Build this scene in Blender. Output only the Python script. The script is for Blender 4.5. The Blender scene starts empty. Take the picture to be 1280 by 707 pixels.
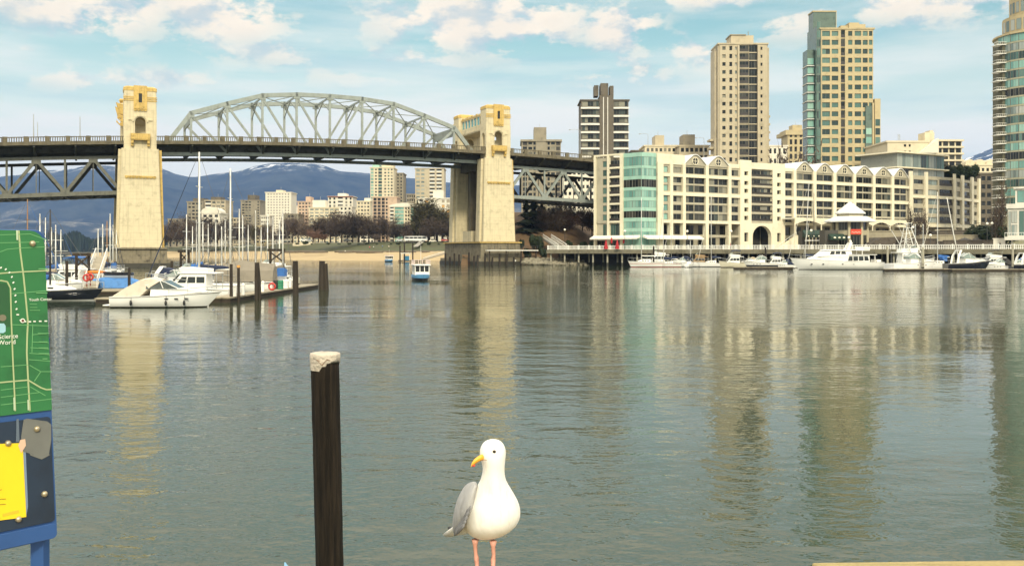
import bpy, bmesh, math, random
from mathutils import Vector, Matrix
R = math.radians
SC = bpy.context.scene
COL = SC.collection
# ------------------------------------------------------------------ camera
cam_d = bpy.data.cameras.new('camera'); cam = bpy.data.objects.new('camera', cam_d); COL.objects.link(cam)
CZ = 4.2; HZ = 314.0; F = 1200.0
cam.location = (0, 0, CZ); cam.rotation_euler = (R(90), 0, 0)
cam_d.sensor_width = 36.0; cam_d.lens = F/1280*36; cam_d.shift_y = -(353.5-HZ)/1280
cam_d.clip_start = .05; cam_d.clip_end = 60000
SC.camera = cam
# ------------------------------------------------------------------ world, sun, exposure
SUN_EL, SUN_AZ = 38.0, 170.0            # degrees; azimuth clockwise from +Y (the view direction)
SUN_STR, SUN_ANG = 1.75, 8.0
SKY = 0.10
SC.view_settings.view_transform = 'Standard'; SC.view_settings.look = 'None'
SC.view_settings.exposure = 0.80; SC.view_settings.gamma = 1.0
sd = bpy.data.lights.new('sun', 'SUN'); sun = bpy.data.objects.new('sun', sd); COL.objects.link(sun)
sd.energy = SUN_STR; sd.angle = R(SUN_ANG); sd.color = (1.0, .90, .67)
sun.rotation_euler = (R(90-SUN_EL), 0, R(180-SUN_AZ))
W = bpy.data.worlds.new('World'); SC.world = W; W.use_nodes = True
def build_world():
    nt = W.node_tree; N = nt.nodes; L = nt.links; N.clear()
    def nd(t, **k):
        n = N.new(t)
        for a, b in k.items(): setattr(n, a, b)
        return n
    def mth(op, a, b=None, c=None, clamp=False):
        n = nd('ShaderNodeMath', operation=op, use_clamp=clamp)
        for i, s in enumerate((a, b, c)):
            if s is None: continue
            if isinstance(s, (int, float)): n.inputs[i].default_value = s
            else: L.new(s, n.inputs[i])
        return n.outputs[0]
    def mixc(f, a, b):
        n = nd('ShaderNodeMix', data_type='RGBA')
        for i, s in ((0, f), (6, a), (7, b)):
            if isinstance(s, (int, float)): n.inputs[i].default_value = s
            elif isinstance(s, tuple): n.inputs[i].default_value = (*s, 1)
            else: L.new(s, n.inputs[i])
        return n.outputs[2]
    def comb(x, y, z=0.0):
        n = nd('ShaderNodeCombineXYZ')
        for i, s in enumerate((x, y, z)):
            if isinstance(s, (int, float)): n.inputs[i].default_value = s
            else: L.new(s, n.inputs[i])
        return n.outputs[0]
    def noise(v, sc, det, rough=.55):
        n = nd('ShaderNodeTexNoise'); L.new(v, n.inputs['Vector'])
        n.inputs['Scale'].default_value = sc; n.inputs['Detail'].default_value = det; n.inputs['Roughness'].default_value = rough
        return n.outputs['Fac']
    def sstep(v, a, b):
        n = nd('ShaderNodeMapRange', interpolation_type='SMOOTHSTEP', clamp=True)
        L.new(v, n.inputs[0]); n.inputs[1].default_value = a; n.inputs[2].default_value = b
        return n.outputs[0]
    tc = nd('ShaderNodeTexCoord'); sp = nd('ShaderNodeSeparateXYZ'); L.new(tc.outputs['Generated'], sp.inputs[0])
    az = mth('ARCTAN2', sp.outputs[0], sp.outputs[1]); el = mth('ARCSINE', sp.outputs[2])
    sky = nd('ShaderNodeTexSky', sky_type='NISHITA', sun_disc=False)
    sky.sun_elevation = R(SUN_EL); sky.sun_rotation = R(SUN_AZ); sky.air_density = 1.0; sky.dust_density = 1.6; sky.ozone_density = 1.0
    k = 1/SKY
    tint = nd('ShaderNodeMix', data_type='RGBA', blend_type='MULTIPLY'); tint.inputs[0].default_value = 1
    L.new(sky.outputs[0], tint.inputs[6]); tint.inputs[7].default_value = (.80, .97, .68, 1)
    base = tint.outputs[2]
    # --- thin high veil and the pale layer above the horizon
    v2 = comb(mth('MULTIPLY', az, 2.2), mth('MULTIPLY', el, 16.0), 3.7)
    streak = noise(v2, 1.6, 6)
    low = sstep(el, .24, .075)
    veil = mth('MULTIPLY', mth('ADD', mth('MULTIPLY', low, .93), mth('MULTIPLY', sstep(streak, .40, .66), .45)), 1.0, clamp=True)
    c1 = mixc(veil, base, (.62*k, .61*k, .545*k))
    # --- grey blue bands
    band = mth('MULTIPLY', sstep(noise(comb(mth('MULTIPLY', az, 1.5), mth('MULTIPLY', el, 13.0), 9.1), 1.9, 5), .50, .66), .36)
    c1 = mixc(mth('MULTIPLY', band, sstep(el, .03, .12)), c1, (.24*k, .39*k, .42*k))
    # --- cumulus: cover from a few broad banks, edges from fractal noise
    def cum(az_, el_, seed):
        v = comb(mth('MULTIPLY', az_, 1.0), mth('MULTIPLY', el_, 1.9), seed)
        a = noise(v, 13.0, 10, .60)
        return a
    banks = [(20,25,35,35,.9),(130,25,100,45,1.0),(290,25,70,40,1),(270,65,35,14,.5),(80,92,20,10,.55),(610,32,130,36,.95),(775,42,45,28,.95),
             (340,75,110,20,.55),(140,118,80,16,.55),(230,112,60,14,.55),(520,75,120,20,.5),(770,90,80,24,.6),(890,8,80,14,.8),(1150,25,130,32,.85),
             (880,70,60,25,.65),(990,45,80,25,.6),(1240,15,60,25,.8),(420,100,100,14,.4)]
    banks = [((a-640)/1200, (314-b)/1200, c/1200, d/1200, w) for a, b, c, d, w in [(a, b, c*1.35, d*1.3, w) for a, b, c, d, w in banks]]
    cov = None
    for (a0, e0, sa, se, w) in banks:
        da = mth('DIVIDE', mth('SUBTRACT', az, a0), sa); de = mth('DIVIDE', mth('SUBTRACT', el, e0), se)
        g = mth('MULTIPLY', mth('EXPONENT', mth('MULTIPLY', mth('ADD', mth('MULTIPLY', da, da), mth('MULTIPLY', de, de)), -1.0)), w)
        cov = g if cov is None else mth('MAXIMUM', cov, g)
    high = mth('MULTIPLY', sstep(el, .27, .34), .98)            # more cloud above the frame, for the water to mirror
    behind = mth('MULTIPLY', sstep(mth('ABSOLUTE', az), .75, 1.1), .5)
    cov = mth('MAXIMUM', cov, mth('MAXIMUM', high, behind))
    f0 = cum(az, el, 1.3)
    dens = mth('ADD', mth('ADD', mth('MULTIPLY', mth('SUBTRACT', f0, .5), 2.3), mth('MULTIPLY', mth('SUBTRACT', cov, .42), .62)), .5)
    mask = sstep(dens, .44, .66)
    f1 = cum(mth('ADD', az, -.012), mth('ADD', el, .012), 1.3)
    lit = sstep(mth('SUBTRACT', f0, f1), -.09, .07)
    thick = sstep(dens, .55, 1.0)
    cc = mixc(lit, (.36*k, .42*k, .43*k), (.74*k, .63*k, .49*k))
    cc = mixc(mth('MULTIPLY', thick, .45), cc, (.60*k, .52*k, .42*k))
    out = mixc(mth('MULTIPLY', mask, mth('MULTIPLY', sstep(cov, .05, .8), .92)), c1, cc)
    gain = nd('ShaderNodeVectorMath', operation='SCALE'); L.new(out, gain.inputs[0])     # sky above the frame brightened for fill light and the water's reflections
    L.new(mth('ADD', mth('MULTIPLY', sstep(el, .25, .55), 1.35), 1.0), gain.inputs['Scale'])
    bg = nd('ShaderNodeBackground'); L.new(gain.outputs[0], bg.inputs[0]); bg.inputs[1].default_value = SKY
    o = nd('ShaderNodeOutputWorld'); L.new(bg.outputs[0], o.inputs[0])
build_world()

# ------------------------------------------------------------------ helpers
def P(px, py, Y): return Vector(((px-640)/F*Y, Y, CZ+(HZ-py)/F*Y))
def zat(py, Y): return CZ+(HZ-py)/F*Y
def xat(px, Y): return (px-640)/F*Y
MATS = {}
def mat(name, col, rough=.6, var=.18, scale=2.0, col2=None, metal=0.0, bump=0.0, stretch=(1,1,1), rand=0.0, spec=.5, coat=0.0, zband=None, streak=0.0, joints=0.0):
    if name in MATS: return MATS[name]
    m = bpy.data.materials.new(name); m.use_nodes = True
    nt = m.node_tree; N = nt.nodes; L = nt.links; b = N['Principled BSDF']
    b.inputs['Roughness'].default_value = rough; b.inputs['Metallic'].default_value = metal
    b.inputs['Specular IOR Level'].default_value = spec; b.inputs['Coat Weight'].default_value = coat
    tc = N.new('ShaderNodeTexCoord'); mp = N.new('ShaderNodeMapping'); mp.inputs['Scale'].default_value = stretch
    L.new(tc.outputs['Object'], mp.inputs[0])
    nz = N.new('ShaderNodeTexNoise'); nz.inputs['Scale'].default_value = scale; nz.inputs['Detail'].default_value = 6; nz.inputs['Roughness'].default_value = .65
    L.new(mp.outputs[0], nz.inputs['Vector'])
    rmp = N.new('ShaderNodeValToRGB'); L.new(nz.outputs['Fac'], rmp.inputs[0])
    c2 = col2 if col2 else tuple(max(0, c*(1-2.2*var)) for c in col)
    c3 = tuple(min(.95, c*(1+.6*var)) for c in col)
    e = rmp.color_ramp.elements
    e[0].position = .30; e[0].color = (*c2, 1); e[1].position = .62; e[1].color = (*c3, 1)
    mid = rmp.color_ramp.elements.new(.46); mid.color = (*col, 1)
    out = rmp.outputs[0]
    if streak:
        m2 = N.new('ShaderNodeMapping'); m2.inputs['Scale'].default_value = (2.2, 2.2, .10); L.new(tc.outputs['Object'], m2.inputs[0])
        n2 = N.new('ShaderNodeTexNoise'); n2.inputs['Scale'].default_value = 1.0; n2.inputs['Detail'].default_value = 5; L.new(m2.outputs[0], n2.inputs['Vector'])
        r2 = N.new('ShaderNodeMapRange'); r2.inputs[1].default_value = .5; r2.inputs[2].default_value = .75; r2.inputs[3].default_value = 0; r2.inputs[4].default_value = streak; L.new(n2.outputs['Fac'], r2.inputs[0])
        mx = N.new('ShaderNodeMix'); mx.data_type = 'RGBA'; L.new(r2.outputs[0], mx.inputs[0]); L.new(out, mx.inputs[6]); mx.inputs[7].default_value = (*[c*.38 for c in col], 1)
        out = mx.outputs[2]
    if joints:                                  # thin horizontal pour lines
        sj = N.new('ShaderNodeSeparateXYZ'); L.new(tc.outputs['Object'], sj.inputs[0])
        fj = N.new('ShaderNodeMath'); fj.operation = 'PINGPONG'; L.new(sj.outputs[2], fj.inputs[0]); fj.inputs[1].default_value = joints/2
        rj = N.new('ShaderNodeMapRange'); rj.inputs[1].default_value = .02; rj.inputs[2].default_value = .07; rj.inputs[3].default_value = .30; rj.inputs[4].default_value = 0; L.new(fj.outputs[0], rj.inputs[0])
        mx = N.new('ShaderNodeMix'); mx.data_type = 'RGBA'; L.new(rj.outputs[0], mx.inputs[0]); L.new(out, mx.inputs[6]); mx.inputs[7].default_value = (*[c*.5 for c in col], 1); out = mx.outputs[2]
    if rand:
        oi = N.new('ShaderNodeObjectInfo'); r2 = N.new('ShaderNodeMapRange'); r2.inputs[3].default_value = 1-rand; r2.inputs[4].default_value = 1+rand
        L.new(oi.outputs['Random'], r2.inputs[0])
        mx = N.new('ShaderNodeMix'); mx.data_type = 'RGBA'; mx.blend_type = 'MULTIPLY'; mx.inputs[0].default_value = 1
        L.new(out, mx.inputs[6]); L.new(r2.outputs[0], mx.inputs[7]); out = mx.outputs[2]
    if zband:                                   # a painted band by object height: (top of band, colour)
        sx = N.new('ShaderNodeSeparateXYZ'); L.new(tc.outputs['Object'], sx.inputs[0])
        for (z0, z1, bc) in zband:
            g = N.new('ShaderNodeMath'); g.operation = 'GREATER_THAN'; L.new(sx.outputs[2], g.inputs[0]); g.inputs[1].default_value = z0
            l = N.new('ShaderNodeMath'); l.operation = 'LESS_THAN'; L.new(sx.outputs[2], l.inputs[0]); l.inputs[1].default_value = z1
            t = N.new('ShaderNodeMath'); t.operation = 'MULTIPLY'; L.new(g.outputs[0], t.inputs[0]); L.new(l.outputs[0], t.inputs[1])
            mx = N.new('ShaderNodeMix'); mx.data_type = 'RGBA'; L.new(t.outputs[0], mx.inputs[0]); L.new(out, mx.inputs[6]); mx.inputs[7].default_value = (*bc, 1)
            out = mx.outputs[2]
    L.new(out, b.inputs['Base Color'])
    if bump:
        bp = N.new('ShaderNodeBump'); bp.inputs['Strength'].default_value = min(1, bump); bp.inputs['Distance'].default_value = .05*max(1, bump)
        L.new(nz.outputs['Fac'], bp.inputs['Height']); L.new(bp.outputs[0], b.inputs['Normal'])
    MATS[name] = m
    return m
def glass(name, cols, rough=.12, spec=.6):
    """window glass: blind / dark room / sky-tinted pane chosen per pane"""
    if name in MATS: return MATS[name]
    m = bpy.data.materials.new(name); m.use_nodes = True
    nt = m.node_tree; N = nt.nodes; L = nt.links; b = N['Principled BSDF']
    b.inputs['Roughness'].default_value = rough; b.inputs['Specular IOR Level'].default_value = spec
    oi = N.new('ShaderNodeObjectInfo'); geo = N.new('ShaderNodeNewGeometry')
    ad = N.new('ShaderNodeMath'); ad.operation = 'ADD'; L.new(oi.outputs['Random'], ad.inputs[0]); L.new(geo.outputs['Random Per Island'], ad.inputs[1])
    fr = N.new('ShaderNodeMath'); fr.operation = 'FRACT'; L.new(ad.outputs[0], fr.inputs[0])
    rmp = N.new('ShaderNodeValToRGB'); rmp.color_ramp.interpolation = 'CONSTANT'; L.new(fr.outputs[0], rmp.inputs[0])
    el = rmp.color_ramp.elements
    n = len(cols)
    el[0].position = 0; el[0].color = (*cols[0], 1); el[1].position = 1/n; el[1].color = (*cols[1 % n], 1)
    for i in range(2, n): e = el.new(i/n); e.color = (*cols[i], 1)
    L.new(rmp.outputs[0], b.inputs['Base Color'])
    MATS[name] = m
    return m
class MB:
    def __init__(s): s.v = []; s.f = []; s.m = []; s.cm = 0
    def add(s, vs, fs):
        o = len(s.v); s.v += [tuple(v) for v in vs]
        for f in fs: s.f.append(tuple(i+o for i in f)); s.m.append(s.cm)
    def box(s, x0, x1, y0, y1, z0, z1, T=None):
        if x0 > x1: x0, x1 = x1, x0
        if y0 > y1: y0, y1 = y1, y0
        if z0 > z1: z0, z1 = z1, z0
        vs = [Vector((x, y, z)) for z in (z0, z1) for y in (y0, y1) for x in (x0, x1)]
        if T is not None: vs = [T @ v for v in vs]
        s.add(vs, [(0,2,3,1), (4,5,7,6), (0,1,5,4), (2,6,7,3), (0,4,6,2), (1,3,7,5)])
    def bar(s, p, q, w, h=None, up=(0,0,1)):
        """beam of section w (sideways) x h (along up) from p to q"""
        p = Vector(p); q = Vector(q); d = (q-p).normalized(); u = Vector(up)
        if abs(d.dot(u)) > .98: u = Vector((0, 1, 0))
        sd_ = d.cross(u).normalized(); u = sd_.cross(d).normalized()
        h = w if h is None else h
        a = sd_*w/2; b = u*h/2
        s.add([p-a-b, p+a-b, p+a+b, p-a+b, q-a-b, q+a-b, q+a+b, q-a+b], [(0,3,2,1), (4,5,6,7), (0,1,5,4), (1,2,6,5), (2,3,7,6), (3,0,4,7)])
    def tube(s, pts, rad, n=8, caps=True):
        pts = [Vector(p) for p in pts]
        if not isinstance(rad, (list, tuple)): rad = [rad]*len(pts)
        rings = []
        pu = None
        for i, p in enumerate(pts):
            d = (pts[min(i+1, len(pts)-1)]-pts[max(i-1, 0)]).normalized()
            u = Vector((0, 0, 1)) if abs(d.z) < .9 else Vector((1, 0, 0))
            if pu is not None: u = pu
            a = d.cross(u)
            if a.length < 1e-4: a = d.cross(Vector((0, 1, 0)))
            a.normalize(); b = a.cross(d).normalized(); pu = b
            rings.append([p+(a*math.cos(t)+b*math.sin(t))*rad[i] for t in (2*math.pi*j/n for j in range(n))])
        s.loft(rings, caps=caps)
    def loft(s, rings, caps=True, closed=True):
        n = len(rings[0]); vs = [v for r in rings for v in r]; fs = []
        for i in range(len(rings)-1):
            for j in range(n if closed else n-1):
                k = (j+1) % n
                fs.append((i*n+j, i*n+k, (i+1)*n+k, (i+1)*n+j))
        if caps and closed:
            fs.append(tuple(range(n-1, -1, -1))); fs.append(tuple((len(rings)-1)*n+j for j in range(n)))
        s.add(vs, fs)
    def prism(s, poly, z0, z1, T=None):
        """poly (x,y) extruded in z"""
        n = len(poly); vs = [Vector((x, y, z0)) for x, y in poly]+[Vector((x, y, z1)) for x, y in poly]
        if T is not None: vs = [T @ v for v in vs]
        s.add(vs, [tuple(range(n-1, -1, -1)), tuple(range(n, 2*n))]+[(i, (i+1) % n, n+(i+1) % n, n+i) for i in range(n)])
    def side(s, poly, hw0, hw1, taper=None):
        """side profile (x,z) spread to both sides; half width hw0 at lowest z, hw1 at highest; taper(x) scales"""
        zs = [z for _, z in poly]; a, b = min(zs), max(zs); n = len(poly)
        def hw(x, z): return (hw0+(hw1-hw0)*((z-a)/(b-a) if b > a else 0))*(taper(x) if taper else 1)
        vs = [Vector((x, -hw(x, z), z)) for x, z in poly]+[Vector((x, hw(x, z), z)) for x, z in poly]
        s.add(vs, [tuple(range(n)), tuple(range(2*n-1, n-1, -1))]+[((i+1) % n, i, n+i, n+(i+1) % n) for i in range(n)])
    def ball(s, c, r, n=10, m=7, sc=(1,1,1)):
        c = Vector(c); rings = []
        for i in range(m+1):
            t = math.pi*i/m; rr = max(1e-4, math.sin(t))*r
            rings.append([c+Vector((math.cos(2*math.pi*j/n)*rr*sc[0], math.sin(2*math.pi*j/n)*rr*sc[1], -math.cos(t)*r*sc[2])) for j in range(n)])
        s.loft(rings)
    def build(s, name, mats, parent=None, smooth=False, bevel=0, sub=0, fix=True):
        me = bpy.data.meshes.new(name)
        top = parent
        while top is not None and top.parent is not None: top = top.parent
        o = top.location.copy() if top is not None else Vector()
        me.from_pydata([(x-o.x, y-o.y, z-o.z) for x, y, z in s.v], [], s.f)
        if not isinstance(mats, (list, tuple)): mats = [mats]
        for mm in mats: me.materials.append(mm)
        if len(mats) > 1: me.polygons.foreach_set('material_index', s.m)
        if fix:
            bm = bmesh.new(); bm.from_mesh(me); bmesh.ops.recalc_face_normals(bm, faces=bm.faces[:]); bm.to_mesh(me); bm.free()
        if smooth: me.polygons.foreach_set('use_smooth', [True]*len(me.polygons))
        ob = bpy.data.objects.new(name, me); COL.objects.link(ob); ob.parent = parent
        if bevel:
            bv = ob.modifiers.new('bevel', 'BEVEL'); bv.width = bevel; bv.segments = 2; bv.limit_method = 'ANGLE'
        if sub:
            sb = ob.modifiers.new('sub', 'SUBSURF'); sb.levels = sub; sb.render_levels = sub
        return ob
def tag(o, label=None, cat=None, group=None, kind=None):
    if label:
        o['label'] = label
        if len(label.split()) > 16 or len(label.split()) < 4: print('LABEL', len(label.split()), label)
    if cat: o['category'] = cat
    if group: o['group'] = group
    if kind: o['kind'] = kind
    return o
def thing(name, label, cat, loc=(0,0,0), rz=0.0, group=None):
    o = bpy.data.objects.new(name, None); COL.objects.link(o); o.empty_display_size = .3
    o.location = loc; o.rotation_euler = (0, 0, rz)
    return tag(o, label, cat, group)
def struct(mb, name, m, **k):
    return tag(mb.build(name, m, **k), kind='structure')
def setbase(o, c):
    """move the origin of a one-mesh thing to its base"""
    c = Vector(c); o.data.transform(Matrix.Translation(-c)); o.location = c; return o
def copy_tree(o, parent=None):
    c = o.copy(); COL.objects.link(c); c.parent = parent
    for ch in list(o.children): copy_tree(ch, c)
    return c
# ------------------------------------------------------------------ materials
CREAM = mat('tower_concrete', (.60,.52,.345), .8, .10, .6, streak=.40, bump=.3, joints=1.8)
OCHRE = mat('ochre_terracotta', (.54,.37,.11), .7, .2, 1.2, streak=.4)
WEATHER = mat('weathered_concrete', (.18,.155,.105), .9, .30, .8, streak=.9, bump=.6, joints=2.2)
SHADE = mat('shaded_recess_concrete', (.13,.11,.075), .85, .18, .5, streak=.5)  # deep shadow of the recess between the shafts, put into the concrete colour
STEEL = mat('grey_bridge_steel', (.27,.30,.28), .55, .14, .7, col2=(.20,.21,.18), streak=.25)
DARKSTEEL = mat('deep_shade_bridge_steel', (.085,.085,.07), .7, .3, .8)  # shade under the deck and on far trusses darkened into the steel
DECK = mat('bridge_deck_concrete', (.16,.14,.10), .9, .3, .5, streak=.6)
PARAPET = mat('parapet_concrete', (.135,.115,.075), .9, .22, .7, streak=.6)
TIMBER = mat('creosoted_timber', (.030,.022,.015), .85, .4, 2.0, stretch=(1,1,.15), bump=1.0, rand=.25)
OLDWOOD = mat('grey_weathered_planks', (.27,.235,.17), .9, .3, 1.5, bump=.6)
WHITEPAINT = mat('white_paint', (.78,.77,.72), .45, .06, 1.0)
WROUGHT = mat('dark_metal', (.05,.05,.05), .5, .2)
GALV = mat('galvanised_metal', (.42,.43,.42), .4, .12, metal=.6)
# ------------------------------------------------------------------ water
def build_water():
    m = bpy.data.materials.new('sea_water'); m.use_nodes = True
    nt = m.node_tree; N = nt.nodes; L = nt.links; b = N['Principled BSDF']
    b.inputs['Roughness'].default_value = .03; b.inputs['IOR'].default_value = 1.333
    b.inputs['Base Color'].default_value = (.034,.047,.028,1)
    geo = N.new('ShaderNodeNewGeometry')
    def nz(sx, sy, sc, det, rough=.5, rot=0.0, seed=0.0):
        mp = N.new('ShaderNodeMapping'); mp.inputs['Scale'].default_value = (sx, sy, 1); mp.inputs['Rotation'].default_value = (0, 0, rot); mp.inputs['Location'].default_value = (seed, seed*.7, 0)
        L.new(geo.outputs['Position'], mp.inputs[0])
        n = N.new('ShaderNodeTexNoise'); n.noise_dimensions = '2D'; n.inputs['Scale'].default_value = sc; n.inputs['Detail'].default_value = det; n.inputs['Roughness'].default_value = rough
        L.new(mp.outputs[0], n.inputs['Vector']); return n.outputs['Fac']
    def mul(a, b_):
        n = N.new('ShaderNodeMath'); n.operation = 'MULTIPLY'
        for i, s in enumerate((a, b_)):
            if isinstance(s, float): n.inputs[i].default_value = s
            else: L.new(s, n.inputs[i])
        return n.outputs[0]
    def add(a, b_):
        n = N.new('ShaderNodeMath'); n.operation = 'ADD'; L.new(a, n.inputs[0]); L.new(b_, n.inputs[1]); return n.outputs[0]
    patch = N.new('ShaderNodeMapRange'); patch.interpolation_type = 'SMOOTHSTEP'
    L.new(nz(.5, 1.0, .035, 3, .5, .25, 3.0), patch.inputs[0]); patch.inputs[1].default_value = .38; patch.inputs[2].default_value = .62; patch.inputs[3].default_value = .55; patch.inputs[4].default_value = 1.9
    h = add(mul(nz(.75, 1.0, 2.6, 3, .55, .12), .0125), mul(nz(.6, 1.0, .75, 2, .5, -.2, 5.0), .026))
    h = mul(h, patch.outputs[0])
    h = add(h, mul(nz(.35, 1.0, .16, 2, .5, .1, 9.0), .06))
    bp = N.new('ShaderNodeBump'); bp.inputs['Strength'].default_value = 1.0; bp.inputs['Distance'].default_value = 1.0
    L.new(h, bp.inputs['Height']); L.new(bp.outputs[0], b.inputs['Normal'])
    mb = MB(); mb.add([(-9000,-60,0), (9000,-60,0), (9000,14000,0), (-9000,14000,0)], [(0,1,2,3)])
    struct(mb, 'water', m)
build_water()

# ------------------------------------------------------------------ the bridge
A0 = Vector((-99.5, 258.0, 0)); BU = Vector((.9139, .4062, 0)); BN = Vector((-.4062, .9139, 0)); WF = 18.6
def zr(t): return 36.4-3.3e-4*(t-72)**2            # top of the parapet along the bridge
def BP(t, w, z): return A0+BU*t+BN*w+Vector((0, 0, z))
def bbox(mb, t0, t1, w0, w1, z0, z1):
    vs = [BP(t, w, z) for z in (z0, z1) for w in (w0, w1) for t in (t0, t1)]
    mb.add(vs, [(0,2,3,1), (4,5,7,6), (0,1,5,4), (2,6,7,3), (0,4,6,2), (1,3,7,5)])
def build_bridge():
    root = thing('steel_bridge', 'long grey steel bridge with arched truss span crossing the inlet between two cream towers', 'bridge', BP(51, 9, 0))
    T0, T1 = -110.0, 190.0
    ts = [T0+(T1-T0)*i/60 for i in range(61)]
    def strip(w0, w1, d0, d1, name, m, tt=ts):
        mb = MB(); mb.loft([[BP(t, w0, zr(t)-d1), BP(t, w1, zr(t)-d1), BP(t, w1, zr(t)-d0), BP(t, w0, zr(t)-d0)] for t in tt])
        return mb.build(name, m, root)
    strip(-4.0, WF+4.0, 1.35, 2.0, 'deck_slab', DECK)
    for s, w in ((-1, -4.6), (1, WF+4.0)):
        strip(w, w+.6, 1.25, 2.15, 'fascia_beam', PARAPET)
        p = strip(w+.12, w+.42, 0.0, .22, 'parapet', PARAPET)
        mb = MB()
        t = T0
        while t < T1:
            mb.bar(BP(t, w+.27, zr(t)-1.25), BP(t, w+.27, zr(t)-.2), .14, .2); t += .55
        mb.build('baluster', PARAPET, p)['kind'] = 'stuff'
        t = T0+.9
        while t < T1:
            if not (-5 < t < 4 or 98 < t < 106):
                pb = MB(); bbox(pb, t-.55, t+.55, w-.05, w+.65, zr(t)-2.2, zr(t)+.08); pb.build('parapet_post', PARAPET, root)
            t += 4.8
    for w in (2.5, 6, 9.3, 12.6, 16):
        strip(w-.2, w+.2, 2.0, 3.6, 'stringer', DARKSTEEL)
    # floor beams
    pts = [51+9.6*k for k in range(-16, 15)]
    for t in pts:
        mb = MB(); mb.loft([[BP(t-.22, w, zr(t)-2.0), BP(t+.22, w, zr(t)-2.0), BP(t+.22, w, zr(t)-d), BP(t-.22, w, zr(t)-d)] for w, d in ((-4.2, 2.6), (0, 4.4), (WF, 4.4), (WF+4.2, 2.6))])
        mb.build('floor_beam', DARKSTEEL, root)
    # main span: through arch truss
    top = {0: 49.2, 1: 49.0, 2: 48.1, 3: 45.2, 4: 42.0}
    for w in (0.0, WF):
        cm = STEEL
        mb = MB(); nodes = [BP(51+9.6*k, w, top[abs(k)]) for k in range(-4, 5)]
        chain = [BP(6.4, w, zr(7)-1.6)]+nodes+[BP(95.6, w, zr(95)-1.6)]
        for a, b in zip(chain[:-1], chain[1:]):
            d = (b-a).normalized()*.32; mb.bar(a-d, b+d, .85, 1.15)
        mb.build('top_chord', cm, root)
        mb = MB()
        for a, b in zip([2.5+9.6*i for i in range(10)], [2.5+9.6*(i+1) for i in range(10)]):
            mb.bar(BP(a, w, zr(a)-4.4), BP(min(b, 99), w, zr(b)-4.4), .7, .95)
        mb.build('bottom_chord', cm, root)
        for k in range(-4, 5):
            t = 51+9.6*k
            mb = MB(); mb.bar(BP(t, w, zr(t)-4.2), BP(t, w, top[abs(k)]-.5), .5, .62, up=BU); mb.build('vertical_member', cm, root)
            g = MB(); bbox(g, t-.9, t+.9, w-.36, w+.36, top[abs(k)]-1.25, top[abs(k)]-.3); g.build('gusset_plate', cm, root)
            if k in (-4, -3, -2, -1, 1, 2, 3, 4):
                sg = 1 if k < 0 else -1
                t2 = t+9.6*sg
                mb = MB(); mb.bar(BP(t, w, top[abs(k)]-.6), BP(t2, w, zr(t2)-4.0), .42, .62); mb.build('diagonal_member', cm, root)
    for k in range(-4, 5):           # cross bracing over the road
        t = 51+9.6*k; z = top[abs(k)]
        mb = MB(); mb.bar(BP(t, .4, z-.3), BP(t, WF-.4, z-.3), .35, .5)
        if abs(k) == 4:
            mb.loft([[BP(t-.15, w, z-.2), BP(t+.15, w, z-.2), BP(t+.15, w, z-2.6), BP(t-.15, w, z-2.6)] for w in (.4, WF-.4)])
        else:
            mb.bar(BP(t, .4, z-4.2), BP(t, WF/2, z-.6), .22, .3); mb.bar(BP(t, WF-.4, z-4.2), BP(t, WF/2, z-.6), .22, .3)
        mb.build('portal_strut' if abs(k) == 4 else 'sway_bracing', STEEL, root)
        if k < 4:
            t2 = t+9.6; z2 = top[abs(k+1)]
            mb = MB(); mb.bar(BP(t, .4, z-.2), BP(t2, WF-.4, z2-.2), .2, .22); mb.bar(BP(t, WF-.4, z-.24), BP(t2, .4, z2-.24), .2, .22)
            mb.build('lateral_bracing', STEEL, root)
    # lamp-like hangers and the approach deck trusses
    def approach(ta, tb, first_top, near):
        pl = 6.75; n = int(abs(tb-ta)/pl); sg = 1 if tb > ta else -1
        tt = [ta+sg*pl*i for i in range(n+1)]
        for w in (0.0, WF):
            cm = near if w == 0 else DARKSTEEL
            for nm, d, hh in (('top_chord', 5.2, .8), ('bottom_chord', 14.6, 1.05)):
                mb = MB()
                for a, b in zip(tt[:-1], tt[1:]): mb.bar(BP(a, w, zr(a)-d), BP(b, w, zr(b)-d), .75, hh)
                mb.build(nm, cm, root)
            for i, t in enumerate(tt):
                mb = MB(); mb.bar(BP(t, w, zr(t)-14.2), BP(t, w, zr(t)-5.4), *((.18, .2) if (i % 2 == 0) == first_top else (.42, .5)), up=BU)
                if i > 0: mb.build('vertical_member', cm, root)
                if i < n:
                    t2 = tt[i+1]; up = (i % 2 == 0) == first_top
                    za, zb = (5.5, 14.3) if up else (14.3, 5.5)
                    mb = MB(); mb.bar(BP(t, w, zr(t)-za), BP(t2, w, zr(t2)-zb), .62, .8); mb.build('diagonal_member', cm, root)
                gz = 5.9 if (i % 2 == 0) == first_top else 14.0
                mb = MB(); bbox(mb, t-1.1, t+1.1, w-.4, w+.4, zr(t)-gz-.7, zr(t)-gz+.7); mb.build('gusset_plate', cm, root)
        for a, b in zip(tt[:-1], tt[1:]):
            mb = MB(); mb.bar(BP(a, .4, zr(a)-14.7), BP(b, WF-.4, zr(b)-14.7), .3, .35); mb.bar(BP(a, WF-.4, zr(a)-14.75), BP(b, .4, zr(b)-14.75), .3, .3)
            mb.bar(BP(b, .4, zr(b)-14.6), BP(b, WF-.4, zr(b)-14.6), .5, .7); mb.build('lateral_bracing', DARKSTEEL, root)
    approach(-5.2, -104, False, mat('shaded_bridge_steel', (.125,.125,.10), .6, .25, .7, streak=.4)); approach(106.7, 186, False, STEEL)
    # catwalk net sagging under the left approach
    mb = MB()
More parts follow.
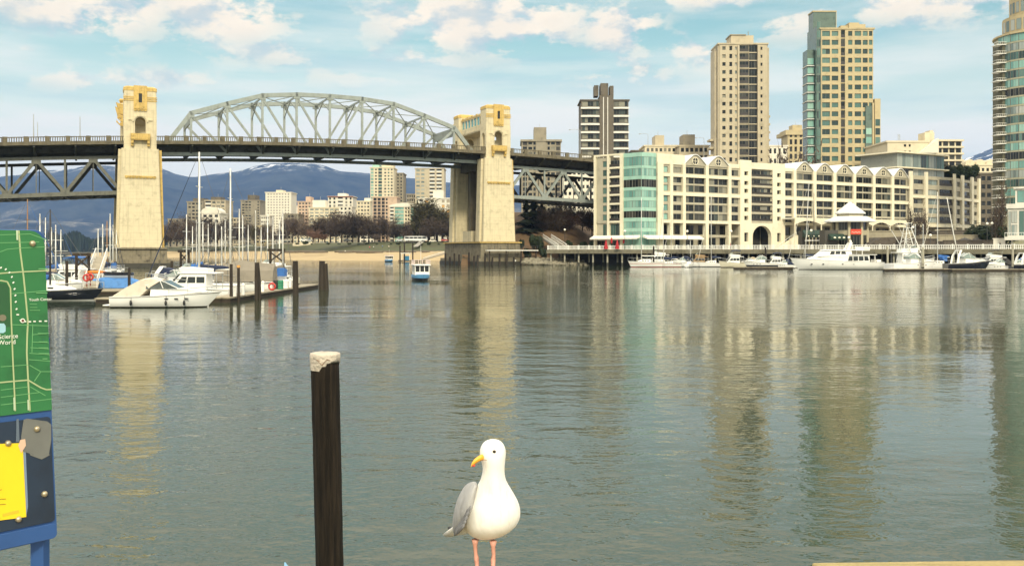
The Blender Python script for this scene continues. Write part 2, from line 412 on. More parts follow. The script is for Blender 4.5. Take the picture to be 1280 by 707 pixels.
    for i in range(8):
        a = -10-4.5*i
        for q in range(6):
            f0, f1 = q/6, (q+1)/6
            mb.bar(BP(a-4.5*f0, -.2, zr(a)-15.3-1.1*4*f0*(1-f0)), BP(a-4.5*f1, -.2, zr(a)-15.3-1.1*4*f1*(1-f1)), .1, .1)
    mb.build('sagging_net_line', WROUGHT, root)
    return root
build_bridge()
def build_tower(tc, zb, label):
    """one portal tower: two hollow shafts, a glazed gallery over the road, a recessed wall below the deck, a pier in the water"""
    root = thing('bridge_tower', label, 'bridge tower', BP(tc, 9, 0), 0, 'concrete portal towers of the bridge')
    zt = zr(tc)+13.0; zd = zr(tc)
    hw = 4.05
    def arch(mb, fixed, c, r, sill, spring, lo, hi, th, axis, a0, a1):
        """wall a0..a1 along one axis with an arched opening; fixed = outer plane, th = thickness (signed)"""
        def pt(a, z, k): return BP(a, fixed+th*k, z) if axis == 't' else BP(fixed+th*k, a, z)
        def quad(p):      # front + back + no side
            vs = [pt(a, z, 0) for a, z in p]+[pt(a, z, 1) for a, z in p]; n = len(p)
            mb.add(vs, [tuple(range(n)), tuple(range(2*n-1, n-1, -1))]+[(i, (i+1) % n, n+(i+1) % n, n+i) for i in range(n)])
        quad([(a0, lo), (c-r, lo), (c-r, hi), (a0, hi)]); quad([(c+r, lo), (a1, lo), (a1, hi), (c+r, hi)])
        if sill > lo: quad([(c-r, lo), (c+r, lo), (c+r, sill), (c-r, sill)])
        n = 10
        for i in range(n):
            u0, u1 = math.pi*(1-i/n), math.pi*(1-(i+1)/n)
            quad([(c+r*math.cos(u0), spring+r*math.sin(u0)), (c+r*math.cos(u1), spring+r*math.sin(u1)), (c+r*math.cos(u1), hi), (c+r*math.cos(u0), hi)])
    for side in (0, 1):
        w0, w1 = (-5.0, 0.0) if side == 0 else (WF, WF+5.0)
        front = w0 if side == 0 else w1; dirn = 1 if side == 0 else -1        # outward face and direction inwards
        sh = MB()
        lo, hi = zd-1.0, zd+6.6
        arch(sh, front, tc, 1.32, zd+.6, zd+3.6, lo, hi, dirn*.7, 't', tc-hw, tc+hw)
        back = front+dirn*4.3
        arch(sh, back, tc, 1.32, zd+2.6, zd+3.6, lo, hi, dirn*.7, 't', tc-hw, tc+hw)
        for s in (-1, 1):
            arch(sh, tc+s*hw if s < 0 else tc+hw, (w0+w1)/2, 1.15, lo, zd+3.4, lo, hi, -s*.7, 'w', min(front+dirn*.7, back), max(front+dirn*.7, back))
        # head of the shaft with chamfered corners, slightly narrower in steps
        def ring(z, ht, wa, wb, ch):
            return [BP(tc+x, w, z) for x, w in ((-ht+ch, wa), (ht-ch, wa), (ht, wa+ch), (ht, wb-ch), (ht-ch, wb), (-ht+ch, wb), (-ht, wb-ch), (-ht, wa+ch))]
        sh.loft([ring(hi, hw, w0, w1, .25), ring(zt-1.2, hw-.05, w0, w1, .25)])
        sh.loft([ring(zd-1.0, hw, w0, w1, .2), ring(zd-3.4, hw, w0, w1, .2)])
        # lower shaft, flaring
        sh.loft([ring(zd-3.4, hw+.55, w0-.25, w1+.25, .2), ring(zd-13.5, hw+.85, w0-.35, w1+.3, .2), ring(zb+.6, hw+1.35, w0-.9, w1+.4, .2)])
        sh.build('shaft', CREAM, root)
        fo = front-dirn*.12
        cap = MB(); cap.loft([ring(zt-1.2, hw+.08, w0-.1, w1+.1, .3), ring(zt-.35, hw+.08, w0-.1, w1+.1, .5), ring(zt, hw-.5, w0+.3, w1-.3, .5)]); cap.build('parapet_cap', OCHRE, root)
        # ochre centre panel with scalloped foot and a slit window
        a, b = tc-1.65, tc+1.65
        pn = MB(); pw0, pw1 = (front-.3, front+.05) if side == 0 else (front-.05, front+.3)
        bbox(pn, a, tc-.42, pw0, pw1, zt-6.2, zt+.15); bbox(pn, tc+.42, b, pw0, pw1, zt-6.2, zt+.15)
        bbox(pn, tc-.42, tc+.42, pw0, pw1, zt-1.9, zt+.15); bbox(pn, tc-.42, tc+.42, pw0, pw1, zt-6.2, zt-4.3)
        for i in range(4):
            c = a+.41+i*.825
            pn.tube([BP(c, pw0, zt-6.2), BP(c, pw1, zt-6.2)], .36, 10)
        pn.build('ochre_panel', OCHRE, root)
        sl = MB(); bbox(sl, tc-.42, tc+.42, (pw0+pw1)/2-.03, (pw0+pw1)/2+.03, zt-4.3, zt-1.9); sl.build('slit_window', mat('dark_slit', (.02,.02,.02), .3), root)
        bd = MB()
        for s in (-1, 1):
            for k in range(3):
                bbox(bd, tc+s*1.66, tc+s*(hw+.12), pw0+.18, pw1, zt-3.0-.45*k, zt-2.75-.45*k)
        bd.build('string_course', OCHRE, root)
        # arch moulding + shoulders
        am = MB(); n = 12; q0, q1 = (front-.22, front+.02) if side == 0 else (front-.02, front+.22)
        for i in range(n):
            u0, u1 = math.pi*i/n, math.pi*(i+1)/n
            vs = [BP(tc+r*math.cos(u), w, zd+3.6+r*math.sin(u)) for w in (q0, q1) for r in (1.55, 2.0) for u in (u0, u1)]
            am.add(vs, [(0,1,3,2), (4,6,7,5), (0,4,5,1), (2,3,7,6)])
        for s in (-1, 1): bbox(am, tc+s*1.9, tc+s*3.0, q0, q1, zd+4.0, zd+4.4)
        am.build('arch_moulding', CREAM, root)
        # balcony on brackets
        bl = MB(); e0, e1 = (front-1.25, front) if side == 0 else (front, front+1.25)
        bbox(bl, tc-2.3, tc+2.3, e0, e1, zd-1.25, zd-1.0); eo = e0 if side == 0 else e1
        bbox(bl, tc-2.3, tc+2.3, eo-.1, eo+.1, zd-1.0, zd+.45)
        for s in (-1, 1):
            bbox(bl, tc+s*2.3-.1, tc+s*2.3+.1, e0, e1, zd-1.0, zd+.45); bbox(bl, tc+s*2.0-.3, tc+s*2.0+.3, e0+.15, e1-.1, zd-2.1, zd-1.25); bbox(bl, tc+s*2.0-.3, tc+s*2.0+.3, e0+.5, e1-.1, zd-2.8, zd-2.1)
        bl.build('balcony', OCHRE, root)
        # scalloped line low on the shaft
        lz = MB(); g0, g1 = (front-.62, front-.3) if side == 0 else (front+.3, front+.62)
        for i in range(9):
            c = tc-3.4+i*.85; bbox(lz, c-.42, c+.42, g0, g1, zd-11.0, zd-10.6); lz.tube([BP(c, g0, zd-11.0), BP(c, g1, zd-11.0)], .33, 8)
        lz.build('scalloped_course', OCHRE, root)
        # pilaster strips on the flanks
        for s in (-1, 1):
            ps = MB(); ps.loft([ring2 for ring2 in ([BP(tc+s*(hw+.4), w0+1.0, z), BP(tc+s*(hw+.4+e), w0+1.0, z), BP(tc+s*(hw+.4+e), w1-1.0, z), BP(tc+s*(hw+.4), w1-1.0, z)] for z, e in ((zd-3.6, .9), (zb+.6, 1.6)))])
            ps.build('flank_pilaster', CREAM if s < 0 else OCHRE, root)  # orange shading of the right flank carried by its colour
    # gallery over the road
    gl = MB()
    for (a, b) in ((-.5, 0), (0, .5)): pass
    g = 3.1
    bbox(gl, tc-g, tc+g, .02, WF-.02, zd+5.7, zd+6.5)
    for s in (-1, 1):
        x0, x1 = tc+s*g, tc+s*(g-.5)
        bbox(gl, x0, x1, .02, WF-.02, zd+6.5, zd+7.7); bbox(gl, x0, x1, .02, WF-.02, zd+10.2, zd+10.9)
        for i in range(8):
            w = .02+(WF-.44)*i/7; bbox(gl, x0, x1, w, w+.4, zd+7.7, zd+10.2)
        bbox(gl, x0+s*.12, x1, .02, WF-.02, zd+6.0, zd+6.35)
    bbox(gl, tc-g, tc+g, .02, WF-.02, zd+10.9, zd+11.2)
    ga = gl.build('gallery', CREAM, root)
    cr = MB()
    for s in (-1, 1):
        for i in range(5):
            w = 1.2+i*4.0
            bbox(cr, tc+s*g-.12, tc+s*g+.12, w-.6, w+.6, zd+10.95, zd+11.35)
    bbox(cr, tc-g-.1, tc-g+.1, .1, WF-.1, zd+10.5, zd+10.85)
    cr.build('crest', OCHRE, ga)
    gg = glass('gallery_glass', [(.10,.30,.33), (.16,.38,.40)])
    for s in (-1, 1):
        for i in range(7):
            w = .42+(WF-.44)*i/7
            wn = MB(); bbox(wn, tc+s*(g-.3), tc+s*(g-.24), w+.05, w+(WF-.44)/7-.42, zd+7.7, zd+10.2); wn.build('window', gg if True else None, ga)
    # carved prow ornaments on the outer flank of the gallery
    for w in (5.0, WF-5):
        for s in ((-1,) if tc < 50 else (1,)):
            pr = MB()
            b0 = tc+s*g
            pr.loft([[BP(b0, w-1.2, zd+9.6), BP(b0, w+1.2, zd+9.6), BP(b0, w+1.2, zd+6.3), BP(b0, w-1.2, zd+6.3)],
                     [BP(b0+s*1.2, w-.8, zd+9.3), BP(b0+s*1.2, w+.8, zd+9.3), BP(b0+s*1.0, w+.7, zd+6.5), BP(b0+s*1.0, w-.7, zd+6.5)],
                     [BP(b0+s*2.6, w-.12, zd+9.9), BP(b0+s*2.6, w+.12, zd+9.9), BP(b0+s*1.9, w+.1, zd+6.9), BP(b0+s*1.9, w-.1, zd+6.9)]])
            pr.ball(BP(b0+s*1.3, w, zd+10.4), .55, 8, 6)
            pr.loft([[BP(b0, w-.5, zd+6.2), BP(b0, w+.5, zd+6.2), BP(b0, w+.5, zd+4.4), BP(b0, w-.5, zd+4.4)],
                     [BP(b0+s*1.5, w-.3, zd+5.2), BP(b0+s*1.5, w+.3, zd+5.2), BP(b0+s*1.2, w+.3, zd+4.6), BP(b0+s*1.2, w-.3, zd+4.6)],
                     [BP(b0+s*2.2, w-.1, zd+6.2), BP(b0+s*2.2, w+.1, zd+6.2), BP(b0+s*2.3, w+.1, zd+5.6), BP(b0+s*2.3, w-.1, zd+5.6)]])
            pr.build('prow_ornament', OCHRE, ga)
    # recessed wall between the shafts below the deck
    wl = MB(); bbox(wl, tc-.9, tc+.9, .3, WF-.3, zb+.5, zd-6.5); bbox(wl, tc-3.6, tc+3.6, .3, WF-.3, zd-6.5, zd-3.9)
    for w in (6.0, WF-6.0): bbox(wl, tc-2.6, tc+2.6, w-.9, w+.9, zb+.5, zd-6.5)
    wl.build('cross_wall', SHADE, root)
    ap = MB(); bbox(ap, tc-4.8, tc-.9, 5.6, WF-5.6, zb+.5, zb+4.0); bbox(ap, tc+.9, tc+4.8, 5.6, WF-5.6, zb+.5, zb+4.0); ap.build('base_block', CREAM, root)
    # pier
    def pr4(z, ht, wa, wb): return [BP(tc-ht, wa, z), BP(tc+ht, wa, z), BP(tc+ht, wb, z), BP(tc-ht, wb, z)]
    pi = MB(); pi.loft([pr4(-3, 7.9, -7.8, WF+7.8), pr4(2.0, 7.7, -7.6, WF+7.6)]); pi.loft([pr4(2.0, 6.6, -6.9, WF+6.9), pr4(zb+.6, 6.5, -6.6, WF+6.6)])
    pier = pi.build('pier', WEATHER, root)
    tb_ = MB(); tb_.loft([pr4(-3, 8.0, -7.9, WF+7.9), pr4(1.1, 7.9, -7.8, WF+7.8)]); tb_.build('tide_band', mat('wet_dark_concrete', (.035,.032,.022), .6, .3, 1.0), pier)
    lg = MB(); bbox(lg, tc-7.0, tc+7.0, -7.1, WF+7.1, zb+.15, zb+.45); lg.build('pier_coping', OCHRE if tc > 50 else WEATHER, pier)
    return root
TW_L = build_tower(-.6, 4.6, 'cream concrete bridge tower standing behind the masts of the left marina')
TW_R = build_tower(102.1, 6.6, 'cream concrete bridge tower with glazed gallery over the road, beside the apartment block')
# fender pilings and walkway around the right pier
fx = [(102.1-8.3+i*2.4, -8.5) for i in range(8)]+[(102.1-8.5, -6+i*4.2) for i in range(7)]
for i, (t, w) in enumerate(fx):
    h = 3.1+.7*math.sin(i*2.3)
    mb = MB(); mb.tube([BP(t, w, -2), BP(t+.05*math.sin(i), w, h)], [.3, .26], 8)
    o = mb.build('fender_piling', TIMBER); setbase(o, BP(t, w, 0)); tag(o, 'dark timber fender piling standing against the pier of the right bridge tower', 'piling', 'fender pilings around the right bridge pier')
wk = thing('pier_walkway', 'long timber walkway with a pale edge bolted along the right bridge pier', 'walkway', BP(102.1, -9, 0))
mb = MB(); bbox(mb, 96.5, 113.5, -9.6, -8.0, 4.35, 4.6); mb.build('walkway_deck', WHITEPAINT, wk)
mb = MB()
for i in range(9): mb.bar(BP(96.8+i*2.05, -9.5, 4.6), BP(96.8+i*2.05, -9.5, 5.8), .1)
mb.bar(BP(96.6, -9.5, 5.8), BP(113.4, -9.5, 5.8), .1); mb.bar(BP(96.6, -9.5, 5.2), BP(113.4, -9.5, 5.2), .07); mb.build('handrail', WROUGHT, wk)
for t in (97.5, 103, 108, 113):
    mb = MB(); mb.bar(BP(t, -8.9, -2), BP(t, -8.9, 4.35), .4); mb.build('leg', TIMBER, wk)
mb = MB(); bbox(mb, 106.2, 106.8, -7.72, -7.66, .9, 1.6)
o = mb.build('pier_notice', WHITEPAINT); setbase(o, BP(106.5, -7.7, .9)); tag(o, 'small square white notice fixed low on the right bridge pier', 'notice')
# street lamps on the bridge
def lamp_post(t, w, h, label, arm):
    b = BP(t, w, zr(t)-.1)
    r = thing('street_lamp', label, 'street lamp', b, 0, 'street lamps along the bridge')
    mb = MB(); mb.tube([b, b+Vector((0, 0, h))], [.14, .08], 6); mb.build('pole', GALV, r)
    if arm:
        e = b+Vector((0, 0, h))+BU*arm
        mb = MB(); mb.tube([b+Vector((0, 0, h)), b+Vector((0, 0, h+.25))+BU*arm*.5, e], .06, 6); mb.build('arm', GALV, r)
        mb = MB(); mb.ball(e, .28, 8, 5, (1.5, 1, .5)); mb.build('lamp_head', GALV, r)
for px, top, w, arm in ((42, 143, 3, 0), (47, 153, WF, 0), (100, 146, 3, 0), (725, 163, -3.5, -3.6), (810, 168, 4, -3.2), (880, 173, 8, -3.4)):
    s = (px-640)/F; bx, by = A0.x+BN.x*w, A0.y+BN.y*w
    t = (s*by-bx)/(BU.x-s*BU.y); b = BP(t, w, 0)
    h = zat(top, b.y)-zr(t)+.1
    lamp_post(t, w, h, {42: 'tall slim pole on the bridge, taller of the pair near the left picture edge', 47: 'shorter slim pole beside the taller one on the bridge near the left edge', 100: 'slim pole on the bridge deck just left of the left tower',
        725: 'lamp with long arm on the bridge deck between right tower and dark striped high-rise', 810: 'thin lamp rising behind the roof of the white apartment block right of the striped high-rise', 880: 'thin lamp rising behind the gabled roof just left of the tall beige tower'}[px], arm)
# ------------------------------------------------------------------ land
SAND = mat('beach_sand', (.36,.27,.14), .95, .16, .15, col2=(.33,.25,.14), bump=.3)
GRASS = mat('park_grass', (.055,.060,.020), .95, .35, .12, col2=(.075,.055,.026))
SOIL = mat('upland_ground', (.13,.115,.08), .95, .3, .05)
EARTH = mat('bare_brown_bank', (.135,.085,.045), .95, .35, .35, col2=(.06,.05,.028), bump=1)
PAVE = mat('grey_paving', (.24,.225,.19), .9, .2, .4)
ROCK = mat('shore_rock', (.20,.18,.13), .9, .4, .9, col2=(.06,.06,.045), bump=1)
coast = [(-560,1250), (-420,900), (-352,800), (-213,620), (-126,505), (-97,452), (-60,440), (-29,432), (0,410), (22,380)]
def shore_strip(name, m, prof, seg=(0, 99), jit=.0):
    mb = MB(); rings = []
    rnd = random.Random(5)
    pts = [Vector((x, y, 0)) for x, y in coast][seg[0]:seg[1]]
    dense = []
    for a, b in zip(pts[:-1], pts[1:]):
        for i in range(8): dense.append(a.lerp(b, i/8))
    dense.append(pts[-1])
    for p in dense:
        j = rnd.uniform(-jit, jit)
        rings.append([Vector((p.x+d*.10, p.y+d+j, z)) for d, z in prof])
    mb.loft(rings, caps=False, closed=False)
    return struct(mb, name, m, smooth=True)
shore_strip('beach', SAND, [(-12,-1.2), (0,0.02), (18,.9), (45,2.1), (75,3.4), (98,4.3)], jit=2.0)
shore_strip('park_lawn', GRASS, [(96,4.1), (104,5.0), (125,7.5), (150,9.8), (160,10.2)])
shore_strip('upland', SOIL, [(158,10.0), (170,10.6), (400,13.0), (900,16), (2600,22)])
mb = MB()    # land on the right bank behind the promenade
mb = MB()    # brown bank rising under the approach span
rows = []
rnd = random.Random(11)
for i in range(14):
    y = 292+i*7; row = []
    for j in range(16):
        x = -16+j*4.6
        z = 1.0+min(17, max(0, (i*7-3)*.42*(.65+.35*math.sin(x*.09+1.2))))+rnd.uniform(-.5, .5)
        if i == 0: z = -1.0
        row.append(Vector((x+rnd.uniform(-.8,.8), y+rnd.uniform(-1,1), z)))
    rows.append(row)
mb.loft(rows, caps=False, closed=False); struct(mb, 'earth_bank', EARTH, smooth=True)
# shore rocks
rnd = random.Random(3)
mb = MB()
for i in range(420):
    q = rnd.random(); x = 5+q*16+rnd.uniform(-2, 2); y = 292.5+rnd.uniform(-4.0, 5)-q*3.0; s = rnd.uniform(.35, 1.05)
    c = Vector((x, y, max(-.1, (y-286)*.16)+rnd.uniform(-.2, .3)))
    rings = []
    mb.ball(c, s, 6, 4, (rnd.uniform(.8,1.4), rnd.uniform(.7,1.2), rnd.uniform(.5,.9)))
o = mb.build('shore_rocks', ROCK); tag(o, 'tumbled grey rocks along the waterline between the bridge pier and the promenade', 'rocks', kind='stuff')

# mountains
def mountains():
    prof = [(-400,238),(-200,232),(-60,228),(0,221),(25,218),(60,212),(85,212),(108,208),(135,207),(150,209),(185,211),(205,211),(222,219),(240,222),(262,218),(300,214),(318,208),(340,204),(365,203),(390,204),(405,207),(425,214),(455,216),(480,218),(505,222),(540,225),(570,229),(640,232),(760,226),(880,216),(960,205),(1040,196),(1085,186),(1100,182),(1125,188),(1160,199),(1185,205),(1205,200),(1222,193),(1245,183),(1290,172),(1350,176),(1500,190),(1700,205)]
    def ridge(px):
        for (a, b), (c, d) in zip(prof[:-1], prof[1:]):
            if a <= px <= c: return b+(d-b)*(px-a)/(c-a)
        return 232
    from mathutils import noise as mn
    mb = MB(); rows = []
    Y0, Y1, NY = 3600.0, 7600.0, 46
    for i in range(NY+1):
        f = i/NY; row = []
        Y = Y0+(Y1-Y0)*f
        for j in range(261):
            px = -420+j*8.2
            X = xat(px, Y1)*(.55+.45*f) if False else xat(px, Y)
            h = zat(ridge(px), Y1)
            n = mn.fractal(Vector((X*.0011, Y*.0011, 2.2)), 1.0, 2.0, 6)
            rr = mn.ridged_multi_fractal(Vector((X*.0009, Y*.0006, 7.2)), 1.0, 2.0, 5, 1.0, 2.0)
            body = f**1.55
            z = h*body+(n*110+(rr-1.1)*75)*(math.sin(math.pi*min(1, f))**.8)*(.25+f)
            if f > .999: z = h+mn.fractal(Vector((X*.004, 3.1, 1.1)), 1.0, 2.0, 5)*9
            zmax = 4.2+(zat(ridge(px), Y1)-4.2)*Y/Y1*.985   # never higher than the skyline ridge seen behind it
            if f < .999: z = min(z, zmax)
            row.append(Vector((X, Y, max(-5, z))))
        rows.append(row)
    rows.append([Vector((v.x*1.2, Y1+2200, -5)) for v in rows[-1]])
    mb.loft(rows, caps=False, closed=False)
    m = bpy.data.materials.new('forested_mountain'); m.use_nodes = True
    nt = m.node_tree; N = nt.nodes; L = nt.links; b = N['Principled BSDF']; b.inputs['Roughness'].default_value = 1; b.inputs['Specular IOR Level'].default_value = .1
    geo = N.new('ShaderNodeNewGeometry'); sx = N.new('ShaderNodeSeparateXYZ'); L.new(geo.outputs['Position'], sx.inputs[0])
    def nz(sc, det):
        n = N.new('ShaderNodeTexNoise'); n.inputs['Scale'].default_value = sc; n.inputs['Detail'].default_value = det; n.inputs['Roughness'].default_value = .7; L.new(geo.outputs['Position'], n.inputs['Vector']); return n.outputs['Fac']
    def mr(v, a, b_, c, d):
        n = N.new('ShaderNodeMapRange'); n.inputs[1].default_value = a; n.inputs[2].default_value = b_; n.inputs[3].default_value = c; n.inputs[4].default_value = d; L.new(v, n.inputs[0]); return n.outputs[0]
    def mix(f, a, b_):
        n = N.new('ShaderNodeMix'); n.data_type = 'RGBA'; L.new(f, n.inputs[0])
        for k, s in ((6, a), (7, b_)):
            if isinstance(s, tuple): n.inputs[k].default_value = (*s, 1)
            else: L.new(s, n.inputs[k])
        return n.outputs[2]
    def mth(op, a, b_):
        n = N.new('ShaderNodeMath'); n.operation = op; n.use_clamp = op == 'MULTIPLY'
        for i, s in enumerate((a, b_)):
            if isinstance(s, float): n.inputs[i].default_value = s
            else: L.new(s, n.inputs[i])
        return n.outputs[0]
    forest = mix(mr(nz(.006, 10), .38, .62, 0, 1), (.008,.020,.045), (.034,.048,.066))
    town = mth('MULTIPLY', mr(nz(.0017, 6), .52, .60, 0, .8), mr(sx.outputs[2], 110, 330, 1.0, 0))
    c = mix(town, forest, mix(mr(nz(.03, 4), .4, .6, 0, 1), (.34,.32,.30), (.12,.13,.12)))
    snow = mth('MULTIPLY', mr(nz(.011, 10), .53, .60, 0, .85), mr(mth('ADD', sx.outputs[2], mth('MULTIPLY', nz(.003, 3), 120.0)), 590, 690, 0, 1))
    c = mix(snow, c, (.80,.82,.86))
    L.new(c, b.inputs['Base Color'])
    struct(mb, 'mountains', m, smooth=True)
mountains()
# haze
def haze():
    mb = MB(); mb.box(-12500, 12500, -400, 10500, -6, 1150)
    m = bpy.data.materials.new('air'); m.use_nodes = True; nt = m.node_tree; nt.nodes.clear()
    v = nt.nodes.new('ShaderNodeVolumePrincipled'); v.inputs['Density'].default_value = 4.8e-5; v.inputs['Color'].default_value = (.29,.49,.95,1); v.inputs['Anisotropy'].default_value = 0.0
    o = nt.nodes.new('ShaderNodeOutputMaterial'); nt.links.new(v.outputs[0], o.inputs['Volume'])
    ob = mb.build('haze', m); ob['kind'] = 'stuff'; tag(ob, 'thin pale blue haze over the far mountains', 'haze')
haze()
# ------------------------------------------------------------------ facades
FRAME = mat('window_frame_metal', (.20,.195,.17), .5, .08)
def pane_mesh(w, h, gm, mull):
    mb = MB(); b = min(.06, w*.08, h*.08)
    n = max(1, int(round(w/mull))) if mull else 1
    for i in range(n):
        mb.box(b/2+(w-b)*i/n+b/2, (w-b)*(i+1)/n, .02, .05, b, h-b)
    mb.cm = 1
    mb.box(0, w, .0, .08, 0, b); mb.box(0, w, .0, .08, h-b, h)
    for i in range(n+1):
        x = (w-b)*i/n; mb.box(x, x+b, .0, .079, b, h-b)
    return mb
PANE_CACHE = {}
def emit_windows(root, wins, limit=100, name='window'):
    """wins: (T, u0, u1, z0, z1, glass, mullion spacing)"""
    wins = sorted(wins, key=lambda q: -(q[2]-q[1])*(q[4]-q[3]))
    inv = Matrix.Translation(-root.location)
    for (T, u0, u1, z0, z1, gm, mu) in wins[:limit]:
        key = (round(u1-u0, 2), round(z1-z0, 2), gm.name, mu)
        if key not in PANE_CACHE:
            o = pane_mesh(u1-u0, z1-z0, gm, mu).build(name, [gm, FRAME], None, fix=False); PANE_CACHE[key] = o.data
        else:
            o = bpy.data.objects.new(name, PANE_CACHE[key]); COL.objects.link(o)
        o.name = name; o.parent = root; o.matrix_local = inv @ T @ Matrix.Translation((u0, 0, z0))
    if len(wins) > limit:
        mb = MB(); gl = []
        for (T, u0, u1, z0, z1, gm, mu) in wins[limit:]:
            if gm not in gl: gl.append(gm)
            TT = T @ Matrix.Translation((u0, 0, z0)); p = pane_mesh(u1-u0, z1-z0, gm, mu)
            o = len(mb.v); mb.v += [tuple(TT @ Vector(v)) for v in p.v]; mb.f += [tuple(i+o for i in f) for f in p.f]; mb.m += [(0 if q == 1 else gl.index(gm)+1) for q in p.m]
        ob = mb.build(name, [FRAME]+gl, root, fix=False); ob['kind'] = 'stuff'
class RailList(list):
    """one balcony rail each"""
    def box(s, *a): s.append(a)
    def emit(s, m, root, name='balcony_rail'):
        for a in s[:100]:
            mb = MB(); mb.box(*a); mb.build(name, m, root)
        if len(s) > 100:
            mb = MB()
            for a in s[100:]: mb.box(*a)
            mb.build(name, m, root)['kind'] = 'stuff'
def TF(p0, p1):
    """facade frame: u from p0 to p1 on the ground, second axis = outward (towards the side of the camera), z up, in world space"""
    p0 = Vector((p0[0], p0[1], 0)); d = Vector((p1[0], p1[1], 0))-p0; L = d.length; d.normalize()
    n = Vector((d.y, -d.x, 0))
    M = Matrix(((d.x, n.x, 0, p0.x), (d.y, n.y, 0, p0.y), (0, 0, 1, 0), (0, 0, 0, 1)))
    return M, L
def U(T, px):
    """distance along a facade at which the sight line of column px meets it"""
    s = (px-640)/F; o = T.col[3]; d = T.col[0]
    return (s*o.y-o.x)/(d.x-s*d.y)
def facade(wall, wins, rails, T, u0, u1, zl, zt, floors, cols, t=.3, slabs=None):
    """wall strips and spandrels between window columns; floors = [(z of floor, height)], cols = [(ua, ub, kind, sill, head, glass, mullion)]"""
    cols = sorted(cols, key=lambda c: c[0]); floors = sorted(floors); x = u0
    for c in cols:
        if c[0]-x > .01: wall.box(x, c[0], 0, t, zl, zt, T)
        x = c[1]
        zc = zl
        for (zf, fh) in floors:
            z0, z1 = zf+fh*c[3], zf+fh*c[4]
            if c[2] == 'w':
                if z0-zc > .01: wall.box(c[0], c[1], 0, t, zc, z0, T)
            else:
                if z0-zc > .01: wall.box(c[0], c[1], 0, t+(.9 if c[2] == 'B' else .0), max(zc, z0-.28), z0, T)
                if z0-.28-zc > .01: wall.box(c[0], c[1], 0, t*.5, zc, z0-.28, T)
                e = t+(.9 if c[2] == 'B' else 0)
                if rails is not None: rails.box(c[0]+.03, c[1]-.03, e-.08, e-.02, z0+.02, z0+fh*.36, T)
            if c[5] is not None: wins.append((T, c[0], c[1], z0+.01, z1-.01, c[5], c[6]))
            zc = z1
        if zt-zc > .01: wall.box(c[0], c[1], 0, t, zc, zt, T)
    if u1-x > .01: wall.box(x, u1, 0, t, zl, zt, T)
G_DARK = glass('dark_glass', [(.010,.012,.012), (.016,.019,.018), (.055,.055,.046), (.012,.015,.015), (.028,.03,.028)], .1, .35)
G_MIX = glass('mixed_glass', [(.012,.014,.012), (.13,.13,.105), (.022,.026,.025), (.24,.23,.18), (.05,.065,.06), (.015,.018,.018)], .1, .35)
G_TEAL = glass('teal_glass', [(.17,.35,.30), (.22,.41,.35), (.13,.28,.25), (.27,.45,.38)], .1)
G_TEALD = glass('deep_teal_glass', [(.04,.085,.075), (.07,.145,.125), (.02,.04,.038), (.10,.18,.155)], .1)
G_PALE = glass('pale_glass', [(.22,.27,.25), (.30,.33,.30), (.14,.18,.17), (.38,.40,.36)], .15)
G_ORANGE = glass('orange_blind', [(.55,.26,.05), (.6,.34,.10), (.35,.3,.22)], .5)
WHITEWALL = mat('cream_white_render', (.72,.66,.50), .75, .07, .35, streak=.12)
BEIGE = mat('grey_beige_panel', (.40,.365,.275), .8, .10, .4)
ROOFW = mat('white_metal_roof', (.62,.62,.60), .45, .06, .5)
TEALP = mat('teal_spandrel', (.32,.52,.43), .35, .10, .5)
RAILD = mat('dark_balcony_rail', (.035,.03,.026), .6, .2)
AWNW = mat('white_canvas', (.72,.70,.63), .8, .06)
DARKIN = mat('arch_shade_dark', (.03,.028,.024), .9, .2)  # shade colour for the lining of the big arch
def arch_block(mb, T, ua, ub, zl, zs, zt, n0, n1, bow=.30):
    """wall ua..ub with a low arched opening filling most of it"""
    m = (ub-ua)*.06; c = (ua+ub)/2; r = (ub-ua)/2-m; N = 12
    mb.box(ua, ua+m, n0, n1, zl, zt, T); mb.box(ub-m, ub, n0, n1, zl, zt, T)
    for i in range(N):
        a0, a1 = math.pi*(1-i/N), math.pi*(1-(i+1)/N)
        x0, x1 = c+r*math.cos(a0), c+r*math.cos(a1); h0, h1 = zs+math.sin(a0)*r*bow*1.6, zs+math.sin(a1)*r*bow*1.6
        vs = [T @ Vector((x, n, z)) for n in (n0, n1) for x, z in ((x0, h0), (x1, h1), (x1, zt), (x0, zt))]
        mb.add(vs, [(0,1,2,3), (7,6,5,4), (0,4,5,1), (1,5,6,2), (2,6,7,3), (3,7,4,0)])
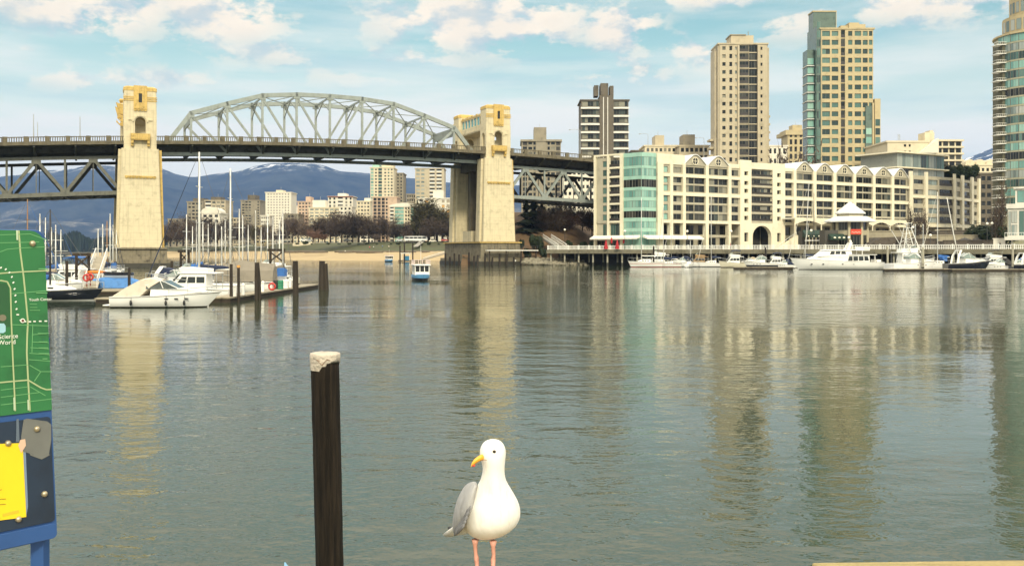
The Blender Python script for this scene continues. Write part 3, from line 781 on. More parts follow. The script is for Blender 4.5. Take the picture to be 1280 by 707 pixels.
def quay_block():
    A, B = (42.3, 282.0), (141.4, 341.0)
    T, L = TF(A, B); u = lambda px: U(T, px)
    r = thing('waterfront_apartment_block', 'long cream apartment block on the waterfront with scalloped gables and a teal glazed corner', 'apartment block', (60, 292, 4.8))
    zr_ = 29.9; ue = u(1134.5); D = -16
    core = MB(); core.box(0.02, ue, D, -.02, 12.6, zr_, T); core.box(.3, ue, D, -4.5, 4.6, 12.6, T)
    core.box(u(923), u(937), -4.5, -.01, 4.6, 12.6, T); core.box(u(963.5), u(979), -4.5, -.01, 4.6, 12.6, T)
    wl = MB(); wins = []; rail = RailList()
    F6 = [(13.35, 2.6), (16.0, 2.6), (18.65, 2.6), (21.85, 2.5), (24.3, 2.5), (27.3, 2.5)]
    gables = [(854.5, 880), (883.5, 908.5), (992.5, 1014.5), (1018, 1039.5), (1043, 1064.5), (1067.5, 1089), (1091.5, 1112.5), (1115, 1132)]
    rnd = random.Random(4)
    def cols_two(a, b, teal=False):
        ua, ub = u(a)+.06, u(b)-.06; m = ua+(ub-ua)*(.48 if rnd.random() < .5 else .55)
        g1, g2 = rnd.choice([(G_MIX, G_DARK), (G_DARK, G_MIX), (G_DARK, G_DARK), (G_MIX, G_MIX)])
        return [(ua, m-.07, 'w', .07, .86, g1, 1.7), (m+.07, ub, 'w', .07, .86, g2, 1.7)]
    # plain wall bays
    def field(a, b, cols, zt=None, t=.3, fl=F6, zl=12.9, m=wl):
        facade(m, wins, rail, T, u(a) if a > 821 else 0.0, u(b), zl, zt or zr_, fl, cols, t)
    field(820, 854.5, [(u(828), u(834), 'w', .10, .80, G_TEAL, 1.3), (u(840), u(851), 'w', .12, .78, G_MIX, 1.8)])
    for a, b in gables: field(a, b, cols_two(a, b))
    field(880, 883.5, []); field(1014.5, 1018, []); field(1039.5, 1043, []); field(1064.5, 1067.5, []); field(1089, 1091.5, []); field(1112.5, 1115, [])
    field(908.5, 923, [(u(912.5), u(922), 'w', .10, .80, G_MIX, 1.3)])
    field(979, 992.5, [(u(980), u(989), 'w', .10, .80, G_DARK, 1.4)])
    sp = wl.build('recessed_wall', BEIGE, r)
    core.build('core', BEIGE, r)
    # proud cream frame: end blocks, pilasters and beams
    fr = MB()
    facade(fr, wins, None, T, u(923), u(937), 4.6, 32.6, F6+[(6.0, 5.6)], [(u(928), u(933), 'w', .22, .72, G_DARK, 0)], .85)
    facade(fr, wins, None, T, u(963.5), u(979), 4.6, 32.2, F6+[(6.0, 5.6)], [(u(969), u(973.5), 'w', .22, .72, G_DARK, 0)], .85)
    fr.build('end_block', WHITEWALL, r)
    for a, b in ((823, 827), (835.5, 839), (851.5, 854.8), (880, 883.5), (908.2, 911.8), (989.5, 993), (1014.2, 1018), (1039.2, 1043), (1064.2, 1067.6), (1088.8, 1091.8), (1112.2, 1115.2)):
        pm = MB(); ua = u(a) if a > 823 else .0; pm.box(ua, u(b), .31, .9, 4.6, 30.4, T); pm.box(ua, u(b), -.6, .31, 4.6, 12.88, T); pm.build('pilaster', WHITEWALL, r)
    segs = [(820, 823), (827, 835.5), (839, 851.5), (854.8, 880), (883.5, 908.2), (911.8, 923), (979, 989.5), (993, 1014.2), (1018, 1039.2), (1043, 1064.2), (1067.6, 1088.8), (1091.8, 1112.2), (1115.2, 1134.5)]
    for z0, z1, nm in ((12.6, 13.45, 'floor_beam'), (20.75, 21.75, 'floor_beam'), (26.3, 27.2, 'floor_beam')):
        for a, b in segs:
            bm_ = MB(); bm_.box(max(0, u(a)), u(b), .31, .78, z0, z1, T); bm_.build(nm, WHITEWALL, r)
    pr = MB(); pr.box(.0, u(854.5), -.4, .6, 29.92, 32.9, T); pr.build('parapet', WHITEWALL, r)
    pr = MB(); pr.box(u(908.5), u(923)-.02, -.4, .5, 29.92, 31.2, T); pr.box(u(979)+.02, u(992.5), -.4, .5, 29.92, 31.0, T); pr.build('parapet', WHITEWALL, r)
    for a, b in gables:
        ua, ub = u(a)-.5, u(b)+.5; c = (ua+ub)/2; h = 33.3; N = 10; hw = (ub-ua)/2
        pts = []
        for i in range(N+1):
            x = -1+2*i/N; z = h-(h-29.95)*(abs(x)**1.35) if abs(x) > .18 else h-(h-29.95)*(.18**1.35)*(.5+.5*(abs(x)/.18)**2)
            pts.append((c+x*hw, z))
        g = MB(); vs = [T @ Vector((x, .55, z)) for x, z in pts]+[T @ Vector((x, .2, z)) for x, z in pts]; n = len(pts)
        g.add(vs, [tuple(range(n)), tuple(range(2*n-1, n-1, -1))]+[(i, i+1, n+i+1, n+i) for i in range(n-1)]+[(0, n-1, 2*n-1, n)])
        ga = g.build('gable', BEIGE, r)
        rf = MB(); rf.loft([[T @ Vector((x, .95, z+.02)) for x, z in pts]+[T @ Vector((x, .95, z+.28)) for x, z in reversed(pts)],
                            [T @ Vector((x, -11, z+.02)) for x, z in pts]+[T @ Vector((x, -11, z+.28)) for x, z in reversed(pts)]]); rf.build('vault_roof', ROOFW, ga)
        wd = MB(); cz = 31.3; k = [T @ Vector((c+1.05*math.cos(2*math.pi*i/18), .60, cz+1.05*math.sin(2*math.pi*i/18))) for i in range(18)]; k2 = [T @ Vector((c+1.05*math.cos(2*math.pi*i/18), .50, cz+1.05*math.sin(2*math.pi*i/18))) for i in range(18)]
        wd.loft([k2, k]); wd.build('round_window', mat('dark_round_glass', (.03,.032,.03), .2, .1), ga)
        fm = MB()
        for i in range(18):
            a0, a1 = 2*math.pi*i/18, 2*math.pi*(i+1)/18
            vs = [T @ Vector((c+q*math.cos(a_), nn, cz+q*math.sin(a_))) for nn in (.55, .7) for q in (1.02, 1.22) for a_ in (a0, a1)]
            fm.add(vs, [(0,1,3,2), (4,6,7,5), (0,4,5,1), (2,3,7,6)])
        fm.box(c-.07, c+.07, .6, .68, cz-1.0, cz+1.0, T); fm.box(c-1.0, c+1.0, .605, .675, cz-.07, cz+.07, T)
        fm.build('window_frame', WHITEWALL, ga)
    # recessed balcony bay in the middle over the big arch
    ua, ub = u(937), u(963.5)
    rc = MB(); rc.box(ua, ub, -3.2, -.05, 12.7, 30.2, T); rc.build('recess_wall', BEIGE, r)
    for zf, fh in [(13.4, 2.8), (16.2, 2.8), (19.0, 2.8), (21.8, 2.8), (24.6, 2.8), (27.4, 2.5)]:
        bl = MB(); bl.box(ua+.02, ub-.02, -.05, .7, zf-.3, zf, T); bl.box(ua+.02, ub-.02, .55, .7, zf, zf+.35, T)
        b_ = bl.build('balcony', BEIGE, r)
        rl = MB(); rl.box(ua+.05, ub-.05, .58, .66, zf+.36, zf+1.0, T)
        for i in range(5): rl.box(ua+.1+(ub-ua-.3)*i/4, ua+.2+(ub-ua-.3)*i/4, .56, .68, zf+.35, zf+1.02, T)
        rl.build('railing', RAILD, b_)
        wins.append((T, ua+.3, (ua+ub)/2-.1, zf+.05, zf+2.25, G_DARK, 1.5)); wins.append((T, (ua+ub)/2+.1, ub-.3, zf+.05, zf+2.25, G_MIX, 1.5))
    ab = MB(); arch_block(ab, T, ua, ub, 4.6, 8.9, 13.05, -.6, .8, .52); ab.build('arch_wall', WHITEWALL, r); ab = MB(); ab.box(ua+.4, ub-.4, -4.45, -4.3, 4.7, 12.4, T); ab.box(ua-.3, ua+.05, -4.4, -.65, 4.7, 12.5, T); ab.box(ub-.05, ub+.3, -4.4, -.65, 4.7, 12.5, T); ab.build('arch_shade_lining', DARKIN, r); ab = MB(); ab.box(ua, ub, .05, .8, 30.0, 32.0, T); ab.build('parapet', WHITEWALL, r)  # dark lining panels added so the arch recess reads deep in shade
    # ground floor shop windows set back behind the columns
    Ts = T @ Matrix.Translation((0, -4.45, 0))
    gx = [(827, 835), (840, 851), (856, 867), (868, 879), (885, 895), (897, 907), (912, 922), (980, 990), (994, 1003), (1005, 1014), (1019, 1028), (1030, 1039), (1044, 1053), (1055, 1064), (1069, 1078), (1080, 1088), (1093, 1102), (1104, 1112), (1116, 1131)]
    for a, b in gx:
        wins.append((Ts, u(a), u(b), 9.4, 12.2, G_DARK, 1.4)); wins.append((Ts, u(a), u(b), 5.0, 8.4, G_DARK, 1.6))
    for a, b in segs:
        tr = MB(); tr.box(max(.1, u(a)), u(b), -.5, .1, 8.5, 9.2, T); tr.build('transom_beam', BEIGE, r)
    # glazed corner
    C = [(33.0, 283.5), (37.6, 279.0), (42.3, 282.0)]
    tb = MB(); tb.prism([C[0], C[1], C[2], (46, 291), (37, 296)], 4.6, 32.7); tb.build('corner_core', TEALP, r)
    for p0, p1, n in ((C[0], C[1], 4), (C[1], C[2], 4)):
        Tc, Lc = TF(p0, p1)
        bands = [(29.2, 31.8), (26.2, 28.4), (22.9, 25.2), (20.0, 22.0), (17.0, 19.0), (14.0, 16.0), (11.0, 12.9), (6.2, 9.9)]
        zc = 4.6
        for z0, z1 in sorted(bands):
            sb = MB(); sb.box(.02, Lc-.02, .01, .12, zc, z0, Tc); zc = z1; sb.build('teal_band', TEALP, r)
            w = Lc/2
            for i in range(2): wins.append((Tc, .03+w*i, w*(i+1)-.03, z0, z1, G_DARK if (z0 in (22.9, 14.0)) else G_TEAL, .95))
        sb = MB(); sb.box(.02, Lc-.02, .01, .12, zc, 33.0, Tc); sb.build('teal_band', TEALP, r)
    # left wing facet
    Tl, Ll = TF((25.3, 290.0), C[0]); ul = lambda px: U(Tl, px)
    lc = MB(); lc.prism([(25.3, 290.0), C[0], (37, 296), (40, 312), (27, 312)], 4.6, 30.4); lc.build('core', BEIGE, r)
    lw = MB(); fl = [(13.0+2.66*i, 2.66) for i in range(6)]+[(29.0, 2.6)]
    facade(lw, wins, None, Tl, 0.45, ul(760.5), 12.6, 32.2, fl, [(ul(754), ul(759.8), 'w', .14, .82, G_TEALD, 0)], .25); lw.build('recessed_wall', BEIGE, r)
    lp = MB(); lp.box(-.2, .45, -.2, .8, 4.6, 32.6, Tl); lp.build('pilaster', WHITEWALL, r)
    for a, b in ((760.5, 763.2), (776.5, 781)):
        lp = MB(); lp.box(ul(a), min(ul(b), Ll), .01, .8, 4.6, 32.6, Tl); lp.build('pilaster', WHITEWALL, r)
    lp = MB(); lp.box(-.2, Ll, -.4, .7, 32.62, 33.1, Tl); lp.build('parapet', WHITEWALL, r)
    a, b = ul(763.2), ul(776.5)
    for zf, fh in fl:
        bl = MB(); bl.box(a+.02, b-.02, .01, .75, zf-.32, zf+.22, Tl); x = bl.build('balcony', WHITEWALL, r)
        rl = MB(); rl.box(a+.05, b-.05, .6, .7, zf+.23, zf+1.0, Tl); rl.build('railing', RAILD, x)
        wins.append((Tl, a+.1, b-.1, zf+.25, zf+2.2, G_DARK if zf > 14 else G_MIX, 1.2))
    wins.append((Tl, ul(754), ul(760), 8.6, 12.3, G_TEALD, 1.0)); wins.append((Tl, a+.1, b-.1, 8.6, 12.3, G_TEALD, 1.0))
    wins.append((Tl, .6, b, 5.0, 7.4, G_DARK, 1.4))
    # awning
    aw = MB()
    for p0, p1 in (((25.3, 290.0), C[0]), (C[0], C[1]), (C[1], C[2]), (C[2], (56, 290.2))):
        Ta, La = TF(p0, p1); aw.loft([[Ta @ Vector((x, .85, 8.9)), Ta @ Vector((x, 2.9, 8.1)), Ta @ Vector((x, 2.9, 7.7)), Ta @ Vector((x, .85, 8.2))] for x in (-.2, La+.2)])
    aw.build('awning', AWNW, r)
    emit_windows(r, wins, 100)
    # ---- right wing with the planted penthouse
    r2 = thing('penthouse_apartment_block', 'cream framed block with a flat glass penthouse and planted roof, right of the gabled row', 'apartment block', (160, 350, 4.8))
    wins = []; u1 = u(1192); T2, _ = TF(tuple((T @ Vector((u1, 0, 0)))[:2]), (180.5, 374.0)); q = lambda px: U(T2, px)
    p = [tuple((T @ Vector((x, n, 0)))[:2]) for x, n in ((ue+.3, -.02), (u1, -.02))]+[tuple((T2 @ Vector((q(1222), -.02, 0)))[:2]), tuple((T @ Vector((u1+18, -34, 0)))[:2]), tuple((T @ Vector((ue+.3, -22, 0)))[:2])]
    cb = MB(); cb.prism(p, 12.9, 31.2); 
    p3 = [tuple((T @ Vector((x, n, 0)))[:2]) for x, n in ((ue+.3, -5), (u1-4, -5))]+[tuple((T @ Vector((u1+14, -34, 0)))[:2]), tuple((T @ Vector((ue+.3, -22, 0)))[:2])]
    cb.prism(p3, 4.6, 12.9); cb.build('core', BEIGE, r2)
    fl = [(14.1, 3.0), (17.4, 3.0), (20.6, 3.0), (24.0, 3.0), (27.7, 2.8)]
    w2 = MB(); rl = RailList()
    facade(w2, wins, rl, T, ue+.3, u1, 13.0, 31.2, fl, [(u(1141), u(1153), 'w', .2, .75, G_MIX, 1.5), (u(1158), u(1171), 'w', .15, .8, G_PALE, 1.5), (u(1173), u(1189.5), 'b', .1, .9, G_DARK, 1.6)], .4)
    facade(w2, wins, rl, T2, 0, q(1222), 13.0, 31.2, fl, [(q(1194.5), q(1199), 'w', .15, .8, G_MIX, 0), (q(1203), q(1211), 'b', .1, .9, G_DARK, 1.6), (q(1214.5), q(1220), 'w', .2, .7, G_MIX, 0)], .4)
    w2.build('wall', BEIGE, r2); rl.emit(RAILD, r2)
    for a, b, tt in ((1134.6, 1138.2, T), (1154, 1157.2, T), (1189.8, 1192, T), (1199.5, 1202, T2), (1211.5, 1214, T2), (1220.3, 1222.5, T2)):
        pm = MB(); ff = (lambda x: U(tt, x)); pm.box(ff(a), ff(b), .41, 1.0, 4.6, 32.6, tt); pm.box(ff(a), ff(b), -.5, .41, 4.6, 12.95, tt); pm.build('pilaster', WHITEWALL, r2)
    for z0, z1 in ((12.95, 14.0), (23.2, 24.2)):
        for a, b, tt in ((1138.2, 1154, T), (1157.2, 1189.8, T), (1192.1, 1199.5, T2), (1202, 1211.5, T2), (1214, 1220.3, T2)):
            bb = MB(); bb.box(U(tt, a), U(tt, b), .41, .9, z0, z1, tt); bb.build('floor_beam', WHITEWALL, r2)
    Tp = T @ Matrix.Translation((0, -9, 0)); up = lambda px: U(Tp, px)
    W_ = lambda TT, x, n: tuple((TT @ Vector((x, n, 0)))[:2])
    ph = MB(); pp = [W_(Tp, up(1121), 0), W_(Tp, up(1180), 0), W_(Tp, up(1180)+9, -12), W_(Tp, up(1121), -16)]
    ph.prism(pp, 30.5, 40.2); ph.build('penthouse', mat('grey_penthouse', (.22,.23,.20), .6, .1), r2)
    rf = MB(); pr_ = [W_(Tp, up(1117), 1.6), W_(Tp, up(1182), 1.6), W_(Tp, up(1182)+11, -13), W_(Tp, up(1117), -17)]
    rf.prism(pr_, 40.22, 40.7); rf.build('roof', WHITEWALL, r2); rf = MB(); rf.prism(pr_, 34.7, 35.1); rf.build('terrace_slab', WHITEWALL, r2)
    for i in range(6):
        a = up(1121)+(up(1180)-up(1121))*i/6; b = up(1121)+(up(1180)-up(1121))*(i+1)/6
        wins.append((Tp, a+.05, b-.05, 35.3, 40.1, G_PALE if i in (0, 1, 2, 4) else G_TEALD, 1.7)); wins.append((Tp, a+.05, b-.05, 31.6, 34.6, G_DARK if i < 2 else G_PALE, 1.7))
    Tq, Lq = TF(pp[1], pp[2])
    for i in range(3): wins.append((Tq, .1+Lq*i/3, Lq*(i+1)/3-.1, 35.3, 40.1, G_TEALD, 1.7))
    ul_ = lambda px: U(T @ Matrix.Translation((0, -4.95, 0)), px)
    for i in range(5): wins.append((T @ Matrix.Translation((0, -4.95, 0)), u(1140)+(u(1186)-u(1140))*i/5, u(1140)+(u(1186)-u(1140))*(i+1)/5-.2, 5.2, 11.5, G_DARK, 1.8))
    emit_windows(r2, wins, 100)
    return T
QT = quay_block()
# ------------------------------------------------------------------ towers
def building(name, label, x0, x1, ytop, Y, depth, wall, floors, cols, zb=10.0, rz=0.0, side=None, roof=None, group=None, t=.35, rails=None, bal=None, cat='apartment building', side_right=None, limit=100, side_depth=None):
    """block whose front faces the water. cols in fractions of the front: (a, b, kind, sill, head, glass, mullion). x0,x1 = where the front shows."""
    cx = xat((x0+x1)/2, Y); w = xat(x1, Y)-xat(x0, Y); w = w/max(.5, math.cos(rz)) if rz else w; zt = zat(ytop, Y)
    r = thing(name, label, cat, (cx, Y, zb), 0, group)
    c, s = math.cos(rz), math.sin(rz)
    d = Vector((c, s, 0)); n = Vector((s, -c, 0))
    p0 = Vector((cx, Y, 0))-d*w/2; p1 = p0+d*w
    T, L = TF(p0, p1)
    core = MB(); core.box(.0, L, -depth, 0, zb-2, zt, T)
    wl = MB(); wins = []; rl = RailList()
    fh = (zt-zb)/floors; fl = [(zb+fh*i, fh) for i in range(floors)]
    facade(wl, wins, rl if rails else None, T, 0, L, zb-2, zt, fl, [(a*L, b*L, k, si, he, g, mu) for a, b, k, si, he, g, mu in cols], t)
    for sd_, colset in ((1, side_right), (-1, side)):
        if colset:
            if sd_ > 0: Ts, Ls = TF(p1, p1-n*depth)
            else: Ts, Ls = TF(p0-n*depth, p0)
            facade(wl, wins, rl if rails else None, Ts, 0, Ls, zb-2, zt, fl, [(a*Ls, b*Ls, k, si, he, g, mu) for a, b, k, si, he, g, mu in colset], t)
    core.build('core', wall, r); wo = wl.build('wall', wall, r)
    cp = MB(); cp.box(-.3-t, L+.3+t, -depth-.3, t+.3, zt, zt+.7, T); cp.build('parapet', wall, r)
    if rails: rl.emit(rails, r)
    if roof:
        for (a, b, h, m_) in roof:
            pb = MB(); pb.box(a*L, b*L, -depth*.8, -depth*.2, zt+.7, zt+h, T); pb.build('roof_box', m_, r)
            # plant on the roof
            kb = MB(); kb.tube([T @ Vector(((a+b)/2*L, -depth*.5, zt+h)), T @ Vector(((a+b)/2*L, -depth*.5, zt+h+3.0))], .12, 5); kb.build('aerial', GALV, r)
    emit_windows(r, wins, limit)
    return r, T, L, zt
def grid(n, g, a=.04, b=.96, gap=.3, sill=.3, head=.8, kind='w', mull=0):
    p = (b-a)/n
    return [(a+p*i+p*gap/2, a+p*(i+1)-p*gap/2, kind, sill, head, g, mull) for i in range(n)]
BROWNC = mat('dark_brown_concrete', (.115,.098,.072), .85, .18, .3)
TANC = mat('tan_concrete', (.45,.39,.275), .8, .10, .25, streak=.2)
GREYC = mat('grey_brown_concrete', (.26,.23,.17), .85, .15, .3)
PINKC = mat('pinkish_render', (.50,.37,.27), .85, .1, .3)
CREAMC = mat('cream_render', (.60,.53,.38), .8, .08, .3)
WHITEC = mat('white_render', (.66,.62,.52), .8, .06, .3)
YELC = mat('yellow_tan_stone', (.43,.355,.205), .75, .10, .3)
REDBR = mat('red_brown_trim', (.20,.07,.045), .8, .2)
WHITEBAND = mat('white_balcony_band', (.66,.65,.60), .7, .06, .5)
def high_rises():
    # dark block with white balcony bands
    Y = 580.
    r, T, L, zt = building('high_rise', 'dark brown high-rise with white balcony bands and a blocky roof tower', 726.5, 785.5, 126, Y, 22, BROWNC, 17,
        [(.02,.375,'w',.30,.92,G_MIX,1.8), (.69,.98,'w',.30,.92,G_MIX,1.8), (.475,.49,'w',.1,.9,G_PALE,0), (.56,.575,'w',.1,.9,G_PALE,0)], zb=12, t=.5)
    fh = (zt-12)/17
    for i in range(17):
        for a, b in ((-.01,.385), (.68,1.01)):
            mb = MB(); m_ = (a+b)/2
            mb.loft([[T @ Vector((x*L, .5, 12+fh*i-.2)), T @ Vector((x*L, .5+e, 12+fh*i-.2)), T @ Vector((x*L, .5+e, 12+fh*i+.85)), T @ Vector((x*L, .5, 12+fh*i+.85))] for x, e in ((a, .9), (m_, 1.6), (b, .9))])
            mb.build('balcony', WHITEBAND, r)
    rb = MB(); rb.box(.385*L, .68*L, .5, 1.2, 10, zt+3, T); rb.build('stair_tower', BROWNC, r)
    rb = MB(); rb.box(.385*L, .68*L, -12, -.3, zt+.7, zt+3, T); rb.box(.28*L, .37*L, -9, -1, zt+3.02, zt+9.5, T); rb.box(.41*L, .57*L, -10, 1.0, zt+3.02, zt+10.4, T); rb.box(.61*L, .69*L, -9, -1, zt+3.02, zt+9.2, T); rb.build('roof_box', BROWNC, r)
    rb = MB()
    for x in (.46, .55): rb.box(x*L, x*L+.45, 1.21, 1.27, 14, zt+2, T)
    rb.build('light_strip', WHITEBAND, r)
    for a in (.15, .76):
        rb = MB(); rb.box(a*L, (a+.12)*L, .4, 3.2, 10, 12+fh*4.5, T); rb.build('projecting_bay', BROWNC, r)
    # dark block behind the right tower
    r, T, L, zt = building('high_rise', 'grey brown flat-topped high-rise rising behind the bridge approach, left of the striped one', 652, 701, 176, 560., 24, GREYC, 19,
        [(.03,.14,'b',.12,.85,G_DARK,2), (.17,.27,'w',.25,.8,G_MIX,0), (.30,.36,'w',.2,.85,G_DARK,0), (.66,.72,'w',.2,.85,G_DARK,0), (.75,.85,'w',.25,.8,G_MIX,0), (.88,.98,'b',.12,.85,G_DARK,2)], zb=12, roof=[(.32,.64,8.5,GREYC)], rails=RAILD)
    rb = MB(); rb.box(-.03*L, 1.03*L, -24.5, 1.3, zt-.5, zt+.3, T); rb.build('eave_slab', GREYC, r)
    rb = MB(); rb.box(.36*L, .62*L, .35, 1.0, 12, zt+3, T); rb.build('stair_tower', GREYC, r)
    # tall beige tower
    Y = 470.
    r, T, L, zt = building('high_rise', 'tall beige concrete tower with a dark column of balconies, left of the yellow-tan tower', 899, 958, 56, Y, 15, TANC, 24,
        [(.06,.13,'w',.3,.75,G_MIX,0), (.21,.27,'w',.25,.8,G_DARK,0), (.33,.37,'w',.3,.7,G_PALE,0), (.42,.62,'b',.1,.9,G_DARK,1.6), (.625,.80,'w',.04,.93,G_DARK,1.2), (.87,.91,'w',.3,.7,G_DARK,0)], zb=12, t=.6, rails=RAILD,
        side=grid(4, G_DARK, .1, .9, .5), side_right=grid(4, G_DARK, .1, .9, .5))
    for s, (xa, xb), top in ((-1, (-.075, -.01), zt-1.5), (1, (1.01, 1.085), zt-1.0)):
        wg = MB(); wg.box(xa*L, xb*L, -12, -2.5, 10, top, T); wg.build('side_wing', TANC, r)
        wg = MB(); k = 0
        fh = (zt-12)/24
        for i in range(13 if s < 0 else 16):
            e = 2.0 if s < 0 else 1.0
            x = xa*L if s < 0 else xb*L
            wg.box(x, x+s*e, -11, -4, 12+fh*i, 12+fh*i+.95, T)
        wg.build('balcony', TANC, r)['kind'] = 'stuff'
    rb = MB(); rb.box(.28*L, .76*L, -13, -3, zt+.7, zt+5.2, T); rb.build('roof_box', TANC, r); rb = MB(); rb.box(.26*L, .60*L, -13.4, -2.6, zt+5.21, zt+5.7, T); rb.tube([T @ Vector((.7*L, -8, zt+5)), T @ Vector((.7*L, -8, zt+8.2))], .18, 6); rb.build('roof_trim', GREYC, r)
    rb = MB(); rb.box(.80*L, .84*L, .6, 1.6, 10, zt-.5, T); rb.box(.38*L, .415*L, .6, 1.5, 10, zt-.5, T); rb.build('fin_wall', TANC, r)
    # yellow tan tower with green glass
    Y = 455.
    r, T, L, zt = building('high_rise', 'yellow-tan tower with green glass left side and stepped top, tallest of the skyline at right', 1026, 1091, 37, Y, 16, YELC, 23,
        [(.02,.17,'w',.22,.82,G_TEALD,1.5), (.205,.33,'w',.25,.8,G_TEALD,0), (.38,.46,'b',.06,.92,G_DARK,0), (.52,.60,'w',.25,.8,G_TEALD,0), (.645,.77,'w',.25,.8,G_TEALD,0), (.80,.895,'w',.25,.8,G_TEALD,0), (.92,.985,'w',.25,.8,G_TEALD,0)], zb=12, t=.45, rails=RAILD,
        side=grid(5, G_TEALD, .05, .95, .2, .2, .85))
    fh = (zt-12)/23
    GT = mat('green_glass_panel', (.10,.14,.118), .15, .2, .4)
    gm = MB(); gm.box(-.085*L, -.005*L, -14, .3, 10, zt+1.5, T); gm.box(-.085*L, .36*L, -12, -5, zt+1.52, zt+9.5, T); gm.build('glass_shaft', GT, r)
    wins = []
    Tg = T @ Matrix.Translation((0, .3, 0))
    for i in range(24): wins.append((Tg, -.08*L, -.01*L, 12+fh*i+.2, 12+fh*(i+1)-.5, G_TEALD, 1.1))
    tm = MB(); tm.box(-.085*L-.3, .36*L+.3, -12.3, -4.7, zt+9.52, zt+10.1, T); tm.box(.36*L, .37*L, -6, -4.9, zt+.7, zt+9.5, T); tm.build('roof_trim', YELC, r)
    lw = MB(); lw.box(-.225*L, -.09*L, -10, -3, 10, zt-9, T); lw.build('glass_wing', GT, r)
    Tw = T @ Matrix.Translation((0, -3, 0)); bl = MB()
    for i in range(20):
        wins.append((Tw, -.22*L, -.095*L, 12+fh*i+.9, 12+fh*(i+1)-.3, G_TEAL, 1.5)); bl.box(-.24*L, -.095*L, -2.9, -2.0, 12+fh*i, 12+fh*i+.35, T); bl.box(-.24*L, -.2255*L, -10, -2.91, 12+fh*i, 12+fh*i+.35, T)
    bl.build('floor_slab', WHITEBAND, r)
    pw = MB(); pw.box(.60*L, .80*L, -13, -4, zt+.7, zt+4.2, T); pw.box(.45*L, .60*L, -13, -5, zt+.7, zt+3, T); pw.box(.80*L, .92*L, -13, -4, zt+.7, zt+3.4, T); pw.build('roof_box', YELC, r)
    zs = zat(124, Y)
    rw = MB(); rw.box(1.02*L, 1.13*L, -13, 1.2, 10, zs, T); rw.box(.97*L, 1.0*L, .46, 1.6, 10, zs-2, T); rw.build('stepped_wing', YELC, r)
    Tr = T @ Matrix.Translation((0, 1.2, 0))
    for i in range(13): wins.append((Tr, 1.03*L, 1.12*L, 12+fh*i+.7, 12+fh*(i+1)-.35, G_TEALD, 0))
    gw = MB(); gw.box(.845*L, .965*L, .5, 1.3, 10, zat(133, Y), T); gw.build('bay_wall', GT, r)
    Tr2 = T @ Matrix.Translation((0, 1.3, 0))
    for i in range(12): wins.append((Tr2, .85*L, .96*L, 12+fh*i+.9, 12+fh*(i+1)-.3, G_TEAL, 1.3))
    emit_windows(r, wins, 40)
    # small tower between them
    r, T, L, zt = building('high_rise', 'small tan tower with an overhanging top floor between the beige and the yellow-tan towers', 984, 1011, 164, 640., 14, YELC, 15,
        [(.10,.22,'w',.15,.85,G_DARK,0), (.32,.44,'w',.15,.85,G_DARK,0), (.56,.68,'w',.15,.85,G_DARK,0), (.78,.90,'w',.15,.85,G_DARK,0)], zb=12, roof=[(.3,.75,4.5,YELC)], t=.8)
    rb = MB(); rb.box(-.10*L, 1.08*L, -21, 1.6, zt-2.6, zt-.1, T); rb.build('eave_slab', YELC, r)
    # right edge tower: curved glass
    Y = 305.
    zt = zat(34, Y); zb = zat(268, Y)
    r = thing('high_rise', 'green glass tower with curved front and white balconies at the right picture edge', 'apartment building', (xat(1275, Y), Y, 5))
    cx, cy = 175.2, Y+16; rad = 12.5
    ring = lambda rr, z, n=28: [Vector((cx+rr*math.cos(2*math.pi*i/n), cy+rr*math.sin(2*math.pi*i/n), z)) for i in range(n)]
    mb = MB(); mb.loft([ring(rad, 5.0), ring(rad, zt)]); mb.build('core', mat('olive_grey_wall', (.30,.29,.19), .7, .1), r)
    fl = 20; fh = (zt-zb)/fl; wins = []
    for i in range(fl):
        sb = MB(); z = zb+fh*i
        n = 28; o = ring(rad+.17, z); o2 = ring(rad+.17, z+.5); sb.loft([o, o2]); sb.build('floor_band', mat('olive_band', (.34,.33,.22), .6, .1), r)
        for k in range(14, 24):
            a0, a1 = 2*math.pi*k/28, 2*math.pi*(k+1)/28
            p0 = (cx+(rad+.1)*math.cos(a0), cy+(rad+.1)*math.sin(a0)); p1 = (cx+(rad+.1)*math.cos(a1), cy+(rad+.1)*math.sin(a1))
            Tw, Lw = TF(p0, p1); wins.append((Tw, .05, Lw-.05, z+.52, z+fh-.03, [G_TEAL, G_TEALD, G_DARK, G_TEAL, G_TEAL, G_TEALD, G_PALE][(i*5) % 7], .9))
        b = MB(); x = cx-rad-.2; yb = cy+.5
        b.box(x-2.4, x+1.2, yb-4.5, yb-1.0, z-.1, z+.18); bo = b.build('balcony', WHITEBAND, r)
        b = MB(); b.box(x-2.4, x+1.0, yb-4.5, yb-4.42, z+.85, z+.95); b.box(x-2.4, x-2.32, yb-4.4, yb-1.0, z+.85, z+.95)
        for q in range(6): b.box(x-2.38+q*.6, x-2.32+q*.6, yb-4.48, yb-4.43, z+.18, z+.85)
        b.build('railing', WHITEBAND, bo)
    b = MB(); b.box(cx-rad-.45, cx-rad+.8, cy-3.4, cy+3, 5, zt-2, None); b.build('side_wall', mat('olive_dark', (.10,.095,.06), .8, .2), r)
    b = MB(); b.loft([ring(rad-2.4, zt), ring(rad-2.4, zt+6.5)]); b.loft([ring(rad+.6, zt+.0), ring(rad+.6, zt+.55)]); b.loft([ring(rad-4.5, zt+6.5), ring(rad-4.5, zt+14)]); b.build('setback_storey', YELC, r)
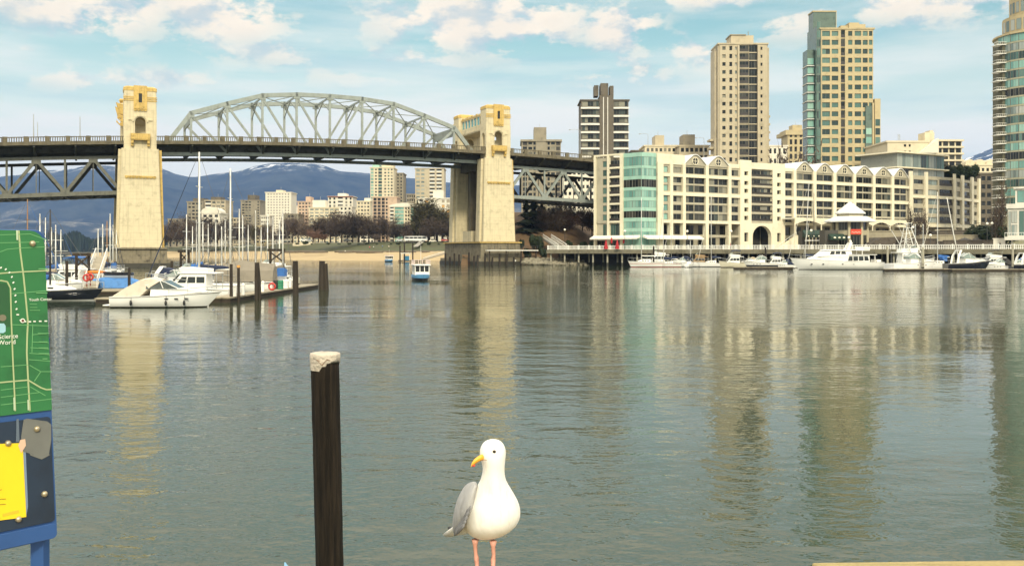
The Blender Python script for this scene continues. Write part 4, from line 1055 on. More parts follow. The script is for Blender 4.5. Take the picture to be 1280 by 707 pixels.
    for k in range(13, 24):
        a0, a1 = 2*math.pi*k/28, 2*math.pi*(k+1)/28
        for rr, zz in ((rad-2.4, zt+1.8), (rad-4.5, zt+8)):
            p0 = (cx+rr*math.cos(a0), cy+rr*math.sin(a0)); p1 = (cx+rr*math.cos(a1), cy+rr*math.sin(a1)); Tw, Lw = TF(p0, p1); wins.append((Tw, .3, Lw-.3, zz, zz+3.6, G_PALE, 0))
    emit_windows(r, wins, 100)
    # white stepped block behind the penthouse
    r, T, L, zt = building('apartment_building', 'white stepped concrete block with a slanting wall behind the glass penthouse', 1109, 1160, 178, 420., 26, CREAMC, 14,
        [(.40,.46,'w',.3,.7,G_DARK,0), (.52,.57,'w',.3,.7,G_DARK,0)], zb=12)
    b = MB(); b.prism([(0, 0), (8.2, 0), (8.2, 6.4)], 0, 5, T @ Matrix.Translation((12.6, 4.0, zt-5.0)) @ Matrix.Rotation(R(90), 4, 'X')); b.build('slanting_wall', WHITEC, r)
    b = MB(); b.box(20.9, 32.4, -16, .5, 10, zt+.6, T); b.build('right_wing', CREAMC, r)
    for k in range(5):
        b = MB(); b.box(20.85, 33.0, -16.5, 1.4, zt+.9-2.9*k-.5, zt+.9-2.9*k+.25, T); b.build('balcony_slab', CREAMC, r)
    wn = []
    for k in range(4):
        for q in range(4): wn.append((T @ Matrix.Translation((0, .5, 0)), 21.4+q*2.8, 23.6+q*2.8, zt-1.7-2.9*k, zt+.3-2.9*k, G_DARK, 0))
    emit_windows(r, wn)
    b = MB(); b.box(18.6, 22.8, -12, -5, zt-1, zt+5, T); b.box(21.2, 22.8, -11, -6, zt+5.01, zt+6, T); b.build('roof_box', CREAMC, r)
    for q, x in enumerate((.45, .49)):
        b = MB(); b.tube([T @ Vector((x*L, -8, zt)), T @ Vector((x*L, -8, zt+4.5))], .15, 5); b.build('roof_mast', GALV, r)
    # pale low buildings seen in the gap at right
    r, T, L, zt = building('apartment_building', 'pale low block with rounded gables in the gap left of the green glass tower', 1207, 1244, 207, 470., 20, CREAMC, 8,
        grid(6, G_DARK, .03, .97, .45, .3, .7), zb=14)
    for c in (.15, .5, .85):
        b = MB(); N = 8; pts = [(c*L+2.2*math.cos(math.pi*i/N), zt+.7+2.2*math.sin(math.pi*i/N)*1.1) for i in range(N+1)]
        b.prism(pts, -.2, 5, T @ Matrix.Rotation(R(90), 4, 'X')); b.build('rounded_gable', CREAMC, r)
    r, T, L, zt = building('apartment_building', 'dark shaded building in the gap between the penthouse block and the green glass tower', 1224, 1262, 218, 400., 20, BROWNC, 9,
        grid(5, G_DARK, .03, .97, .3, .25, .8), zb=5)
    # low roofs peeking over the gabled roof
    r, T, L, zt = building('apartment_building', 'tan flat-roofed block with a square tower peeking over the teal glazed corner', 806, 846, 183, 520., 20, CREAMC, 12, grid(7, G_MIX, .03, .97, .4, .3, .75), zb=12, roof=[(.36,.64,6.5,TANC)])
    r, T, L, zt = building('apartment_building', 'brown block with a square tower peeking over the left pair of gables', 849, 886, 183, 510., 20, TANC, 12, grid(6, G_DARK, .03, .97, .3, .25, .8), zb=12, roof=[(.18,.58,6.8,GREYC)])
    building('apartment_building', 'pale block far behind the truss of the bridge approach, left of the white apartment block', 703, 744, 212, 560., 20, WHITEC, 10, grid(7, G_DARK, .03, .97, .4, .25, .75), zb=12)
    building('apartment_building', 'small dark brown rooftop just left of the tan block above the teal corner', 790, 803, 189.5, 470., 12, BROWNC, 9, grid(3, G_DARK), zb=12)
    building('apartment_building', 'small white block in the gap right of the tall beige tower', 959, 984, 183, 600., 12, WHITEC, 9, grid(4, G_DARK, gap=.5), zb=12)
high_rises()
def west_end():
    B = 'apartment buildings along the far shore'
    b = lambda *a, **k: building('apartment_building', *a, group=B, **k)
    g = grid
    b('dark grey twin block nearest the left tower, behind sailboat masts, with a dark roof box', 234, 254.5, 252.5, 830., 22, GREYC, 12, g(4, G_MIX, gap=.3), roof=[(.25,.9,3.6,BROWNC)])
    b('grey twin block with a dark roof box, right of its darker neighbour behind the masts', 256, 282, 251, 820., 22, TANC, 12, [(.03,.3,'b',.1,.9,G_DARK,0)]+g(3, G_MIX, .33, .98, .3), roof=[(.22,.68,3.6,BROWNC)], rails=WHITEBAND)
    r, T, L, zt = b('low white block with a curved white roof in front of the grey twin blocks', 252, 275, 267, 760., 20, WHITEC, 6, g(3, G_DARK, gap=.4))
    mb = MB(); N = 10; mb.prism([(L/2+L*.55*math.cos(math.pi*i/N), zt+.7+4.5*math.sin(math.pi*i/N)) for i in range(N+1)], -.6, 14, T @ Matrix.Rotation(R(90), 4, 'X')); mb.build('curved_roof', WHITEC, r)
    b('dark grey tower with pale balconies on its left half, left of the cream slab', 301, 325, 251, 850., 24, GREYC, 16, g(3, G_MIX, .05, .55, .25)+g(1, G_DARK, .85, .97), roof=[(.28,.68,5.5,BROWNC)])
    b('broad cream slab dotted with small windows, tallest block left of the pink one', 332, 364, 241, 800., 20, WHITEC, 19, g(8, G_DARK, .05, .95, .55, .3, .7), roof=[(.36,.62,2.6,CREAMC)])
    b('low block with yellow upper wall at the foot of the dark grey tower', 320, 333, 283, 720., 16, YELC, 5, g(3, G_DARK, gap=.3))
    b('small white low block left of the cream slab', 326, 337, 270, 770., 14, WHITEC, 7, g(4, G_DARK, gap=.4))
    b('brown low block half hidden by bare trees, right of the cream slab', 354, 373, 268, 740., 18, GREYC, 7, g(4, G_MIX, gap=.3))
    b('pinkish block with a square chimney tower on its roof', 372, 394, 252.5, 760., 20, PINKC, 13, g(5, G_MIX, .05, .95, .4), roof=[(.4,.68,4.5,PINKC)])
    b('beige balconied block with white penthouse, right of the pinkish one', 386, 425, 260, 730., 20, CREAMC, 11, g(6, G_PALE, .02, .98, .3, .3, .75), roof=[(.08,.5,6.2,WHITEC)])
    r, T, L, zt = b('white tower with red-brown roof trim and a white roof box', 410, 441, 246, 850., 22, WHITEC, 13, [(.05,.12,'w',.2,.85,G_DARK,0), (.22,.3,'w',.2,.85,G_MIX,0), (.4,.6,'b',.1,.9,G_DARK,0), (.70,.78,'w',.2,.85,G_MIX,0), (.88,.95,'w',.2,.85,G_DARK,0)], roof=[(.36,.7,3.4,WHITEC)], rails=WHITEBAND)
    mb = MB(); mb.box(-.02*L, 1.02*L, -22.5, 1.0, zt-.3, zt+.5, T); mb.build('roof_trim', REDBR, r)
    b('bright white mid-rise in front of the tower with red-brown trim', 424, 440, 258.5, 710., 16, WHITEC, 9, g(3, G_DARK, gap=.5))
    b('small grey block filling the gap right of the bright white mid-rise', 438, 448, 262, 760., 16, CREAMC, 9, g(3, G_DARK, gap=.4))
    b('cream block with a stepped top left of the tall teal-trimmed tower', 446, 463, 252, 740., 18, CREAMC, 12, g(4, G_MIX, gap=.4), roof=[(.5,.95,3,WHITEC)])
    r, T, L, zt = b('tall cream tower with teal glass corner, left of the beige slab tower', 463, 492, 210, 800., 24, CREAMC, 24, [(.02,.14,'w',.15,.85,G_TEAL,0), (.2,.28,'w',.25,.75,G_DARK,0), (.34,.5,'w',.1,.9,G_TEALD,0), (.60,.68,'w',.25,.75,G_MIX,0), (.75,.82,'w',.25,.75,G_TEALD,0), (.88,.96,'w',.25,.75,G_MIX,0)], roof=[(.05,.35,3.8,TEALP), (.45,.95,4.2,CREAMC)])
    b('brown grey tower tucked against the right side of the tall cream tower', 491, 504, 217, 815., 22, GREYC, 22, g(3, G_DARK, gap=.5))
    b('brown brick block with pale side wall in front of the tall cream tower', 466, 496, 247, 690., 20, PINKC, 13, [(.03,.16,'b',.1,.9,G_DARK,0), (.2,.33,'b',.1,.9,G_DARK,0), (.37,.5,'b',.1,.9,G_DARK,0), (.54,.62,'w',.2,.8,G_MIX,0)], rails=RAILD)
    r, T, L, zt = b('mid-rise with teal glass top and white bays under a curved roof', 487, 524, 258, 660., 20, CREAMC, 10, [(.02,.14,'b',.1,.9,G_DARK,0), (.18,.48,'w',.08,.92,G_TEAL,2), (.53,.58,'w',.2,.8,G_DARK,0), (.62,.67,'w',.2,.8,G_DARK,0), (.72,.97,'w',.08,.92,G_TEAL,2)], rails=WHITEBAND)
    mb = MB(); N = 8; mb.prism([(L*i/N, zt+.7+3.0*math.sin(math.pi*(.15+.7*i/N))-1.2) for i in range(N+1)]+[(L, zt-.4), (0, zt-.4)], -.8, 16, T @ Matrix.Rotation(R(90), 4, 'X')); mb.build('curved_roof', WHITEC, r)
    b('small round-topped grey block between the two tall far towers', 508, 520, 243, 900., 16, GREYC, 13, g(4, G_DARK, gap=.4))
    b('beige slab tower with stacked balconies close to the right bridge tower', 519, 555, 211, 830., 22, TANC, 20, [(.04,.16,'w',.25,.75,G_PALE,0), (.21,.32,'w',.25,.75,G_PALE,0), (.50,.68,'b',.12,.88,G_DARK,0), (.74,.92,'b',.12,.88,G_DARK,0)], rails=WHITEBAND)
    b('white block with orange blinds in front of the beige slab tower', 523, 565, 248.5, 640., 20, WHITEC, 9, [(.03,.14,'b',.1,.85,G_DARK,0), (.2,.3,'w',.25,.75,G_ORANGE,0), (.36,.46,'w',.25,.75,G_MIX,0), (.70,.78,'w',.2,.8,G_ORANGE,0), (.84,.93,'w',.2,.8,G_ORANGE,0)], roof=[(.42,.72,6,WHITEC)], rails=WHITEBAND)
    b('low tan block glimpsed behind the far shaft of the right bridge tower', 560, 585, 262, 760., 18, TANC, 9, g(4, G_DARK, gap=.4))
    b('grey low block seen between the bare trees below the tower with red-brown trim', 428, 452, 279, 680., 14, GREYC, 5, g(5, G_MIX, gap=.3))
    b('white low block seen between the bare trees left of the brown brick block', 450, 468, 283, 670., 14, WHITEC, 5, g(4, G_DARK, gap=.3))
    b('tan low block behind the bare trees right of the teal topped mid-rise', 506, 526, 284, 650., 14, TANC, 4, g(4, G_MIX, gap=.3))
    b('narrow white tower behind the gap between the cream slab and the pinkish block', 363, 372, 258, 880., 14, WHITEC, 12, g(2, G_DARK, gap=.4))
    b('low pale terrace behind the bare trees left of the pinkish block', 366, 390, 284, 690., 14, CREAMC, 5, g(5, G_PALE, gap=.3))
    b('far low block left of the grey twin blocks, behind the masts', 210, 233, 274, 900., 18, GREYC, 7, g(5, G_MIX, gap=.35))
    b('low brownish block between the dark grey tower and the twin blocks', 283, 300, 273, 800., 18, TANC, 7, g(4, G_MIX, gap=.35))
west_end()
# ------------------------------------------------------------------ promenade on piles
QA, QB = Vector((10.5, 288.8, 0)), Vector((150, 212.5, 0))
TQ, LQ = TF(QB[:2], QA[:2]); TQ, LQ = TF(QA[:2], QB[:2])
uq = lambda px: U(TQ, px)
def yq(px): return (TQ @ Vector((uq(px), 0, 0))).y
pm = thing('promenade', 'waterfront promenade deck on piles with a white balustrade below the apartment blocks', 'promenade', tuple(TQ @ Vector((LQ/2, -3, 0))))
mb = MB(); mb.box(0, LQ, -8, 0, 4.3, 4.72, TQ); mb.build('deck', OLDWOOD, pm)
mb = MB(); mb.box(0, LQ, .01, .25, 3.55, 4.66, TQ); mb.build('edge_beam', mat('olive_timber_beam', (.16,.145,.10), .9, .3, .6, streak=.4), pm)
bal = MB(); bal.box(0, LQ, -.22, -.08, 5.72, 5.86, TQ); bal.box(0, LQ, -.20, -.10, 4.95, 5.05, TQ); bo = bal.build('balustrade', WHITEPAINT, pm)
x = .3; mb = MB(); k = 0
while x < LQ:
    if k % 8 == 0:
        q = MB(); q.box(x-.17, x+.17, -.32, .02, 4.73, 6.0, TQ); q.build('post', WHITEPAINT, bo)
    else: mb.box(x-.08, x+.08, -.19, -.11, 4.73, 5.72, TQ)
    x += .42; k += 1
mb.build('baluster', WHITEPAINT, bo)['kind'] = 'stuff'
PILEC = mat('pale_concrete_pile', (.33,.31,.24), .85, .25, 1, zband=[(-5, .9, (.05,.05,.04))])
x = 1.0
while x < LQ:
    p = TQ @ Vector((x, -.7, 0)); q = MB(); q.tube([(p.x, p.y, -2), (p.x, p.y, 4.3)], .26, 8); q.build('pile', PILEC, pm)
    p = TQ @ Vector((x+1.2, -5.5, 0)); q = MB(); q.tube([(p.x, p.y, -2), (p.x, p.y, 4.3)], .26, 8); q.build('pile', PILEC, pm)
    x += 4.6
mb = MB(); mb.box(0, LQ, -8.6, -8.02, -2, 4.7, TQ); struct(mb, 'quay_wall', mat('dark_quay_wall', (.05,.046,.036), .95, .3, .4))
pts = [TQ @ Vector((0, -8.02, 4.68)), TQ @ Vector((LQ, -8.02, 4.68)), Vector((420,75,4.68)), Vector((1500,500,5)), Vector((1500,1500,5)), Vector((12,1500,5)), Vector((14,330,4.68))]
mb = MB(); mb.add(pts, [tuple(range(len(pts)))]); struct(mb, 'quay_ground', PAVE)
# stair at the left end of the promenade
st = thing('stairway', 'white-railed stairway climbing the bank beside the bridge at the left end of the promenade', 'stairs', (10, 292, 4.7))
a, b = Vector((10.8, 290.8, 4.7)), Vector((10.2+.0, 300, 8.2)); b = P(684, 298, 306); a = P(703, 310.6, 291)
mb = MB(); N = 16
for i in range(N):
    p = a.lerp(b, i/N); q = a.lerp(b, (i+1)/N); mb.box(p.x-1.3, p.x+1.3, p.y, q.y, p.z-.5, q.z)
mb.build('steps', PAVE, st)
for s in (-1.3, 1.3):
    mb = MB(); o = Vector((s, 0, 0)); mb.bar(a+o+Vector((0,0,1.3)), b+o+Vector((0,0,1.3)), .16, .18); mb.bar(a+o+Vector((0,0,.5)), b+o+Vector((0,0,.5)), .1, .12)
    for i in range(13):
        p = a.lerp(b, i/12)+o; mb.bar(p, p+Vector((0,0,1.3)), .14)
    mb.build('railing', WHITEPAINT, st)
# pavilion restaurant on the promenade
def pavilion():
    Y = 268.; cx = xat(1062.5, Y); g = 4.7
    r = thing('pavilion', 'octagonal waterfront pavilion with a white tiered pyramid roof and a red sign', 'pavilion', (cx, Y, g))
    TAN = mat('pavilion_wall', (.42,.375,.26), .8, .1)
    n = 8; oc = lambda rad, z, ph=math.pi/8: [Vector((cx+rad*math.cos(ph+2*math.pi*i/n), Y+rad*math.sin(ph+2*math.pi*i/n), z)) for i in range(n)]
    mb = MB(); mb.loft([oc(4.3, g), oc(4.3, 12.4)]); mb.build('wall', mat('dark_pavilion_core', (.06,.055,.045), .6, .1), r)
    for i in range(n):
        a = math.pi/8+2*math.pi*i/n; p = Vector((cx+4.55*math.cos(a), Y+4.55*math.sin(a), 0)); mb = MB(); mb.bar((p.x, p.y, g), (p.x, p.y, 12.4), .6); mb.build('column', TAN, r)
    mb = MB(); mb.loft([oc(4.6, 8.7), oc(4.6, 10.0)]); mb.build('spandrel', TAN, r)
    mb = MB(); mb.loft([oc(6.9, 12.3), oc(6.9, 12.6), oc(4.4, 13.9)]); mb.build('lower_roof', ROOFW, r)
    mb = MB(); mb.loft([oc(3.5, 13.8), oc(3.5, 14.7)]); mb.build('lantern', TAN, r)
    mb = MB(); mb.loft([oc(4.1, 14.6), oc(4.1, 14.9), oc(1.9, 16.6), oc(.25, 18.0)]); mb.build('upper_roof', ROOFW, r)
    mb = MB(); mb.tube([(cx, Y, 18), (cx, Y, 24)], .07, 5); mb.build('finial', GALV, r)
    wins = []
    for i in (4, 5, 6):
        a0, a1 = math.pi/8+2*math.pi*i/n, math.pi/8+2*math.pi*(i+1)/n
        Tw, Lw = TF((cx+4.4*math.cos(a0), Y+4.4*math.sin(a0)), (cx+4.4*math.cos(a1), Y+4.4*math.sin(a1)))
        wins.append((Tw, .45, Lw-.45, 10.05, 12.3, G_DARK, .9)); wins.append((Tw, .45, Lw-.45, 5.2, 8.6, G_DARK, .9))
    emit_windows(r, wins)
    mb = MB(); mb.box(cx-1.45, cx+1.45, Y-4.72, Y-4.5, 8.85, 10.25); sg = mb.build('sign', mat('red_sign', (.62,.06,.03), .4, .05), r)
    mb = MB()
    for i in range(9):
        x = cx-1.2+i*.27; mb.bar((x, Y-4.745, 9.42+.13*math.sin(i*1.9)), (x+.25, Y-4.745, 9.42+.13*math.sin((i+1)*1.9)), .02, .13)
    mb.build('lettering', mat('pale_lettering', (.8,.62,.5), .5, .03), sg)
    aw = mat('dark_green_awning', (.012,.035,.022), .8, .2)
    mb = MB(); mb.loft([[Vector((x, Y-4.1, 9.0)), Vector((x, Y-6.6, 8.1)), Vector((x, Y-6.6, 7.3)), Vector((x, Y-4.1, 7.4))] for x in (cx-7.4, cx-3.3)]); mb.build('awning', aw, r)
    for i in range(3):
        mb = MB(); mb.ball((cx-6.5+i*1.25, Y-6.75, 7.9), .24, 8, 6, (1.5,1,1)); mb.build('lamp', mat('warm_lamp', (.8,.76,.6), .4, .02), r)
    mb = MB(); mb.box(cx-8.2, cx-4.6, Y-3.9, Y+1, g, 10, None); mb.build('side_room', mat('dark_pavilion_core', (.06,.055,.045)), r)
    # second long green awning
    Y2 = 281.; a, b = xat(1003, Y2), xat(1031, Y2)
    r2 = thing('restaurant_terrace', 'restaurant front under a long dark green awning left of the pavilion', 'restaurant', ((a+b)/2, Y2, g))
    mb = MB(); mb.loft([[Vector((x, Y2, 10.4)), Vector((x, Y2-2.4, 9.2)), Vector((x, Y2-2.4, 8.2)), Vector((x, Y2, 8.4))] for x in (a, b)]); mb.build('awning', aw, r2)
    mb = MB(); mb.box(a, b, Y2+.1, Y2+4, g, 10.2); mb.build('wall', mat('dark_pavilion_core', (.06,.055,.045)), r2)
    mb = MB(); mb.box(a, b, Y2-2.6, Y2-2.4, 7.2, 7.5); mb.build('white_rail', WHITEPAINT, r2)
    for i in range(7):
        x = a+.3+(b-a-.6)*i/6; mb = MB(); mb.bar((x, Y2-2.3, g), (x, Y2-2.3, 8.2), .22); mb.build('post', TAN, r2)
    for i in range(4):
        mb = MB(); mb.ball((a+1+(b-a-2)*i/3, Y2-2.7, 8.6), .24, 8, 6); mb.build('lamp', mat('warm_lamp', (.8,.76,.6)), r2)
    # scalloped white canopy along the block
    Tc = QT; u = lambda px: U(QT @ Matrix.Translation((0, 6.0, 0)), px)
    edges = [993, 1026, 1058, 1090, 1112, 1136]
    c0 = thing('canopy', 'white scalloped canopy on slim posts along the apartment block, behind the pavilion', 'canopy', tuple(QT @ Vector((u(1060), 6, g))))
    for a, b in zip(edges[:-1], edges[1:]):
        ua, ub = u(a), u(b); N = 10
        mb = MB(); up = []; lo = []
        for i in range(N+1):
            f = i/N; x = ua+(ub-ua)*f; up.append((x, 14.9)); lo.append((x, 12.7+1.2*math.sin(math.pi*f)))
        rings = [[QT @ Vector((x, nn, z)) for nn, z in ((6.0, l), (6.4, l), (6.4, h), (6.0, h))] for (x, h), (_, l) in zip(up, lo)]
        mb.loft(rings); mb.build('canopy_arch', WHITEWALL, c0)
        mb = MB(); mb.loft([[QT @ Vector((x, nn, z)) for nn, z in ((1.0, 14.4), (6.0, 14.5), (6.0, 14.75), (1.0, 14.9))] for x in (ua, ub)]); mb.build('canopy_roof', AWNW, c0)
        p = QT @ Vector((ua, 6.2, 0)); mb = MB(); mb.tube([(p.x, p.y, g), (p.x, p.y, 13.2)], .2, 8); mb.build('post', WHITEWALL, c0)
    # outside stair left of it
    r3 = thing('stairway', 'pale outdoor stair with a solid sloping balustrade right of the big arch', 'stairs', tuple(QT @ Vector((U(QT, 985), 3, g))))
    u3 = lambda px: U(QT @ Matrix.Translation((0, 3, 0)), px)
    mb = MB(); xa, xb = u3(973), u3(997)
    vs = [QT @ Vector((x, nn, z)) for nn in (2.0, 3.2) for x, z in ((xa, g), (xb, g), (xb, 9.4), (xa+.8, 5.4))]
    mb.add(vs, [(0,1,2,3), (7,6,5,4), (0,4,5,1), (1,5,6,2), (2,6,7,3), (3,7,4,0)]); mb.build('sloping_wall', WHITEWALL, r3)
    mb = MB(); mb.bar(QT @ Vector((xa+.8, 2.6, 6.4)), QT @ Vector((xb, 2.6, 10.4)), .1)
    for i in range(6):
        f = i/5; p = QT @ Vector((xa+.8+(xb-xa-.8)*f, 2.6, 5.4+4*f)); mb.bar(p, p+Vector((0, 0, 1)), .08)
    mb.build('handrail', WHITEPAINT, r3)
pavilion()
# terraces, planters and small things on the plaza at right
BRICK = mat('dark_brick_paving', (.085,.07,.055), .9, .3, .6)
HEDGE = mat('dark_hedge', (.022,.032,.012), .95, .5, 2.0, bump=1)
def plaza():
    g = 4.7
    def wall(x0, x1, Y, z0, z1, d, m, label):
        a, b = xat(x0, Y), xat(x1, Y); mb = MB(); mb.box(a, b, Y, Y+d, z0, z1); mb.box(a-.15, b+.15, Y-.15, Y+.4, z1+.004, z1+.25)
        o = mb.build('terrace_wall', m); setbase(o, ((a+b)/2, Y, z0)); tag(o, label, 'wall')
    TANW = mat('terrace_concrete', (.30,.265,.19), .85, .18, .5)
    mb = MB(); pts = [P(1072, 309, 262)]; 
    a, b = xat(1075, 262), xat(1128, 262)
    vs = [Vector((a, 262, g)), Vector((b, 262, g)), Vector((b, 262, 8.2)), Vector((a+6, 262, 8.0)), Vector((a, 272, g)), Vector((b, 272, g)), Vector((b, 272, 8.2)), Vector((a+6, 272, 8.0))]
    mb.add(vs, [(0,1,2,3), (7,6,5,4), (0,4,5,1), (1,5,6,2), (2,6,7,3), (3,7,4,0)]); o = mb.build('brick_ramp', BRICK); setbase(o, (b, 262, g)); tag(o, 'dark brick ramp rising to the right beside the pavilion', 'ramp')
    wall(1086, 1142, 276, g, 9.9, 6, TANW, 'long tan terrace wall right of the pavilion above the brick ramp')
    wall(1128, 1172, 258, g, 7.4, 7, BRICK, 'dark brick terrace wall in front of the penthouse block')
    wall(1150, 1236, 270, g, 8.6, 8, TANW, 'broad tan terrace step below the columns of the penthouse block')
    wall(1180, 1250, 252, g, 6.9, 5, BRICK, 'low dark terrace wall left of the white house on stilts')
    wall(1172, 1232, 290, g, 10.4, 5, BRICK, 'uppermost dark terrace wall in front of the glass lobby')
plaza()
def globe_lamp(px, py, Y, label, z0=4.7):
    p = P(px, py, Y); r = thing('globe_lamp', label, 'street lamp', (p.x, Y, z0), 0, 'globe lamps along the waterfront')
    mb = MB(); mb.tube([(p.x, Y, z0), (p.x, Y, p.z-.2)], .07, 6); mb.build('pole', WROUGHT, r)
    mb = MB(); mb.ball(p, .36, 10, 7); mb.build('globe', mat('milk_glass_globe', (.80,.78,.68), .3, .02), r, smooth=True)
for px, py, Y, l in ((706, 287, 300, 'white globe lamp glowing pale against the dark trees under the bridge approach'), (859, 289, 272, 'globe lamp in front of the ground floor arcade right of the awning'), (781, 289, 268, 'globe lamp under the end of the awning by the teal corner'),
                 (914, 289, 268, 'globe lamp left of the big arch'), (1014, 288, 262, 'globe lamp in front of the long green awning'), (1234, 279.5, 262, 'left globe of the pair by the dark hedge'), (1240, 279, 262, 'right globe of the pair by the dark hedge'), (1061, 297, 258, 'globe lamp below the red sign'), (1141, 284, 250, 'globe lamp on the plaza right of the brick ramp'), (1163, 294, 246, 'low globe lamp in front of the dark terrace wall')):
    globe_lamp(px, py, Y, l)
def parasol(px, Y, m, label, closed=True, h=2.9, z0=4.73, grp=None):
    x = xat(px, Y); r = thing('parasol', label, 'parasol', (x, Y, z0), 0, grp)
    mb = MB(); mb.tube([(x, Y, z0), (x, Y, z0+h)], .04, 6); mb.build('pole', WROUGHT, r)
    n = 8; mb = MB(); rg = lambda rr, z: [Vector((x+rr*math.cos(2*math.pi*i/n), Y+rr*math.sin(2*math.pi*i/n), z)) for i in range(n)]
    mb.loft([rg(.62, z0+.15), rg(.34, z0+h*.62), rg(.06, z0+h)] if closed else [rg(1.9, z0+h*.78), rg(1.85, z0+h*.82), rg(.1, z0+h)]); mb.build('canopy', m, r)
RED = mat('red_canvas', (.38,.02,.025), .8, .12)
parasol(757.5, 279, RED, 'larger red folded parasol under the awning at the left corner of the apartment block')
parasol(771.5, 277, RED, 'second red folded parasol under the awning, right of the larger one')
for px in (764.5, 779.5):
    Y = 281; p = P(px, 300, Y); mb = MB(); mb.loft([[p+Vector((.28*math.cos(a)*k, .28*math.sin(a)*k, z)) for a in (2*math.pi*i/8 for i in range(8))] for k, z in ((.5,-1.0), (1,-.6), (1,.3), (.4,.7))]); mb.tube([p+Vector((0,0,.7)), p+Vector((0,0,1.6))], .03, 5)
    o = mb.build('hanging_banner', RED); setbase(o, p); tag(o, 'small red banner hanging from the awning, '+('between the two parasols' if px < 770 else 'right of both parasols'), 'banner')
DKC = mat('dark_canvas', (.035,.032,.03), .85, .2)
for px, Y, l in ((1222, 268, 'dark open parasol in front of the dark hedge'), (1206, 262, 'dark open parasol left of the one by the hedge')): parasol(px, Y, DKC, l, False, 3.2, 4.7)
# white house on stilts at the right edge
def stilt_house():
    T = TQ @ Matrix.Translation((0, -2.0, 0)); x0 = U(T, 1258); c = T @ Vector((x0+6, -4, 4.73))
    r = thing('stilt_house', 'white two storey house with a bay window raised on posts at the right edge', 'house', tuple(c))
    wh = mat('white_house_wall', (.68,.65,.57), .6, .06, .5)
    mb = MB(); mb.box(x0-.4, x0+16, -8, 1.2, 6.9, 7.7, T); mb.build('floor_slab', wh, r)
    mb = MB(); mb.box(x0+.3, x0+15, -7, 0, 7.7, 14.5, T); mb.box(x0+1.9, x0+15, -6.5, -.5, 14.5, 19.2, T); mb.build('wall', wh, r)
    mb = MB(); mb.box(x0, x0+15.4, -7.4, .4, 14.51, 15.6, T); mb.box(x0+1.5, x0+15.4, -7, 0, 19.21, 19.6, T); mb.build('roof', wh, r)
    T2 = T @ Matrix.Translation((x0, 0, 0)); wins = [(T2, .45, 1.0, 8.0, 13.8, G_PALE, 0), (T2, 1.1, 2.3, 11.0, 13.9, G_PALE, .6), (T2, 1.1, 2.3, 8.0, 10.6, G_PALE, .6), (T2, 2.7, 4.5, 8.0, 13.9, G_TEALD, .9), (T2 @ Matrix.Translation((0,-.5,0)), 2.3, 4.8, 15.9, 18.8, G_TEAL, 1.3)]
    emit_windows(r, wins)
    for i in range(4):
        mb = MB(); mb.box(x0+1+i*3, x0+1.4+i*3, -.6, -.2, 4.7, 6.9, T); mb.build('post', wh, r)
    mb = MB(); mb.box(x0-.35, x0+5, 1.08, 1.16, 8.6, 8.7, T)
    for i in range(11): mb.box(x0-.33+i*.5, x0-.27+i*.5, 1.09, 1.15, 7.7, 8.6, T)
    mb.build('railing', WHITEPAINT, r)
    mb = MB(); k0 = U(T, 1241); mb.box(k0, k0+2.6, -6, -3, 4.73, 7.2, T); mb.box(k0-.15, k0+2.75, -6.15, -2.85, 7.21, 7.4, T); o = mb.build('kiosk', wh); setbase(o, T @ Vector((k0+1.3, -4, 4.73))); tag(o, 'small white kiosk beside the house on stilts', 'kiosk')
stilt_house()
# ------------------------------------------------------------------ plants
BARK = mat('grey_brown_bark', (.075,.06,.045), .95, .3, 2)
def twig_mat(n, c): return mat(n, c, .95, .35, .35, rand=.25)
TW1 = twig_mat('bare_brown_twigs', (.075,.055,.04)); TW2 = twig_mat('reddish_bare_twigs', (.115,.065,.045)); TW3 = twig_mat('olive_spring_twigs', (.085,.075,.035)); EVG = twig_mat('dark_conifer_needles', (.018,.028,.014)); BUSH = twig_mat('dark_evergreen_leaves', (.020,.032,.012))
def bare_crown(seed, h, w, n, m, slender=False):
    """twiggy crown: tapering limbs and several hundred fine twigs"""
    rnd = random.Random(seed); tr = MB(); cr = MB()
    tr.tube([(0,0,-.3), (.02*h*rnd.uniform(-1,1),0,h*.3), (.03*h*rnd.uniform(-1,1),.02*h,h*.62), (0,0,h*.93)], [h*.028, h*.020, h*.012, h*.003], 6)
    ends = []
    for i in range(13 if not slender else 16):
        z0 = h*rnd.uniform(.18, .6); a = rnd.uniform(0, 2*math.pi); L = w*rnd.uniform(.55, 1.0)*(1 if not slender else .5); up = rnd.uniform(.5, 1.2)*(2.2 if slender else 1)
        p0 = Vector((0,0,z0)); p1 = p0+Vector((math.cos(a)*L*.5, math.sin(a)*L*.5, L*.42*up)); p2 = p0+Vector((math.cos(a)*L*.85, math.sin(a)*L*.85, min(h*.97-z0, L*1.0*up)))
        tr.tube([p0, p1, p2], [h*.012, h*.007, h*.002], 5); ends += [(p1, L), (p2, L), (p0.lerp(p2, .8), L), (p1.lerp(p2, .5), L)]
    for i in range(n):
        p, L = rnd.choice(ends); o = p+Vector((rnd.gauss(0, .17)*w, rnd.gauss(0, .17)*w, rnd.gauss(.03, .11)*h))
        if o.z < h*.14: continue
        d = Vector((o.x/w+rnd.gauss(0,.5), o.y/w+rnd.gauss(0,.5), .9+rnd.gauss(0,.4))).normalized()*rnd.uniform(.05, .12)*h
        sd_ = d.cross(Vector((rnd.gauss(0,1), rnd.gauss(0,1), rnd.gauss(0,1)))).normalized()*h*rnd.uniform(.004, .010)
        cr.add([o-sd_, o+sd_, o+d+sd_*.3, o+d-sd_*.3], [(0,1,2,3)])
    return tr, cr
